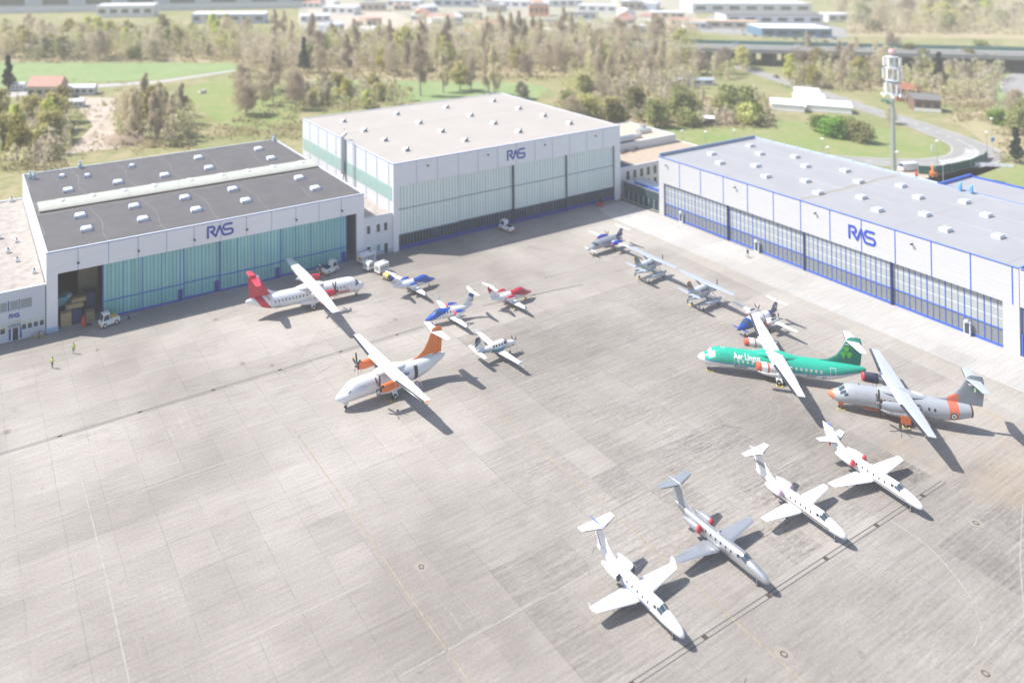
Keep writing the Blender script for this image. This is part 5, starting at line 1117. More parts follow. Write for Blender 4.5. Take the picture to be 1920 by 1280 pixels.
# ---- high-wing floatplanes
def floatplane(label, pos, ang, sl, ss):
    SCALE[0], SCALE[1] = sl, ss
    t = thing('floatplane', label, 'floatplane', (pos[0], pos[1], 0), ang, 'grey floatplanes with patchwork fins')
    F = Fus([(.45, 2.62, .22, .24), (.7, 2.62, .36, .38), (1.6, 2.62, .50, .52), (2.2, 2.72, .62, .64), (2.9, 2.92, .78, .86), (3.6, 2.95, .81, .90), (6.4, 2.95, .80, .88), (7.6, 3.0, .58, .66), (9.0, 3.06, .32, .42), (10.4, 3.1, .12, .22), (10.6, 3.1, .05, .1)])
    LG = (.50, .54, .60)
    put(F.mesh(44, 24), 'fuselage', paint('floatplane_body', LG, [('z<2.55', (.38, .43, .50)), ('abs(z-(2.45+(x-4)*0.06))<0.05', (.62, .66, .7))]), t, True, 50)
    wp = paint('floatplane_wing', (.36, .395, .45), [('abs(x-4.95)<0.02', (.4, .42, .46))])
    for sg in (1, -1):
        put(wing([(3.0, 0, 3.93, 2.0, .13), (3.0, sg*2.4, 3.97, 2.0, .13), (3.55, sg*7.35, 4.12, 1.2, .12), (3.75, sg*7.55, 4.13, .85, .09)]), 'wing', wp, t, True, 35)
        put(MB().loft([[(a+.28*math.cos(q), sg*y, z+.06*math.sin(q)) for q in [2*math.pi*i/8 for i in range(8)]] for a, y, z in ((4.0, .75, 2.55), (4.15, 3.5, 3.95))]), 'wing_strut', wp, t)
        put(wing([(9.3, sg*.04, 3.1, 1.3, .10), (9.55, sg*3.1, 3.12, .9, .09)]), 'tailplane', wp, t, True, 35)
        flat(F.patch(2.45, 3.0, sg*4, sg*34, .014), 'windscreen', COCKPIT, t); flat(F.patch(2.75, 3.35, sg*38, sg*80, .014), 'side_window', COCKPIT, t)
        for x in (4.3, 5.0, 5.7, 6.35): flat(F.rect(x, x+.42, 2.95, 3.35, sg), 'window', WINDOW, t)
        flat(F.word('52098', .5, 6.9 if sg < 0 else 8.8, 2.75, sg, bold=.015), 'registration', M('lime_lettering', (.45, .60, .12), .5) if 'lime_lettering' not in D.materials else D.materials['lime_lettering'], t)
        # float with keel and deck, struts, wheels
        fl = put(MB().loft([[(x, sg*1.6+w_*a, zb+b*h) for a, b in ((-.5, 1), (.5, 1), (1, .75), (1, .35), (0, 0), (-1, .35), (-1, .75))] for x, w_, zb, h in ((.9, .08, 1.25, .16), (1.3, .26, .95, .45), (2.2, .42, .62, .78), (4.4, .46, .52, .86), (5.0, .45, .55, .82), (5.05, .42, .66, .70), (7.0, .34, .86, .46), (8.5, .14, 1.06, .22), (8.8, .08, 1.10, .16))]), 'float', paint('float_grey', (.36, .45, .52), [('abs(z-1.2)<0.05 and x>2 and x<6', (.62, .68, .72))], .3), t, True, 40)
        put(MB().box(8.3, 8.9, sg*1.6-.03, sg*1.6+.03, .6, 1.25), 'water_rudder', wp, fl)
        for x in (2.0, 7.2): gear(t, 'float_wheel', x, sg*1.6, .8, .24, .2, STRUT, 1)
        for a, b in (((2.6, 1.45), (2.9, .62)), ((5.2, 1.4), (5.0, .62)), ((2.9, 1.45), (4.9, .62))): put(MB().cyl((a[0], sg*1.55, a[1]-.05), (b[0], sg*b[1], 2.3), .07, n=6), 'float_strut', wp, t)
    put(MB().cyl((2.6, -1.5, 1.35), (2.6, 1.5, 1.35), .06, n=6).cyl((5.6, -1.5, 1.32), (5.6, 1.5, 1.32), .06, n=6), 'spreader_bar', wp, t)
    put(wing([(7.6, 0, 3.45, 2.6, .03), (8.4, 0, 3.7, 2.0, .06), (9.35, 0, 5.05, 1.25, .09), (9.5, 0, 5.25, .9, .06)], True), 'fin', PATCH, t, True, 35)
    put(wing([(8.2, 0, 2.6, 2.2, .05), (8.9, 0, 2.15, 1.2, .05)], True), 'ventral_fin', wp, t)
    prop_unit(t, (.52, 0, 2.66), 1.33, 3, 90, BLADE, M('pale_spinner', (.62, .63, .66), .3) if 'pale_spinner' not in D.materials else D.materials['pale_spinner'], False, None, .22, .5, .2)
    put(MB().box(.75, 1.0, -.18, .18, 2.12, 2.30), 'intake_cover', REDC, t); put(MB().cyl((1.5, .5, 2.5), (2.1, .72, 2.35), .12, n=8), 'exhaust', GREYM, t)
    return t
def patch_mat():
    mt = D.materials.new('patchwork_fin'); mt.use_nodes = True; g = NG(mt, tuple(SCALE)); b = g.n['Principled BSDF']; b.inputs['Roughness'].default_value = .35
    g.coord(); cb = g.new('ShaderNodeCombineXYZ'); g.link(g.ev('floor((x+z*0.55)/0.36)'), cb.inputs[0]); g.link(g.ev('floor((z-x*0.45)/0.34)'), cb.inputs[1])
    wn = g.new('ShaderNodeTexWhiteNoise'); wn.noise_dimensions = '2D'; g.link(cb.outputs[0], wn.inputs['Vector'])
    r = g.new('ShaderNodeValToRGB'); r.color_ramp.interpolation = 'CONSTANT'; cols = [(.62, .10, .04), (.02, .10, .30), (.60, .40, .05), (.03, .33, .16), (.05, .06, .10), (.60, .14, .22), (.06, .35, .42)]
    for i, c in enumerate(cols):
        e = r.color_ramp.elements[i] if i < 2 else r.color_ramp.elements.new(i/7); e.position = i/7; e.color = c+(1,)
    g.link(wn.outputs['Value'], r.inputs[0]); mx = g.mix(g.ev('z<3.85 or x<8.4'), r.outputs[0], (.38, .43, .50)); g.link(mx, b.inputs['Base Color']); return mt
SCALE[:2] = [.965, .89]
PATCH = patch_mat()
a = floatplane('grey floatplane with patchwork fin, farther one, next to the silver pusher plane', (153.0, 123.346), 3.149, .965, .89)
b = dup(a, (152.6, 108.783, 0), 3.128, 'grey floatplane with patchwork fin, nearer one, next to the blue-nosed pusher plane')
for o, w_ in ((a, 'farther'), (b, 'nearer')): chocks(o, 7.4, -1.6, f'at the float wheels of the {w_} floatplane')
# ---- single-engine low-wing turboprop
def single(label, pos, ang, sl, ss):
    SCALE[0], SCALE[1] = sl, ss
    t = thing('single_turboprop', label, 'turboprop plane', (pos[0], pos[1], 0), ang)
    F = Fus([(.45, 1.70, .24, .26), (.8, 1.70, .38, .38), (1.7, 1.70, .48, .48), (2.4, 1.74, .56, .56), (3.1, 1.92, .63, .76), (3.8, 1.96, .66, .80), (5.6, 1.92, .64, .76), (7.0, 1.86, .50, .58), (8.8, 1.88, .28, .36), (10.2, 1.92, .10, .18), (10.5, 1.93, .04, .06)])
    put(F.mesh(44, 24), 'fuselage', paint('single_body', WH, [('z<1.86 and x>3.4 and x<10.6', (.10, .36, .50)), ('z<1.50+(x-3)*0.03', (.03, .04, .07)), ('z<1.62-(x-5)*0.02 and x>6.5', (.10, .36, .50)), ('abs(z-1.90)<0.035 and x>2.5', (.03, .03, .05)), ('z<1.55 and x<6 and z>1.45', (.3, .32, .36))]), t, True, 50)
    wp = paint('single_wing', WH)
    for sg in (1, -1):
        W_ = put(wing([(3.55, 0, 1.22, 2.0, .14), (3.7, sg*.9, 1.27, 1.8, .14), (4.1, sg*6.0, 1.68, 1.05, .12), (4.3, sg*6.25, 1.70, .75, .09)]), 'wing', wp, t, True, 35)
        put(MB().box(4.0, 5.05, sg*6.2-.04, sg*6.2+.04, 1.66, 1.95), 'winglet', wp, W_)
        put(wing([(5.05, sg*1.0, 1.32, .035, .4), (4.95, sg*5.8, 1.69, .035, .4)]), 'flap_line', GREYM, W_)
        put(wing([(9.2, sg*.04, 1.95, 1.3, .10), (9.5, sg*2.45, 1.97, .85, .09)]), 'tailplane', wp, t, True, 35)
        flat(F.patch(2.65, 3.3, sg*4, sg*36, .014), 'windscreen', COCKPIT, t); flat(F.patch(2.95, 3.7, sg*40, sg*72, .014), 'side_window', COCKPIT, t)
        for x in (4.0, 4.7, 5.4, 6.0): flat(F.rect(x, x+.36, 2.1, 2.42, sg), 'window', WINDOW, t)
        flat(F.word('SP-TBM', .42, 6.2 if sg < 0 else 8.2, 1.58, sg, bold=.01), 'registration', M_WHITE, t)
    put(wing([(7.4, 0, 2.2, 2.9, .03), (8.5, 0, 2.5, 2.0, .06), (9.2, 0, 3.9, 1.3, .09), (9.4, 0, 4.2, .9, .06)], True), 'fin', paint('single_fin', WH, [('z>2.9+(10.2-x)*0.6', (.03, .04, .10)), ('abs(z-(2.8+(10.2-x)*0.6))<0.07', (.10, .36, .55)), ('abs(z-(3.25+(10.2-x)*0.6))<0.05', (.5, .6, .66))]), t, True, 35)
    prop_unit(t, (.5, 0, 1.72), 1.16, 4, 62, BLADE, M('white_spinner', (.75, .75, .76), .25) if 'white_spinner' not in D.materials else D.materials['white_spinner'], False, RED_L, .20, .5, .22)
    put(MB().box(.62, .95, -.22, .22, 1.26, 1.46), 'intake_cover', REDC, t); put(MB().cyl((4.3, 4.3, 1.5), (4.9, 4.3, 1.5), .16, n=8), 'radar_pod', wp, t)
    gear(t, 'nose_gear', 1.6, 0, 1.3, .24, .16, STRUT, 1)
    for sg in (1, -1): gear(t, 'main_gear', 4.6, sg*1.95, 1.3, .27, .18, STRUT, 1)
    return t
SCALE[:2] = [.95, 1.026]
single('white single-propeller plane with light blue belly, right of the orange-tailed airliner', (98.772, 114.051), -3.15, .95, 1.026)
q = at(1386, 1285, 1.72*ZS); single('propeller plane whose nose just shows at the bottom edge', (q.x, q.y), R_(-117.6), 1, 1)
# ------------------------------------------------------------------ ground vehicles, people
SCALE[:2] = [1, 1]
ORV = M('safety_orange', (.70, .20, .04), .5); YEL = M('machine_yellow', (.62, .42, .06), .5); VRED = M('machine_red', (.55, .05, .03), .5)
def wheels(t, pts, r=.42, w_=.28):
    for x, y in pts:
        o = put(MB().lathe([(-w_/2, r*.75), (-w_*.3, r), (w_*.3, r), (w_/2, r*.75)], c=(x, y, r), axis='y', n=14), 'wheel', BLACK, t, True, 50)
        put(MB().lathe([(-w_*.55, r*.5), (w_*.55, r*.5)], c=(x, y, r), axis='y', n=10), 'hub', WHITE, o)
def tow_tractor(label, x, y, rz, deck=None):
    """front at -x"""
    t = thing('tow_tractor', label, 'tow tractor', (x, y, 0), rz)
    put(MB().prism([(-2.1, -.85, .35), (-2.1, -.85, .95), (-1.6, -.85, 1.15), (2.0, -.85, 1.15), (2.1, -.85, .95), (2.1, -.85, .40)], (0, 1.7, 0)).box(.2, 1.9, -.8, .8, 1.152, 1.25), 'body', M_WHITE, t)
    c = put(MB().prism([(-1.75, -.78, 1.12), (-1.45, -.70, 2.3), (-.15, -.70, 2.35), (-.05, -.78, 1.12)], (0, 1.5, 0)), 'cab', M_WHITE, t)
    put(MB().prism([(-1.73, -.64, 1.25), (-1.50, -.60, 2.15), (-1.53, -.60, 2.15), (-1.77, -.64, 1.25)], (0, 1.24, 0)), 'windscreen', COCKPIT, c)
    for s in (-1, 1): put(MB().prism([(-1.5, s*.76, 1.25), (-1.3, s*.76, 2.12), (-.3, s*.76, 2.15), (-.22, s*.76, 1.25)], (0, s*.04, 0)), 'side_window', COCKPIT, c)
    put(MB().cyl((-.7, .3, 2.35), (-.7, .3, 2.52), .09, n=8), 'beacon', ORV, c)
    put(MB().box(.3, .8, -.5, .5, 1.25, 1.5).box(.9, 1.7, -.6, .6, 1.25, 1.42), 'engine_deck', deck or DARK, t); put(MB().box(-2.2, -2.1, -.8, .8, .35, .6).box(2.1, 2.2, -.8, .8, .35, .6), 'bumper', ORV, t)
    for s in (-1, 1): put(MB().cyl((-2.11, s*.6, .85), (-2.14, s*.6, .85), .12, n=8), 'headlight', ALU, t)
    wheels(t, ((-1.25, .8), (-1.25, -.8), (1.3, .8), (1.3, -.8)))
    return t
tow_tractor('white tow tractor with a cab, parked outside the open hangar bay', 29.6, 162.2, R_(12), YEL)
tow_tractor('white tow tractor parked before the blue-green doors behind the red-tailed airliner', 82.2, 162.0, R_(197))
tow_tractor('white tow tractor seen from behind, parked in front of the tall hangar doors', 137.3, 162.0, R_(-84))
tb = thing('tow_bar', 'light blue tow bar lying behind the tow tractor at the open bay', 'tow bar', (33.2, 162.8, 0), R_(6))
put(MB().cyl((-1.4, 0, .3), (2.6, 0, .28), .06, n=6), 'shaft', M('light_blue_tube', (.16, .42, .60), .5), tb); put(MB().cyl((.6, -.3, .2), (.6, .3, .2), .2, n=10), 'wheel', BLACK, tb)
def ground_cart(name, label, cat, x, y, rz, d, mat, kind=0):
    t = thing(name, label, cat, (x, y, 0), rz)
    L, W_, H_ = d
    if kind == 1: put(MB().prism([(-L/2, -W_/2, .45), (-L/2, -W_/2, H_*.75), (-L*.36, -W_/2, H_), (-L*.12, -W_/2, H_), (-L*.06, -W_/2, H_*.72), (L/2, -W_/2, H_*.68), (L/2, -W_/2, .45)], (0, W_, 0)), 'body', mat, t)
    else: put(MB().box(-L/2, L/2, -W_/2, W_/2, .45, H_), 'body', mat, t)
    put(MB().box(-L/2+.1, L/2-.1, -W_/2+.1, W_/2-.1, .3, .45).cyl((-L/2, 0, .4), (-L/2-1.0, 0, .35), .05, n=6), 'chassis', DARK, t)
    m = MB()
    for k in range(4): m.box(-L*.35+k*L*.2, -L*.35+k*L*.2+L*.14, W_/2, W_/2+.02, H_*.45, H_*.8).box(-L*.35+k*L*.2, -L*.35+k*L*.2+L*.14, -W_/2-.02, -W_/2, H_*.45, H_*.8)
    put(m, 'louvre', GREYM if kind != 1 else COCKPIT, t); put(MB().box(-L/2-.02, -L/2, -W_*.35, W_*.35, H_*.4, H_*.8), 'panel', YEL if kind == 2 else GREYM, t)
    put(MB().box(L*.2, L*.4, -W_*.3, W_*.3, H_ if kind != 1 else H_*.68, (H_ if kind != 1 else H_*.68)+.12), 'top_vent', STEEL, t)
    wheels(t, ((-L*.32, W_/2-.05), (-L*.32, -W_/2+.05), (L*.32, W_/2-.05), (L*.32, -W_/2+.05)), .3, .2); return t
ground_cart('ground_power_unit', 'long grey-white ground power cart with a yellow end, beside the link building', 'ground cart', 93.0, 162.9, R_(14), (4.6, 1.9, 1.9), WHITE, 2)
ground_cart('service_truck', 'small white service truck with a cab, between two white ground carts', 'truck', 92.0, 158.9, R_(16), (4.0, 1.7, 2.0), M_WHITE, 1)
ground_cart('ground_power_unit', 'plain white box-shaped ground cart next to the yellow cart', 'ground cart', 93.2, 156.0, R_(14), (3.2, 1.8, 2.1), M_WHITE, 0)
ground_cart('battery_cart', 'small yellow cart at the tail of the blue-tailed light jet', 'ground cart', 92.9, 152.4, R_(14), (2.4, 1.5, 1.25), YEL, 1)
s = thing('pallet_stacker', 'red pallet stacker with a mast, standing at the crates of the open bay', 'forklift', (24.6, 163.9, 0), R_(8))
put(MB().box(-.4, .35, -.4, .4, .15, 1.1).prism([(-.35, -.3, 1.1), (.2, -.3, 1.1), (.0, -.3, 1.9), (-.25, -.3, 1.9)], (0, .6, 0)), 'body', VRED, s); put(MB().box(.4, .5, -.35, -.25, .1, 2.6).box(.4, .5, .25, .35, .1, 2.6).box(.4, .5, -.25, .25, 2.45, 2.6), 'mast', DARK, s); put(MB().box(.5, 1.7, -.3, -.15, .1, .18).box(.5, 1.7, .15, .3, .1, .18), 'fork', DARK, s); wheels(s, ((-.25, .35), (-.25, -.35)), .15, .12)
s = thing('lift_platform', 'small red lift platform by the right end of the tall hangar doors', 'lift', (174.8, 163.2, 0), R_(20))
put(MB().box(-1.1, 1.1, -.6, .6, .3, .9), 'chassis', VRED, s); put(MB().box(-.7, -.3, -.3, .3, .9, 2.1), 'mast', DARK, s); put(MB().box(-.1, 1.2, -.5, .5, .902, 1.3), 'basket', DARK, s); wheels(s, ((-.75, .6), (-.75, -.6), (.75, .6), (.75, -.6)), .3, .2)

SKIN = (.45, .27, .19); HAIR = M('dark_hair', (.03, .022, .018), .6)
def person(label, x, y, rz, top, legs, vest=None, stride=.0, hold=False, pants_low=None):
    t = thing('person', label, 'person', (x, y, 0), rz)
    # joints: one continuous skinned body, facing -y
    V = []; E = []; Rr = []
    def j(p, r, link=None):
        V.append(p); Rr.append(r); 
        if link is not None: E.append((link, len(V)-1))
        return len(V)-1
    pel = j((0, 0, .98), .145); sp = j((0, .01, 1.18), .135, pel); ch = j((0, 0, 1.38), .155, sp); nk = j((0, -.01, 1.53), .06, ch); hd0 = j((0, -.02, 1.61), .085, nk); hd1 = j((0, -.01, 1.72), .098, hd0); j((0, 0, 1.80), .06, hd1)
    j((0, -.115, 1.655), .018, hd0)
    for s in (-1, 1):
        st = stride*s
        hip = j((s*.10, 0, .93), .105, pel); kn = j((s*.115, -.02-st*.55, .50), .068, hip); an = j((s*.12, -st+.02, .09), .045, kn); j((s*.125, -st-.13, .045), .04, an)
        sh = j((s*.20, 0, 1.43), .068, ch)
        if hold: el = j((s*.27, -.10, 1.17), .046, sh); wr = j((s*.25, -.34, 1.05), .032, el); hd = (0, -1, 0)
        else: el = j((s*.27, .03+st*.3, 1.15), .046, sh); wr = j((s*.28, -.04+st*.45, .92), .032, el); hd = (0, -.15, -1)
        d = Vector(hd).normalized(); w0 = Vector(V[wr]); pm = j(tuple(w0+d*.07), .034, wr)
        for q in range(4):
            f1 = j(tuple(w0+d*(.115)+Vector((0, (q-1.5)*.022, 0) if not hold else ((q-1.5)*.022, 0, 0))), .010, pm); j(tuple(Vector(V[f1])+d*(.045+.01*(1-abs(q-1.5)))+Vector((-s*.014, 0, -.012))), .008, f1)
        j(tuple(w0+d*.06+Vector((-s*.02, -.045, 0))), .011, pm)
    me = D.meshes.new('body'); me.from_pydata([(a, b, c) for a, b, c in V], E, []); o = D.objects.new('body', me); COL.objects.link(o)
    md = o.modifiers.new('skin', 'SKIN'); 
    for i, q in enumerate(me.skin_vertices[0].data): q.radius = (Rr[i], Rr[i]); q.use_root = (i == 0)
    md2 = o.modifiers.new('sub', 'SUBSURF'); md2.levels = 1; md2.render_levels = 1
    dg = bpy.context.evaluated_depsgraph_get(); nm = D.meshes.new_from_object(o.evaluated_get(dg)); D.objects.remove(o)
    for v in nm.vertices: v.co.z *= ZS
    nm.materials.clear()
    nm.materials.append(M('person_clothes', top, .8, regions=[('z<1.0', legs)]+([('z<0.5', pants_low)] if pants_low else [])+[('z<0.085', (.03, .03, .03)), ('z>1.5', SKIN), ('abs(x)>0.235 and z<1.06', SKIN), ('y<-0.07 and z>1.695 and z<1.72 and abs(abs(x)-0.035)<0.014', (.03, .02, .02)), ('y<-0.07 and z>1.598 and z<1.612 and abs(x)<0.03', (.3, .1, .09))], scl=(1, 1, ZS)))
    nm.shade_smooth(); b = D.objects.new('body', nm); COL.objects.link(b); b.parent = t
    SCALE[:2] = [1, 1]
    put(MB().sph((0, .012, 1.735), .108, 12, 8, sx=.95, sy=1.0, sz=.92), 'hair', HAIR, t, True, 70)
    if vest:
        rings = []
        for z, wx, wy in ((1.0, .20, .155), (1.12, .195, .155), (1.3, .215, .175), (1.42, .215, .165), (1.49, .13, .11)): rings.append([(wx*math.cos(2*math.pi*k/16), wy*math.sin(2*math.pi*k/16), z) for k in range(16)])
        put(MB().loft(rings), 'vest', vest, t, True, 70)
        put(MB().loft([[(w_*math.cos(2*math.pi*k/16), h_*math.sin(2*math.pi*k/16), z) for k in range(16)] for z, w_, h_ in ((1.13, .203, .163), (1.18, .207, .166))]), 'reflective_band', ALU, t)
    return t
HIVIS = M('hivis_yellow', (.55, .80, .06), .7)
q = at(98, 690); person('person in a yellow vest walking on the open apron, farther from the hangars', q.x, q.y, R_(160), (.45, .62, .06), (.035, .035, .05), HIVIS, .16, False, (.06, .07, .16))
q = at(138, 663); person('person in a yellow vest and grey trousers standing nearest the open hangar bay', q.x, q.y, R_(-15), (.05, .05, .06), (.06, .06, .07), HIVIS, .04, False, (.30, .33, .33))
q = at(1402, 482); person('person in a black shirt pushing a bicycle before the long hangar', q.x, q.y, R_(-35), (.02, .02, .025), (.10, .11, .14), None, .18, True)
bk = thing('bicycle', 'pale bicycle pushed along the front of the long hangar', 'bicycle', (q.x-.45, q.y-.25, 0), R_(-125))
def torus(c, R, r, n=20, m=6):
    mb = MB(); vs = [(c[0]+(R+r*math.cos(2*math.pi*j/m))*math.cos(2*math.pi*i/n), c[1]+r*math.sin(2*math.pi*j/m), c[2]+(R+r*math.cos(2*math.pi*j/m))*math.sin(2*math.pi*i/n)) for i in range(n) for j in range(m)]
    mb.add(vs, [(i*m+j, i*m+(j+1) % m, ((i+1) % n)*m+(j+1) % m, ((i+1) % n)*m+j) for i in range(n) for j in range(m)]); return mb
for x in (-.52, .52): put(torus((x, 0, .34), .31, .022), 'wheel', BLACK, bk)
put(MB().tube([(-.52, 0, .34), (-.12, 0, .34), (.38, 0, .82), (-.22, 0, .82), (-.12, 0, .34)], .025).tube([(.38, 0, .85), (.52, 0, .34)], .022).tube([(-.22, 0, .8), (-.52, 0, .34)], .02), 'frame', WHITE, bk); put(MB().cbox((-.25, 0, .95), (.26, .14, .06)), 'saddle', BLACK, bk); put(MB().cyl((.4, -.28, 1.02), (.4, .28, 1.02), .018, n=6).cyl((.38, 0, .82), (.4, 0, 1.02), .02, n=6), 'handlebar', BLACK, bk)

# ------------------------------------------------------------------ land beyond the hangars
ASPH = M('asphalt', (.30, .295, .29), .85, vary=.2, vscale=.12); KERB = M('kerb_stone', (.42, .41, .39), .85, vary=.15, vscale=.5)
P = lambda pts: [at(a, b) for a, b in pts]
sheet('field', P([(-60, 117), (440, 118), (448, 130), (300, 149), (160, 156), (-60, 170)]), -.05, G_FIELD)
sheet('field', P([(560, 178), (640, 190), (1000, 190), (1030, 165), (990, 156), (700, 152), (600, 150)]), -.05, G_FIELD)
sheet('field', P([(330, 170), (440, 140), (560, 170), (560, 235), (450, 250), (380, 210)]), -.06, G_LAWN)
sheet('lawn', P([(1130, 262), (1160, 232), (1300, 238), (1420, 222), (1560, 234), (1690, 243), (1765, 266), (1775, 296), (1690, 312), (1400, 320), (1130, 330)]), -.05, G_LAWN)
sheet('lawn', P([(1820, 150), (1880, 128), (1990, 128), (1990, 235), (1900, 220), (1840, 195)]), -.05, G_FIELD)
sheet('lawn', P([(1690, 345), (1830, 312), (1920, 310), (1990, 330), (1990, 430), (1800, 400)]), -.06, G_LAWN)
sheet('yard', P([(150, 182), (215, 184), (262, 200), (240, 235), (262, 272), (120, 290), (175, 236), (150, 205)]), -.05, G_EARTH)
sheet('yard', P([(1300, 60), (1560, 74), (1620, 66), (1500, 30), (1330, 30)]), -.05, ASPH)
sheet('yard', P([(575, 8), (700, 6), (820, 60), (760, 78), (590, 72)]), -.05, G_EARTH)
sheet('path', P([(-40, 178), (160, 160), (300, 151), (440, 131), (442, 134), (300, 156), (160, 166), (-40, 190)]), -.03, KERB)
sheet('yard', P([(1660, 330), (1700, 300), (1850, 290), (1880, 312), (1790, 345)]), -.06, G_EARTH)
road_px = [(1300, 104), (1385, 126), (1450, 146), (1530, 172), (1610, 199), (1690, 224), (1755, 247), (1808, 268), (1832, 284), (1818, 299), (1770, 306), (1700, 306), (1600, 300), (1480, 292)]
rp = smooth_path(P(road_px), 6)
rw = [9+5*max(0, 1-abs(i-48)/22) for i in range(len(rp))]; strip('kerb', rp, [q+1.2 for q in rw], .0, KERB); strip('road', rp, rw, .012, ASPH)
mb = MB()
for i in range(0, len(rp)-3, 2): strip(None, [rp[i], rp[i].lerp(rp[i+1], .7)], .35, .03, None, mb)
strip(None, rp[40:62], .25, .034, None, mb)
o = mb.build('road_marking', M('road_white', (.62, .62, .60), .7), fix=False); o['kind'] = 'structure'
hm = MB()
for i in range(47, 60): 
    p0_, p1_ = rp[i], rp[i+1]; n_ = Vector((-(p1_-p0_).y, (p1_-p0_).x, 0)).normalized(); c_ = (p0_+p1_)/2
    strip(None, [c_-n_*3.4-(p1_-p0_)*.3, c_+n_*.6+(p1_-p0_)*.3], .9, .042, None, hm)
o = hm.build('road_marking', D.materials['road_white'], fix=False); o['kind'] = 'structure'
rb = smooth_path(P([(1999, 128), (1935, 136), (1903, 152), (1903, 172), (1932, 192), (1999, 212)]), 8); strip('kerb', rb, 10, .0, KERB); strip('road', rb, 9, .014, ASPH)

# ---- elevated motorway
DECK = M('bridge_concrete', (.30, .30, .30), .85, vary=.12, vscale=.2); GRN = M('green_railing', (.08, .20, .17), .6)
BZ = 9.5
br = [at(1150, 84, BZ), at(1290, 87, BZ), at(1500, 92, BZ), at(1700, 97, BZ), at(1990, 104, BZ)]
hw = thing('motorway_bridge', 'long grey motorway bridge on dark piers with a green railing, across the upper right', 'bridge', (br[0].x, br[0].y, 0))
def bstrip(off0, off1, z0, z1):
    mb = MB(); rings = []
    for i, p in enumerate(br):
        a, b = br[max(i-1, 0)], br[min(i+1, len(br)-1)]; d = (b-a).normalized(); n = Vector((-d.y, d.x, 0)); q = p-br[0]
        rings.append([(q+n*off0).to_tuple()[:2]+(z0,), (q+n*off1).to_tuple()[:2]+(z0,), (q+n*off1).to_tuple()[:2]+(z1,), (q+n*off0).to_tuple()[:2]+(z1,)])
    return mb.loft(rings)
bstrip(-14, 14, BZ-1.6, BZ).build('deck', DECK, hw); bstrip(-13, 13, BZ+.02, BZ+.05).build('carriageway', ASPH, hw); bstrip(-.4, .4, BZ+.06, BZ+1).build('median', KERB, hw)
bstrip(-14.3, -13.9, BZ-1.2, BZ+1.2).build('parapet', DECK, hw); bstrip(13.9, 14.3, BZ, BZ+2.6).build('railing', GRN, hw)
for i in range(22):
    u = (i+.5)/22*(len(br)-1); k = int(u); p = br[k].lerp(br[min(k+1, len(br)-1)], u-k)-br[0]
    MB().cbox((p.x, p.y, (BZ-1.6)/2), (3.0, 20, BZ-1.62), 0, math.atan2((br[-1]-br[0]).y, (br[-1]-br[0]).x)).build('pier', M('dark_pier', (.10, .11, .12), .9) if 'dark_pier' not in D.materials else D.materials['dark_pier'], hw)
def car(label, loc, rz, col, big=1.):
    t = thing('car', label, 'car', loc, rz)
    m = M('car_paint', col, .25, coat=.5); MB().prism([(-2.1*big, -.85, .35), (-2.15*big, -.85, .8), (-1.1*big, -.85, .95), (2.0*big, -.85, .95), (2.1*big, -.85, .4)], (0, 1.7, 0)).build('body', m, t)
    MB().prism([(-1.1*big, -.75, .95), (-.5*big, -.68, 1.5), (1.3*big, -.68, 1.5), (1.9*big, -.75, .95)], (0, 1.5, 0)).build('cabin', COCKPIT, t); MB().box(-.5*big, 1.3*big, -.66, .66, 1.502, 1.54).build('roof', m, t)
    wheels(t, ((-1.35*big, .8), (-1.35*big, -.8), (1.3*big, .8), (1.3*big, -.8)), .32, .22); return t
bd = math.atan2((br[2]-br[1]).y, (br[2]-br[1]).x)
for px, py, col, nm in ((1380, 84, (.5, .6, .75), 'pale blue'), (1497, 87, (.80, .80, .82), 'white'), (1848, 106, (.7, .72, .74), 'silver')):
    c = car(f'{nm} car driving along the motorway bridge', at(px, py, BZ+.06), bd, col)
car('dark car driving on the access road left of the antenna mast', at(1455, 146)+Vector((0, 0, .02)), -2.2, (.06, .07, .10))
# ---- buildings far off
def shed(name, label, cat, p, rz, w_, d_, h_, wall, roof, pitch=0., base=None, nwin=4, z=0):
    t = thing(name, label, cat, (p.x, p.y, 0), rz)
    MB().box(-w_/2, w_/2, -d_/2, d_/2, 0, h_).build('wall', wall, t)
    if pitch: MB().prism([(-w_/2-.4, -d_/2-.4, h_), (-w_/2-.4, d_/2+.4, h_), (-w_/2-.4, 0, h_+pitch)], (w_+.8, 0, 0)).build('roof', roof, t)
    else: MB().box(-w_/2-.2, w_/2+.2, -d_/2-.2, d_/2+.2, h_, h_+.5).build('roof', roof, t)
    for k in range(nwin):
        x = -w_/2+w_*(k+.5)/nwin; MB().box(x-w_/nwin*.3, x+w_/nwin*.3, -d_/2-.06, -d_/2-.01, h_*.35, h_*.72).build('window', DGLASS, t)
    if base: MB().box(-w_/2-.05, w_/2+.05, -d_/2-.08, -d_/2-.003, 0, h_*.28).build('base_band', base, t)
    return t
RTILE = M('red_tile_roof', (.52, .30, .24), .8, vary=.2, vscale=1); PGREY = M('pale_grey_roof', (.62, .63, .66), .7); LIGHT = M('light_shed_wall', (.62, .63, .66), .7); BLUEG = M('blue_grey_wall', (.36, .42, .52), .6); TANW = M('tan_wall', (.48, .42, .34), .8); BRICK = M('red_brick_wall', (.34, .13, .08), .85, vary=.2, vscale=2); DROOF = M('dark_shed_roof', (.16, .155, .16), .8); BROWN = M('brown_house_wall', (.20, .12, .09), .85)
shed('house', 'house with a red tiled roof at the edge of the green field, far left', 'house', at(90, 182), R_(-30), 17, 11, 6.5, TANW, RTILE, 4.5, nwin=4)
shed('shed', 'long pale shed beside the red-roofed house', 'shed', at(155, 176), R_(-25), 14, 7, 4, LIGHT, PGREY, 1.2)
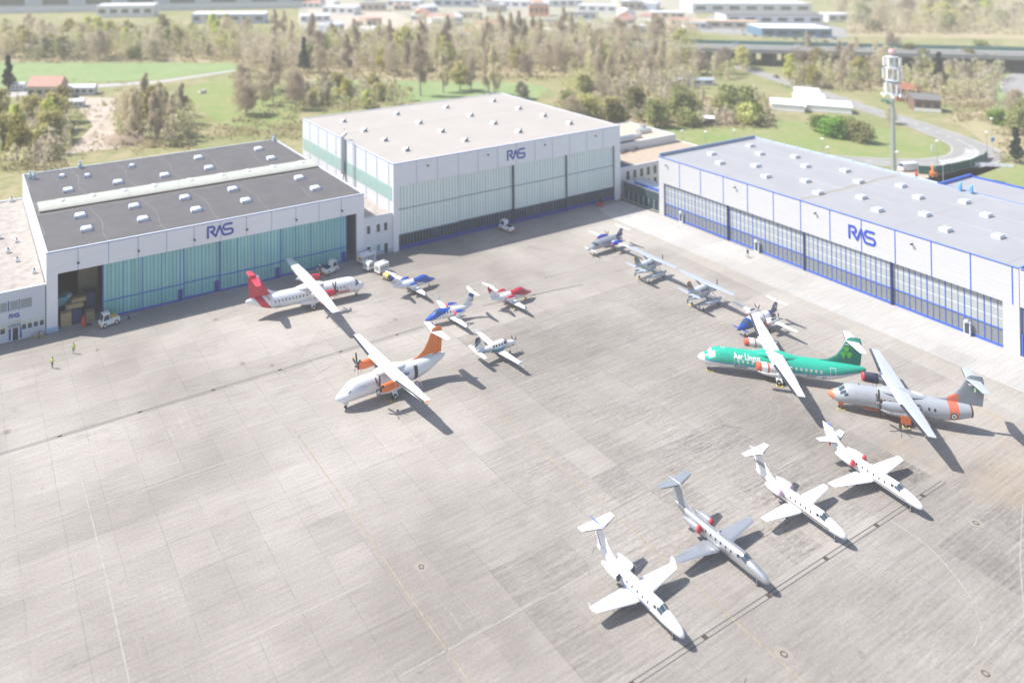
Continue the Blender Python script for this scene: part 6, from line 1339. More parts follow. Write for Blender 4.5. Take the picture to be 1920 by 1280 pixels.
shed('shed', 'low pale shed at the head of the dirt yard', 'shed', at(140, 200), R_(-20), 9, 6, 3.2, LIGHT, PGREY, .8)
shed('shed', 'small white hut between the conifer and the red-roofed house', 'shed', at(32, 168), R_(-28), 9, 5, 3, WHITE, PGREY, 1)
shed('warehouse', 'huge blue-grey warehouse stretching along the top left', 'warehouse', at(270, 16), R_(-20), 430, 60, 24, BLUEG, PGREY, 0, LIGHT, 9)
shed('warehouse', 'long white-roofed hall in front of the huge blue-grey warehouse', 'warehouse', at(432, 42), R_(-29), 72, 24, 9, BLUEG, WHITE, 0, None, 6)
shed('warehouse', 'pale hall left of the long white-roofed hall, by the top edge', 'warehouse', at(240, 30), R_(-24), 60, 30, 12, LIGHT, PGREY, 0, None, 5)
shed('retail_hall', 'wide white-roofed hall behind the car park above the motorway', 'hall', at(1395, 22), R_(-33), 120, 36, 10, LIGHT, WHITE, 0, None, 7)
shed('retail_hall', 'white-roofed hall with a blue front just above the motorway', 'hall', at(1478, 66), R_(-36), 52, 30, 7, M('azure_front', (.10, .20, .30), .6), WHITE, 0, None, 5)
shed('retail_hall', 'dark-roofed hall with rows of skylights above the motorway', 'hall', at(1440, 44), R_(-34), 84, 26, 9, LIGHT, DROOF, 0, None, 6)
shed('retail_hall', 'long tan building left of the blue-fronted hall', 'hall', at(1350, 52), R_(-42), 60, 12, 6, TANW, M('peach_roof', (.60, .42, .30), .8), 0, None, 6)
TOWN = sheet('yard', P([(560, -6), (1300, -8), (1310, 62), (760, 80), (560, 78)]), -.055, grass_mat('town_ground', ((.34, .31, .27), (.28, .29, .18), (.42, .40, .37)), .03))
k = 0
wh_specs = [(640, 26, 38, 20, 8, LIGHT, PGREY), (700, 20, 30, 16, 8, TANW, DROOF), (760, 14, 40, 20, 9, LIGHT, WHITE), (850, 12, 46, 22, 9, BLUEG, WHITE), (905, 8, 30, 18, 8, LIGHT, PGREY), (690, 52, 22, 12, 6, TANW, RTILE), (960, 14, 42, 18, 8, LIGHT, PGREY), (1010, 30, 20, 16, 12, M('orange_block', (.55, .27, .15), .8), DROOF), (1060, 12, 36, 18, 8, LIGHT, WHITE), (1120, 22, 40, 16, 7, LIGHT, PGREY), (1190, 16, 44, 20, 8, LIGHT, WHITE), (1250, 34, 30, 14, 6, TANW, WHITE), (1090, 36, 30, 12, 6, BLUEG, DROOF), (880, 36, 24, 12, 6, TANW, DROOF), (590, 40, 30, 14, 6, LIGHT, WHITE), (800, 40, 30, 12, 6, LIGHT, PGREY), (1580, 40, 36, 16, 7, LIGHT, PGREY), (1660, 20, 44, 18, 8, TANW, DROOF)]
adj = ['leftmost low pale', 'tan dark-topped', 'white-roofed pale', 'broad blue-grey white-topped', 'pale grey-roofed', 'tan red-roofed', 'long pale', 'tall orange', 'white-topped pale', 'low long pale', 'broad white-roofed', 'tan white-roofed', 'blue-grey dark-topped', 'small tan dark-roofed', 'narrow white-topped', 'narrow grey-topped', 'pale isolated', 'wide tan dark-topped']
for (px, py, a, b, h, wl, rf), ad in zip(wh_specs, adj): shed('warehouse', f'{ad} industrial hall in the distance beyond the wood', 'warehouse', at(px, py), R_(-30+(px % 40)-20), a, b, h, wl, rf, 0, None, 4)['group'] = 'distant industrial halls along the top edge'
for i, (px, py, w_, d_, h_) in enumerate(((1475, 205, 13, 10, 3.2), (1516, 196, 12, 10, 3.6), (1552, 207, 17, 10, 3.0), (1512, 182, 10, 8, 3.0))):
    shed('tent', ['left white marquee tent with a peaked roof by the access road', 'tallest white marquee tent in the middle of the cluster', 'right white marquee tent with a long roof', 'rear white marquee tent of the cluster'][i], 'tent', at(px, py), R_(-52), w_, d_, h_, WHITE, M_WHITE, 1.8, nwin=0)
shed('house', 'brown house with a white front to the right of the antenna mast', 'house', at(1733, 206), R_(-50), 10, 9, 5.5, BROWN, DROOF, 2.2, WHITE, 3); shed('house', 'red brick house directly behind the antenna mast', 'house', at(1697, 188), R_(-50), 9, 8, 6, BRICK, BRICK, 2.4, None, 3)
shed('shed', 'small red-brown hut among the bushes behind the office block', 'shed', at(1325, 233), R_(-40), 5, 4, 3, BROWN, WHITE, .8, nwin=2)
shed('shed', 'long pale blue low shed behind the bushes, left of the marquee tents', 'shed', at(1290, 158), R_(-30), 26, 6, 3, LIGHT, BLUEG, .6, nwin=4)
tw = random.Random(5)
for i in range(46):
    px, py = tw.uniform(575, 1300), tw.uniform(-2, 76); q = at(px, py); hh = tw.uniform(5, 9)
    wl_, rf_, nm = tw.choice(((LIGHT, PGREY, 'pale grey-roofed'), (LIGHT, WHITE, 'white-topped'), (TANW, RTILE, 'tan red-roofed'), (LIGHT, RTILE, 'white red-roofed'), (BLUEG, PGREY, 'blue-grey'), (TANW, DROOF, 'tan dark-roofed')))
    shed('town_house', nm+' building in the blurred town beyond the wood', 'house', q, tw.uniform(-1, 1), tw.uniform(10, 26), tw.uniform(9, 14), hh, wl_, rf_, tw.choice((0, 3.)), None, 3)['group'] = nm+' buildings of the distant town'
# parked cars in front of the halls and in the yards
cols = [(.75, .76, .78), (.5, .52, .55), (.06, .07, .09), (.7, .72, .75), (.25, .03, .03), (.05, .1, .3), (.78, .78, .78)]
protos = [car('car parked far off in front of the white-roofed halls', at(1380, 62), R_(40), c) for c in cols]
for c in protos: c['group'] = 'cars parked by the far halls'
n = 0
for r in range(4):
    for k in range(11):
        p = at(1330+k*19+r*22, 40+r*9+k*1.6)
        if n < 7: c = protos[n]; c.location = p; c.rotation_euler = (0, 0, R_(50))
        else: dup(protos[(n*3) % 7], p, R_(50+90*(n % 2)))
        n += 1
for k in range(16):
    p = at(600+k*11, 62+((k*7) % 5)*3); dup(protos[(k*5) % 7], p, R_(60), 'car parked in the yard beyond the wood, by the tan red-roofed hall', 'cars parked beyond the wood')
car('white van parked on the dirt yard below the red-roofed house', at(150, 190), R_(70), (.78, .78, .78), 1.2); car('yellow machine-coloured car parked on the dirt yard', at(195, 197), R_(80), (.6, .42, .08)); car('white car half hidden by the trees at the foot of the dirt yard', at(120, 266), R_(20), (.78, .78, .78)); car('white car on the meadow left of the tall poplars', at(440-60, 175), R_(10), (.78, .78, .78))
car('small white car beside the pale yellow shrubs behind the tall hangar', at(565, 178), R_(30), (.78, .78, .78)); car('green truck on the access road behind the antenna mast', at(1660, 192), R_(-130), (.02, .25, .15), 1.5)
# ---- antenna mast
mp = at(1676, 334); ms = thing('antenna_mast', 'tall grey antenna mast with white panels and a red-white top, behind the long hangar', 'antenna mast', mp)
MB().cyl((0, 0, 0), (0, 0, 40), .68, .45, n=16).build('pole', STEEL, ms, smooth=True)
for z0, R0, n, h in ((28.6, 2.3, 9, 3.0), (33.2, 2.6, 10, 3.4), (37.4, 2.5, 9, 3.0)):
    mb = MB(); mb.lathe([(0, R0*.85), (.18, R0*.85)], c=(0, 0, z0-.6), axis='z', n=18); mb.lathe([(0, R0*.85), (.15, R0*.85)], c=(0, 0, z0+h+.1), axis='z', n=18); mb.build('platform_ring', ALU, ms)
    for k in range(n):
        a = 2*math.pi*k/n+z0; MB().cbox((R0*math.cos(a), R0*math.sin(a), z0+h/2), (.26, .42, h), 0, a).build('antenna_panel', WHITE if k % 3 else M('pale_grey_panel', (.5, .53, .56), .5) if 'pale_grey_panel' not in D.materials else D.materials['pale_grey_panel'], ms)
for k in range(7):
    a = k*.9; MB().cyl((2.6*math.cos(a), 2.6*math.sin(a), 27.6+.3*(k % 2)), (3.1*math.cos(a), 3.1*math.sin(a), 27.6+.3*(k % 2)), .62, n=12).build('dish', WHITE, ms)
MB().sph((0, 0, 42.3), 1.0, 14, 8).build('top_ball', M('pale_red_ball', (.62, .40, .42), .5, regions=[('abs(z-42.3)>0.75', (.6, .10, .12))]), ms, smooth=True); MB().cyl((0, 0, 40), (0, 0, 41.2), .3, n=8).build('top_post', STEEL, ms)
# ---- lamp posts
def lamp(label, p, h, ball=False):
    t = thing('street_lamp', label, 'street lamp', (p.x, p.y, 0), 0, 'lamp posts behind the long hangar')
    MB().cyl((0, 0, 0), (0, 0, h), .13, .08, n=8).build('post', STEEL, t); MB().lathe([(0, .1), (.1, .45), (.45, .5), (.6, .2)], c=(0, 0, h), axis='z', n=12).build('lamp_head', WHITE, t, smooth=True); return t
for px, py, lb in ((1168, 240, 'lamp post at the right corner of the tall hangar'), (1279, 247, 'leftmost lamp post behind the office block roof'), (1323, 249, 'second lamp post behind the office block roof'), (1377, 246, 'lamp post behind the far corner of the long hangar'), (1542, 262, 'lamp post on the lawn behind the middle of the long hangar'), (1552, 278, 'short lamp post close to the roof edge of the long hangar'), (1757, 266, 'lamp post at the inner bend of the access road'), (1768, 310, 'lamp post in front of the green fence'), (1850, 250, 'lamp post outside the bend of the access road'), (1859, 224, 'tall lamp post among the trees outside the bend'), (1682, 287, 'small lamp at the foot of the antenna mast')):
    h = 9.5; q = at(px, py, h); lamp(lb, q, h)
sg_ = thing('road_sign', 'white upright sign on the lawn inside the bend', 'sign', at(1748, 288)); MB().box(-.5, .5, -.08, .08, .8, 3.2).build('board', WHITE, sg_); MB().cyl((0, 0, 0), (0, 0, .8), .08, n=6).build('post', STEEL, sg_)
sg_ = thing('road_sign', 'blue road sign on a post outside the bend', 'sign', at(1862, 285)); MB().box(-1.3, 1.3, -.06, .06, 4, 5.3).build('board', M('sign_azure', (.06, .25, .6), .4), sg_); MB().cyl((0, .1, 0), (0, .1, 4.4), .09, n=6).build('post', STEEL, sg_)
# ---- works beside the bend
fc = thing('construction_fence', 'curved green screened fence around the works at the road bend', 'fence', at(1722, 326))
pf = [at(a, b)-at(1722, 326) for a, b in ((1722, 326), (1750, 328), (1785, 322), (1820, 314), (1845, 304), (1852, 296))]
for a, b in zip(pf, pf[1:]):
    n_ = Vector((-(b-a).y, (b-a).x, 0)).normalized()*.12; MB().prism([a, b, b+n_, a+n_], (0, 0, 2.8)).build('panel', M('green_screen', (.03, .14, .11), .7, vary=.2, vscale=1) if 'green_screen' not in D.materials else D.materials['green_screen'], fc); MB().cyl(a, a+Vector((0, 0, 3)), .08, n=6).build('post', STEEL, fc)
ct = thing('site_van', 'white van parked at the foot of the antenna mast', 'van', at(1703, 320), R_(-20)); MB().prism([(-3, -1, .4), (-3, -1, 1.4), (-2.2, -1, 2.7), (3, -1, 2.8), (3, -1, .4)], (0, 2, 0)).build('body', M_WHITE, ct); MB().prism([(-2.95, -.9, 1.5), (-2.3, -.9, 2.55), (-2.36, -.9, 2.6), (-3.02, -.9, 1.5)], (0, 1.8, 0)).build('windscreen', COCKPIT, ct); SCALE[:2] = [1, 1]; wheels(ct, ((-2, .95), (-2, -.95), (2, .95), (2, -.95)), .36, .25)
dg = thing('excavator', 'small orange excavator working inside the green fence', 'excavator', at(1750, 334), R_(30)); MB().box(-1.4, 1.4, -1.1, -.6, 0, .8).box(-1.4, 1.4, .6, 1.1, 0, .8).build('track', BLACK, dg); MB().box(-1.3, 1.2, -.9, .9, .9, 2.0).build('body', ORV, dg); MB().box(-.2, 1.0, -.85, 0, 2.002, 3.2).build('cab', COCKPIT, dg); MB().prism([(1.2, -.2, 1.6), (3.2, -.2, 3.6), (3.6, -.2, 3.4), (1.4, -.2, 1.2)], (0, .4, 0)).prism([(3.2, -.19, 3.5), (4.6, -.19, 1.4), (4.3, -.19, 1.2), (3.1, -.19, 3.1)], (0, .38, 0)).build('boom', ORV, dg); MB().prism([(4.2, -.4, 1.4), (4.9, -.4, 1.3), (4.5, -.4, .5), (4.0, -.4, .8)], (0, .8, 0)).build('bucket', DARK, dg)
bt = thing('barrier', 'red and white warning barrier beside the white van', 'barrier', at(1720, 334), R_(40)); MB().prism([(-1, 0, 0), (1, 0, 0), (0, 0, 2.6)], (0, .5, 0)).build('panel', VRED, bt); MB().box(-1.1, 1.1, .1, .4, 0, .12).build('foot', DARK, bt)
wl = thing('site_barrier', 'row of white and blue plastic barriers right of the green fence', 'barrier', at(1860, 312), R_(-40))
for k in range(6): MB().prism([(k*2.1-6, -.3, 0), (k*2.1-6, .3, 0), (k*2.1-6, .12, 1.1), (k*2.1-6, -.12, 1.1)], (1.9, 0, 0)).build('panel', WHITE if k % 3 else M_WHITE, wl)
SPO = thing('storage_heap', 'earth heap at the foot of the dirt yard', 'earth heap', at(235, 262)); mb = MB(); mb.lathe([(0, 9), (1.5, 7), (3, 3.5), (3.6, .5)], axis='z', n=14); o = mb.build('heap', M('heap_earth', (.33, .25, .19), .95, vary=.3, vscale=.5), SPO, smooth=True)
# ------------------------------------------------------------------ trees
import array
def leaf_mat(name, c, var=.25, tr=.5):
    mt = D.materials.new(name); mt.use_nodes = True; g = NG(mt); b = g.n['Principled BSDF']; b.inputs['Roughness'].default_value = .8; b.inputs['Specular IOR Level'].default_value = .1
    oi = g.new('ShaderNodeObjectInfo'); hsv = g.new('ShaderNodeHueSaturation'); hsv.inputs['Color'].default_value = c+(1,)
    g.link(g.m('ADD', g.m('MULTIPLY', oi.outputs['Random'], .05), .475), hsv.inputs['Hue']); g.link(g.m('ADD', g.m('MULTIPLY', oi.outputs['Random'], .6), .72), hsv.inputs['Value'])
    f = g.ramp(g.noise(.55, 3, .6), .3, .7); cur = g.mix(f, g.mix(1., hsv.outputs[0], (1-var,)*3, 'MULTIPLY'), hsv.outputs[0]); g.link(cur, b.inputs['Base Color'])
    t = g.new('ShaderNodeBsdfTranslucent'); g.link(cur, t.inputs[0]); mx = g.new('ShaderNodeMixShader'); mx.inputs[0].default_value = tr
    g.link(b.outputs[0], mx.inputs[1]); g.link(t.outputs[0], mx.inputs[2]); g.link(mx.outputs[0], g.n['Material Output'].inputs[0]); return mt
BARK = M('grey_brown_bark', (.28, .225, .18), .9, vary=.3, vscale=2); BARKL = M('pale_bark', (.42, .37, .31), .9, vary=.3, vscale=2)
LEAF = dict(bare=leaf_mat('bare_twigs', (.62, .53, .39)), pale=leaf_mat('pale_spring_leaves', (.56, .52, .22)), yell=leaf_mat('yellow_green_leaves', (.56, .55, .16)), olive=leaf_mat('olive_leaves', (.36, .36, .15)), green=leaf_mat('fresh_green_leaves', (.24, .37, .07)), con=leaf_mat('dark_needles', (.06, .085, .065)), rust=leaf_mat('reddish_twigs', (.56, .48, .35)), bloss=leaf_mat('pale_blossom', (.62, .58, .42)))
tr_rnd = random.Random(11)
def tree_proto(kind, mat, H, Rad, base, n, leaf, shape, bark=BARK, limbs=9, flat_=1.):
    """H height, Rad crown radius, base = height where the crown starts"""
    t = thing('tree', 'x', 'tree'); r = tr_rnd
    mb = MB(); ctrs = []
    for i in range(limbs):                                     # clumps hang on limbs spread through the crown
        u = (i+.5)/limbs; z = base+(H-base)*(.10+.84*u)
        if shape == 'column': rr = Rad*(.35+.75*math.sin(math.pi*min(1, u*.9+.12)))
        elif shape == 'cone': rr = Rad*(1.02-u)
        else: rr = Rad*math.sqrt(max(.04, 1-(1.75*u-.75)**2))
        for k in range(1 if shape == 'column' else 3):
            a = r.uniform(0, 6.283); d = rr*r.uniform(.25, .8); ctrs.append((d*math.cos(a), d*math.sin(a), z+r.uniform(-.06, .06)*H, max(.25*Rad, rr*r.uniform(.40, .72))))
    vs = []; fs = []
    for i in range(n):
        c = ctrs[i % len(ctrs)]
        while True:
            x, y, z = r.uniform(-1, 1), r.uniform(-1, 1), r.uniform(-1, 1); q = x*x+y*y+z*z
            if .12 < q < 1: break
        s = c[3]*(1.0 if r.random() < .85 else 1.3); sz = 1.5 if shape == 'column' else .9
        p = Vector((c[0]+x*s, c[1]+y*s, max(base*.6, c[2]+z*s*sz)))
        nrm = Vector((x+r.uniform(-.7, .7), y+r.uniform(-.7, .7), z+r.uniform(-.5, .9))).normalized(); a = nrm.orthogonal().normalized(); b = nrm.cross(a); an = r.uniform(0, 3.14); a, b = a*math.cos(an)+b*math.sin(an), b*math.cos(an)-a*math.sin(an)
        l = leaf*r.uniform(.6, 1.4); w_ = l*(.085 if kind in ('bare', 'rust') else .62)
        if kind in ('bare', 'rust'): a = (a+Vector((0, 0, 1.2))).normalized(); b = a.cross(nrm).normalized()
        o = len(vs); vs += [p-a*l-b*w_*.4, p-b*w_, p+a*l, p+b*w_]; fs.append((o, o+1, o+2, o+3))
    mb.add(vs, fs); cr = mb.build('crown', mat, t, fix=False)
    tk = MB(); rt = .018*H+.08; tk.cyl((0, 0, 0), (.1, .05, base+(H-base)*.45), rt, rt*.55, n=8).cyl((.1, .05, base+(H-base)*.45), (0, .1, H*.93), rt*.55, rt*.12, n=6)
    for c in ctrs[::max(1, len(ctrs)//10)]:
        z0 = max(base*.7, c[2]-.35*Rad-.1*H); tk.cyl((.06, .05, z0), (c[0]*.9, c[1]*.9, c[2]), rt*.32, rt*.08, n=5)
    tk.build('trunk', bark, t); return t
TP = dict(
    poplar=[tree_proto('bare', LEAF['bare'], 21, 2.6, 4.0, 1700, 1.15, 'column', BARKL, 14), tree_proto('bare', LEAF['bare'], 18, 2.3, 3.5, 1500, 1.1, 'column', BARKL, 12)],
    bare=[tree_proto('bare', LEAF['bare'], 15, 4.8, 3.0, 1700, 1.1, 'round', BARKL, 10), tree_proto('rust', LEAF['rust'], 11, 4.0, 2.0, 1500, .9, 'round', BARKL, 8)],
    pale=[tree_proto('pale', LEAF['pale'], 15, 4.8, 3.5, 1300, .62, 'round', BARKL, 10), tree_proto('yell', LEAF['yell'], 13, 4.2, 2.5, 1200, .60, 'round', BARK, 9)],
    olive=[tree_proto('olive', LEAF['olive'], 13, 5.0, 2.5, 1500, .62, 'round', BARK, 10), tree_proto('olive', LEAF['olive'], 6.5, 4.2, .6, 1300, .50, 'round', BARK, 7)],
    green=[tree_proto('green', LEAF['green'], 7.5, 4.2, .7, 1600, .48, 'round', BARK, 8)],
    conifer=[tree_proto('con', LEAF['con'], 19, 3.6, 1.5, 1300, .65, 'cone', BARK, 12)],
    blossom=[tree_proto('bloss', LEAF['bloss'], 9, 3.4, 1.2, 1000, .55, 'round', BARK, 8)],
    willow=[tree_proto('pale', LEAF['pale'], 10, 5.4, 1.0, 1700, .60, 'round', BARK, 9)])
used_ = set()
GRP = {}
def plant(kind, px, py, s, label, group, var=None, z=0):
    L = TP[kind]; i = tr_rnd.randrange(len(L)) if var is None else var; pr = L[i]; p = at(px, py); rz = tr_rnd.uniform(0, 6.28); sc = s*tr_rnd.uniform(.86, 1.14)
    if (kind, i) not in used_: used_.add((kind, i)); t = pr
    else: t = dup(pr)
    t.location = (p.x, p.y, -.1); t.rotation_euler = (0, 0, rz); t.scale = (sc, sc, sc*tr_rnd.uniform(.92, 1.1)); t['label'] = label; t['group'] = group
def wood(mix, box, n, s, label, group, slope=0.):
    """n trees over a pixel box (x0, x1, y0, y1), spread by jittered rows"""
    x0, x1, y0, y1 = box; rows = max(1, round(math.sqrt(n*(y1-y0)/(x1-x0)*6))); per = math.ceil(n/rows); c = 0
    for r in range(rows):
        for k in range(per):
            if c >= n: return
            c += 1; px = x0+(x1-x0)*(k+tr_rnd.random())/per; py = y0+(y1-y0)*(r+tr_rnd.random())/rows+slope*(px-x0)
            kd = tr_rnd.choice(mix); plant(kd, px, py, s, label.format(dict(poplar='tall bare poplar', bare='bare brownish tree', pale='pale spring-green tree', olive='olive green tree', green='fresh green shrub', conifer='dark conifer', blossom='pale blossoming tree', willow='yellow-green willow')[kd]), group)
wood(['pale', 'pale', 'pale', 'olive', 'bare'], (-20, 455, 70, 116), 52, 1.25, '{} in the wood behind the green field, upper left', 'trees of the wood behind the green field')
wood(['poplar', 'poplar', 'bare', 'pale', 'bare'], (455, 1300, 84, 124), 62, 1.3, '{} in the wood behind the tall hangar', 'trees of the wood behind the tall hangar')
wood(['bare', 'poplar', 'olive', 'bare', 'pale'], (560, 1300, 122, 148), 24, 1.05, '{} along the near edge of the wood behind the tall hangar', 'trees along the edge of the wood')
wood(['poplar'], (770, 960, 172, 186), 5, 1.25, '{} with bare trunk standing on the bright field behind the tall hangar', 'poplars on the bright field')
wood(['poplar'], (1080, 1290, 150, 178), 8, 1.15, '{} in the stand behind the bushes', 'poplars behind the bushes')
wood(['bare', 'olive', 'bare', 'pale'], (1580, 1960, 2, 62), 34, 1.3, '{} beyond the motorway', 'trees beyond the motorway')
wood(['bare', 'bare', 'olive', 'pale', 'poplar'], (1480, 1690, 108, 168), 18, .95, '{} between the motorway and the access road', 'trees between motorway and access road')
wood(['bare', 'olive', 'olive', 'conifer'], (1700, 1860, 112, 190), 14, .95, '{} behind the brown house near the motorway', 'trees behind the brown house')
wood(['bare', 'pale', 'bare'], (1290, 1400, 118, 150), 7, .95, '{} beside the start of the access road', 'trees at the start of the access road')
wood(['olive', 'willow', 'olive', 'bare'], (1050, 1440, 188, 236), 20, .92, '{} in the thicket behind the office block', 'bushes of the thicket behind the office block')
wood(['bare', 'olive', 'green', 'pale'], (1870, 1960, 205, 300), 8, .85, '{} outside the road bend at the right edge', 'trees outside the road bend')
wood(['pale', 'pale', 'willow', 'bare'], (-10, 125, 215, 318), 11, 1.05, '{} in the clump left of the dirt yard', 'trees left of the dirt yard')
wood(['pale', 'poplar', 'bare', 'poplar'], (225, 360, 205, 272), 12, 1.05, '{} in the stand right of the dirt yard', 'trees right of the dirt yard')
wood(['bare', 'poplar', 'bare'], (450, 560, 165, 252), 9, 1.15, '{} in the row left of the tall hangar', 'trees in the row left of the tall hangar')
wood(['willow', 'blossom', 'willow', 'pale'], (565, 760, 165, 205), 11, .82, '{} behind the left rear corner of the tall hangar', 'shrubs behind the tall hangar')
for px, py, kd, s, v, lb in ((15, 170, 'conifer', 1.0, 0, 'dark conifer at the left edge beside the red-roofed house'), (570, 136, 'conifer', 1.15, 0, 'tall dark conifer standing alone before the wood behind the hangars'), (863, 170, 'pale', 1.15, 0, 'tree with a pale round top among the poplars on the bright field'),
        (980, 186, 'blossom', 1.1, 0, 'pale blossoming tree close behind the roof of the tall hangar'), (1410, 232, 'green', 1.2, 0, 'bright green round bush beside the red-brown hut'), (1565, 258, 'green', 1.05, 0, 'left bright green bush of the pair on the lawn'), (1612, 266, 'olive', 1.25, 1, 'large olive bush of the pair on the lawn'), (1585, 250, 'olive', 1.0, 1, 'olive bush at the back of the clump on the lawn'), (1540, 248, 'green', .85, 0, 'small green bush at the left end of the clump on the lawn'),
        (1905, 305, 'conifer', .75, 0, 'dark green tree at the right edge above the rear wing'), (1770, 45, 'willow', 2.1, 0, 'big yellow-green round tree beyond the motorway'), (1670, 232, 'bare', .7, 1, 'small bare tree just left of the antenna mast'), (1150, 236, 'olive', 1.0, 0, 'olive tree at the right rear corner of the tall hangar'), (1230, 240, 'olive', .95, 0, 'dark olive bush nearest the rear of the office block'), (1480, 152, 'pale', .8, 1, 'yellow-green tree at the left side of the access road')):
    plant(kd, px, py, s, lb, 'single trees around the hangars', v)
for kd, L in TP.items():
    for i, pr in enumerate(L):
        if (kd, i) not in used_:
            for c in list(pr.children): D.objects.remove(c)
            D.objects.remove(pr)
# leaf litter under the woods, and the hazy mass of twigs that fills them
LITTER = grass_mat('leaf_litter', ((.36, .29, .20), (.28, .27, .13), (.42, .35, .26)), .05)
for poly in ([(-80, 68), (455, 60), (460, 117), (-80, 117)], [(452, 78), (1300, 70), (1310, 128), (900, 150), (560, 152), (455, 124)], [(1585, -2), (2000, -2), (2000, 76), (1590, 68)], [(1480, 112), (1690, 116), (1700, 172), (1560, 158)], [(1700, 118), (1870, 118), (1850, 200), (1700, 190)], [(1050, 182), (1440, 178), (1445, 238), (1160, 236), (1050, 220)], [(1775, 215), (1990, 195), (1990, 305), (1870, 285)]):
    sheet('forest_floor', P(poly), -.04, LITTER)
# low scrub on the floor of the woods: nobody could count it
sc_ = MB(); vs = []; fs = []
def scrub(box, n, s=1.):
    x0, x1, y0, y1 = box
    for i in range(n):
        p = at(tr_rnd.uniform(x0, x1), tr_rnd.uniform(y0, y1)); R0 = tr_rnd.uniform(.8, 2.4)*s
        for k in range(7):
            q = Vector((p.x+tr_rnd.gauss(0, R0), p.y+tr_rnd.gauss(0, R0), abs(tr_rnd.gauss(0, R0*.55)))); l = tr_rnd.uniform(.4, .95)*s; a = Vector((tr_rnd.uniform(-1, 1), tr_rnd.uniform(-1, 1), tr_rnd.uniform(-.2, 1))).normalized(); b = a.orthogonal().normalized(); b = (b+a.cross(b)*tr_rnd.uniform(-1, 1)).normalized()
            o = len(vs); vs.extend([q-a*l, q-b*l*.6, q+a*l, q+b*l*.6]); fs.append((o, o+1, o+2, o+3))
for bx, n_, s_ in (((-20, 460, 55, 118), 700, 1.6), ((455, 1300, 82, 150), 1200, 1.6), ((1590, 1940, 0, 66), 420, 1.8), ((1480, 1700, 105, 172), 350, 1.2), ((1700, 1870, 110, 200), 260, 1.2), ((1040, 1445, 182, 242), 420, 1.), ((-20, 130, 205, 322), 180, 1.), ((215, 365, 200, 280), 170, 1.), ((440, 570, 160, 262), 160, 1.), ((560, 770, 160, 210), 200, 1.), ((60, 300, 150, 290), 240, .7), ((360, 570, 235, 262), 120, .7), ((1872, 1975, 205, 305), 170, .9), ((1790, 1880, 195, 228), 120, .8)): scrub(bx, n_, s_)
sc_.add(vs, fs); o = sc_.build('undergrowth', leaf_mat('undergrowth_leaves', (.47, .39, .24), .5), fix=False); tag(o, 'brown and olive undergrowth covering the floor of the woods', 'undergrowth', kind='stuff')
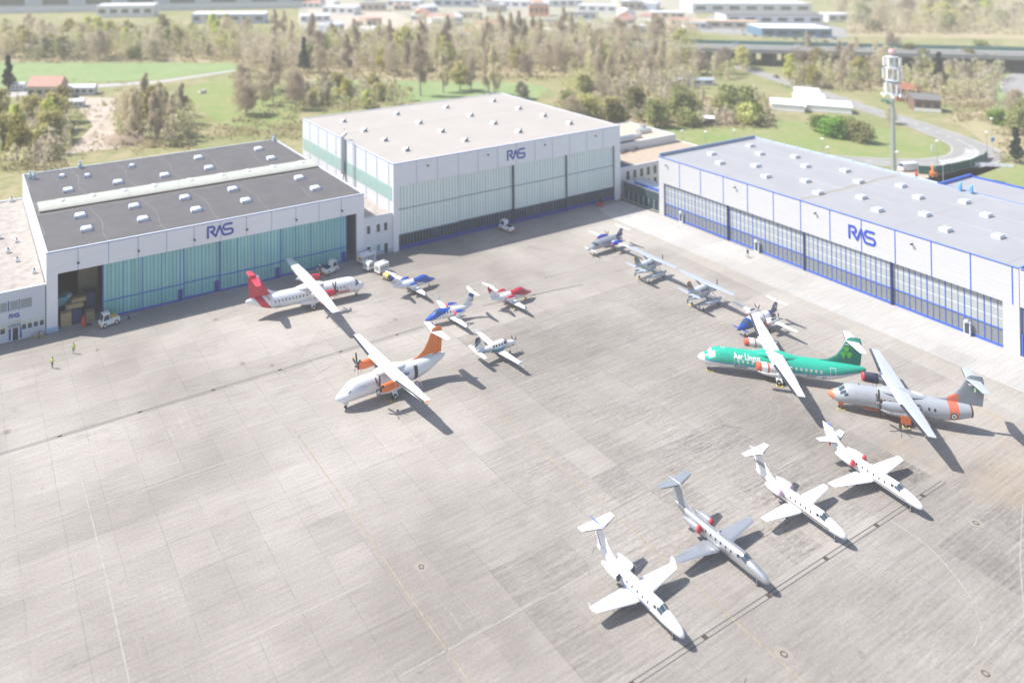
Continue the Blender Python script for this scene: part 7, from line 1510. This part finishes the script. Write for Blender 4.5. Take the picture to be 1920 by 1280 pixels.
# the woods themselves read as one mass of thin crowns; the nearer and larger trees above stand in front of it
vs = []; fs = []; nr = tr_rnd
for x0, x1, y0, y1, n_, top_ in ((-30, 460, 72, 114, 480, 16), (455, 1310, 84, 130, 1000, 16), (760, 1310, 52, 84, 200, 13), (1590, 1980, -6, 64, 420, 15), (1300, 1590, -8, 12, 90, 12), (1480, 1700, 110, 165, 110, 9), (1700, 1880, 112, 196, 120, 9), (1290, 1400, 116, 150, 45, 9), (1060, 1300, 150, 185, 80, 11), (1040, 1440, 184, 236, 170, 6), (560, 770, 160, 205, 90, 7), (215, 365, 205, 275, 50, 10), (-20, 130, 210, 318, 60, 9)):
    for i in range(n_):
        p = at(nr.uniform(x0, x1), nr.uniform(y0, y1)); T0 = top_*nr.uniform(.55, 1.15); slim = nr.random() < .38; R0 = T0*(.085 if slim else .16)
        for k in range(74):
            u = nr.random()**.8; rr = R0*(1.15-.75*u if slim else math.sqrt(max(.08, 1-(1.5*u-.55)**2))); q = Vector((p.x+nr.gauss(0, rr), p.y+nr.gauss(0, rr), .6+T0*u)); l = nr.uniform(.5, 1.2)
            a = Vector((nr.uniform(-.6, .6), nr.uniform(-.6, .6), 1 if slim else nr.uniform(.1, 1))).normalized(); b = a.orthogonal().normalized(); b = (b+a.cross(b)*nr.uniform(-2, 2)).normalized(); w_ = .22 if slim else .38
            o = len(vs); vs.extend([q-a*l, q-b*l*w_, q+a*l, q+b*l*w_]); fs.append((o, o+1, o+2, o+3))
def wood_mat():
    mt = D.materials.new('mixed_wood'); mt.use_nodes = True; g = NG(mt); b = g.n['Principled BSDF']; b.inputs['Roughness'].default_value = .9; b.inputs['Specular IOR Level'].default_value = .05
    c = g.mix(g.ramp(g.noise(.055, 2, .5), .42, .58), (.64, .57, .45), (.58, .58, .28)); c = g.mix(g.ramp(g.noise(.10, 2, .5), .52, .66), c, (.53, .45, .38)); c = g.mix(g.ramp(g.noise(.08, 2, .5, stretch=(1, 1.3, 1)), .60, .72), c, (.40, .42, .19))
    g.link(c, b.inputs['Base Color']); t = g.new('ShaderNodeBsdfTranslucent'); g.link(c, t.inputs[0]); mx = g.new('ShaderNodeMixShader'); mx.inputs[0].default_value = .52
    g.link(b.outputs[0], mx.inputs[1]); g.link(t.outputs[0], mx.inputs[2]); g.link(mx.outputs[0], g.n['Material Output'].inputs[0]); return mt
mw = MB(); mw.add(vs, fs); o = mw.build('far_wood', wood_mat(), fix=False); tag(o, 'mass of thin bare and pale green spring trees filling the woods behind the hangars', 'wood', kind='stuff')
# ------------------------------------------------------------------ air between here and the far halls
hz = MB().box(-700, 1700, -140, 1700, -1.1, 86).build('haze', D.materials.new('haze_air'))
hz['kind'] = 'stuff'; hz['label'] = 'thin pale haze over the airfield and the land behind'; hz['category'] = 'haze'
_m = D.materials['haze_air']; _m.use_nodes = True; _t = _m.node_tree; _t.nodes.remove(_t.nodes['Principled BSDF'])
_v = _t.nodes.new('ShaderNodeVolumePrincipled'); _v.inputs['Color'].default_value = (1, .995, .98, 1); _v.inputs['Density'].default_value = .00027; _v.inputs['Anisotropy'].default_value = .0
_t.links.new(_v.outputs[0], _t.nodes['Material Output'].inputs['Volume'])
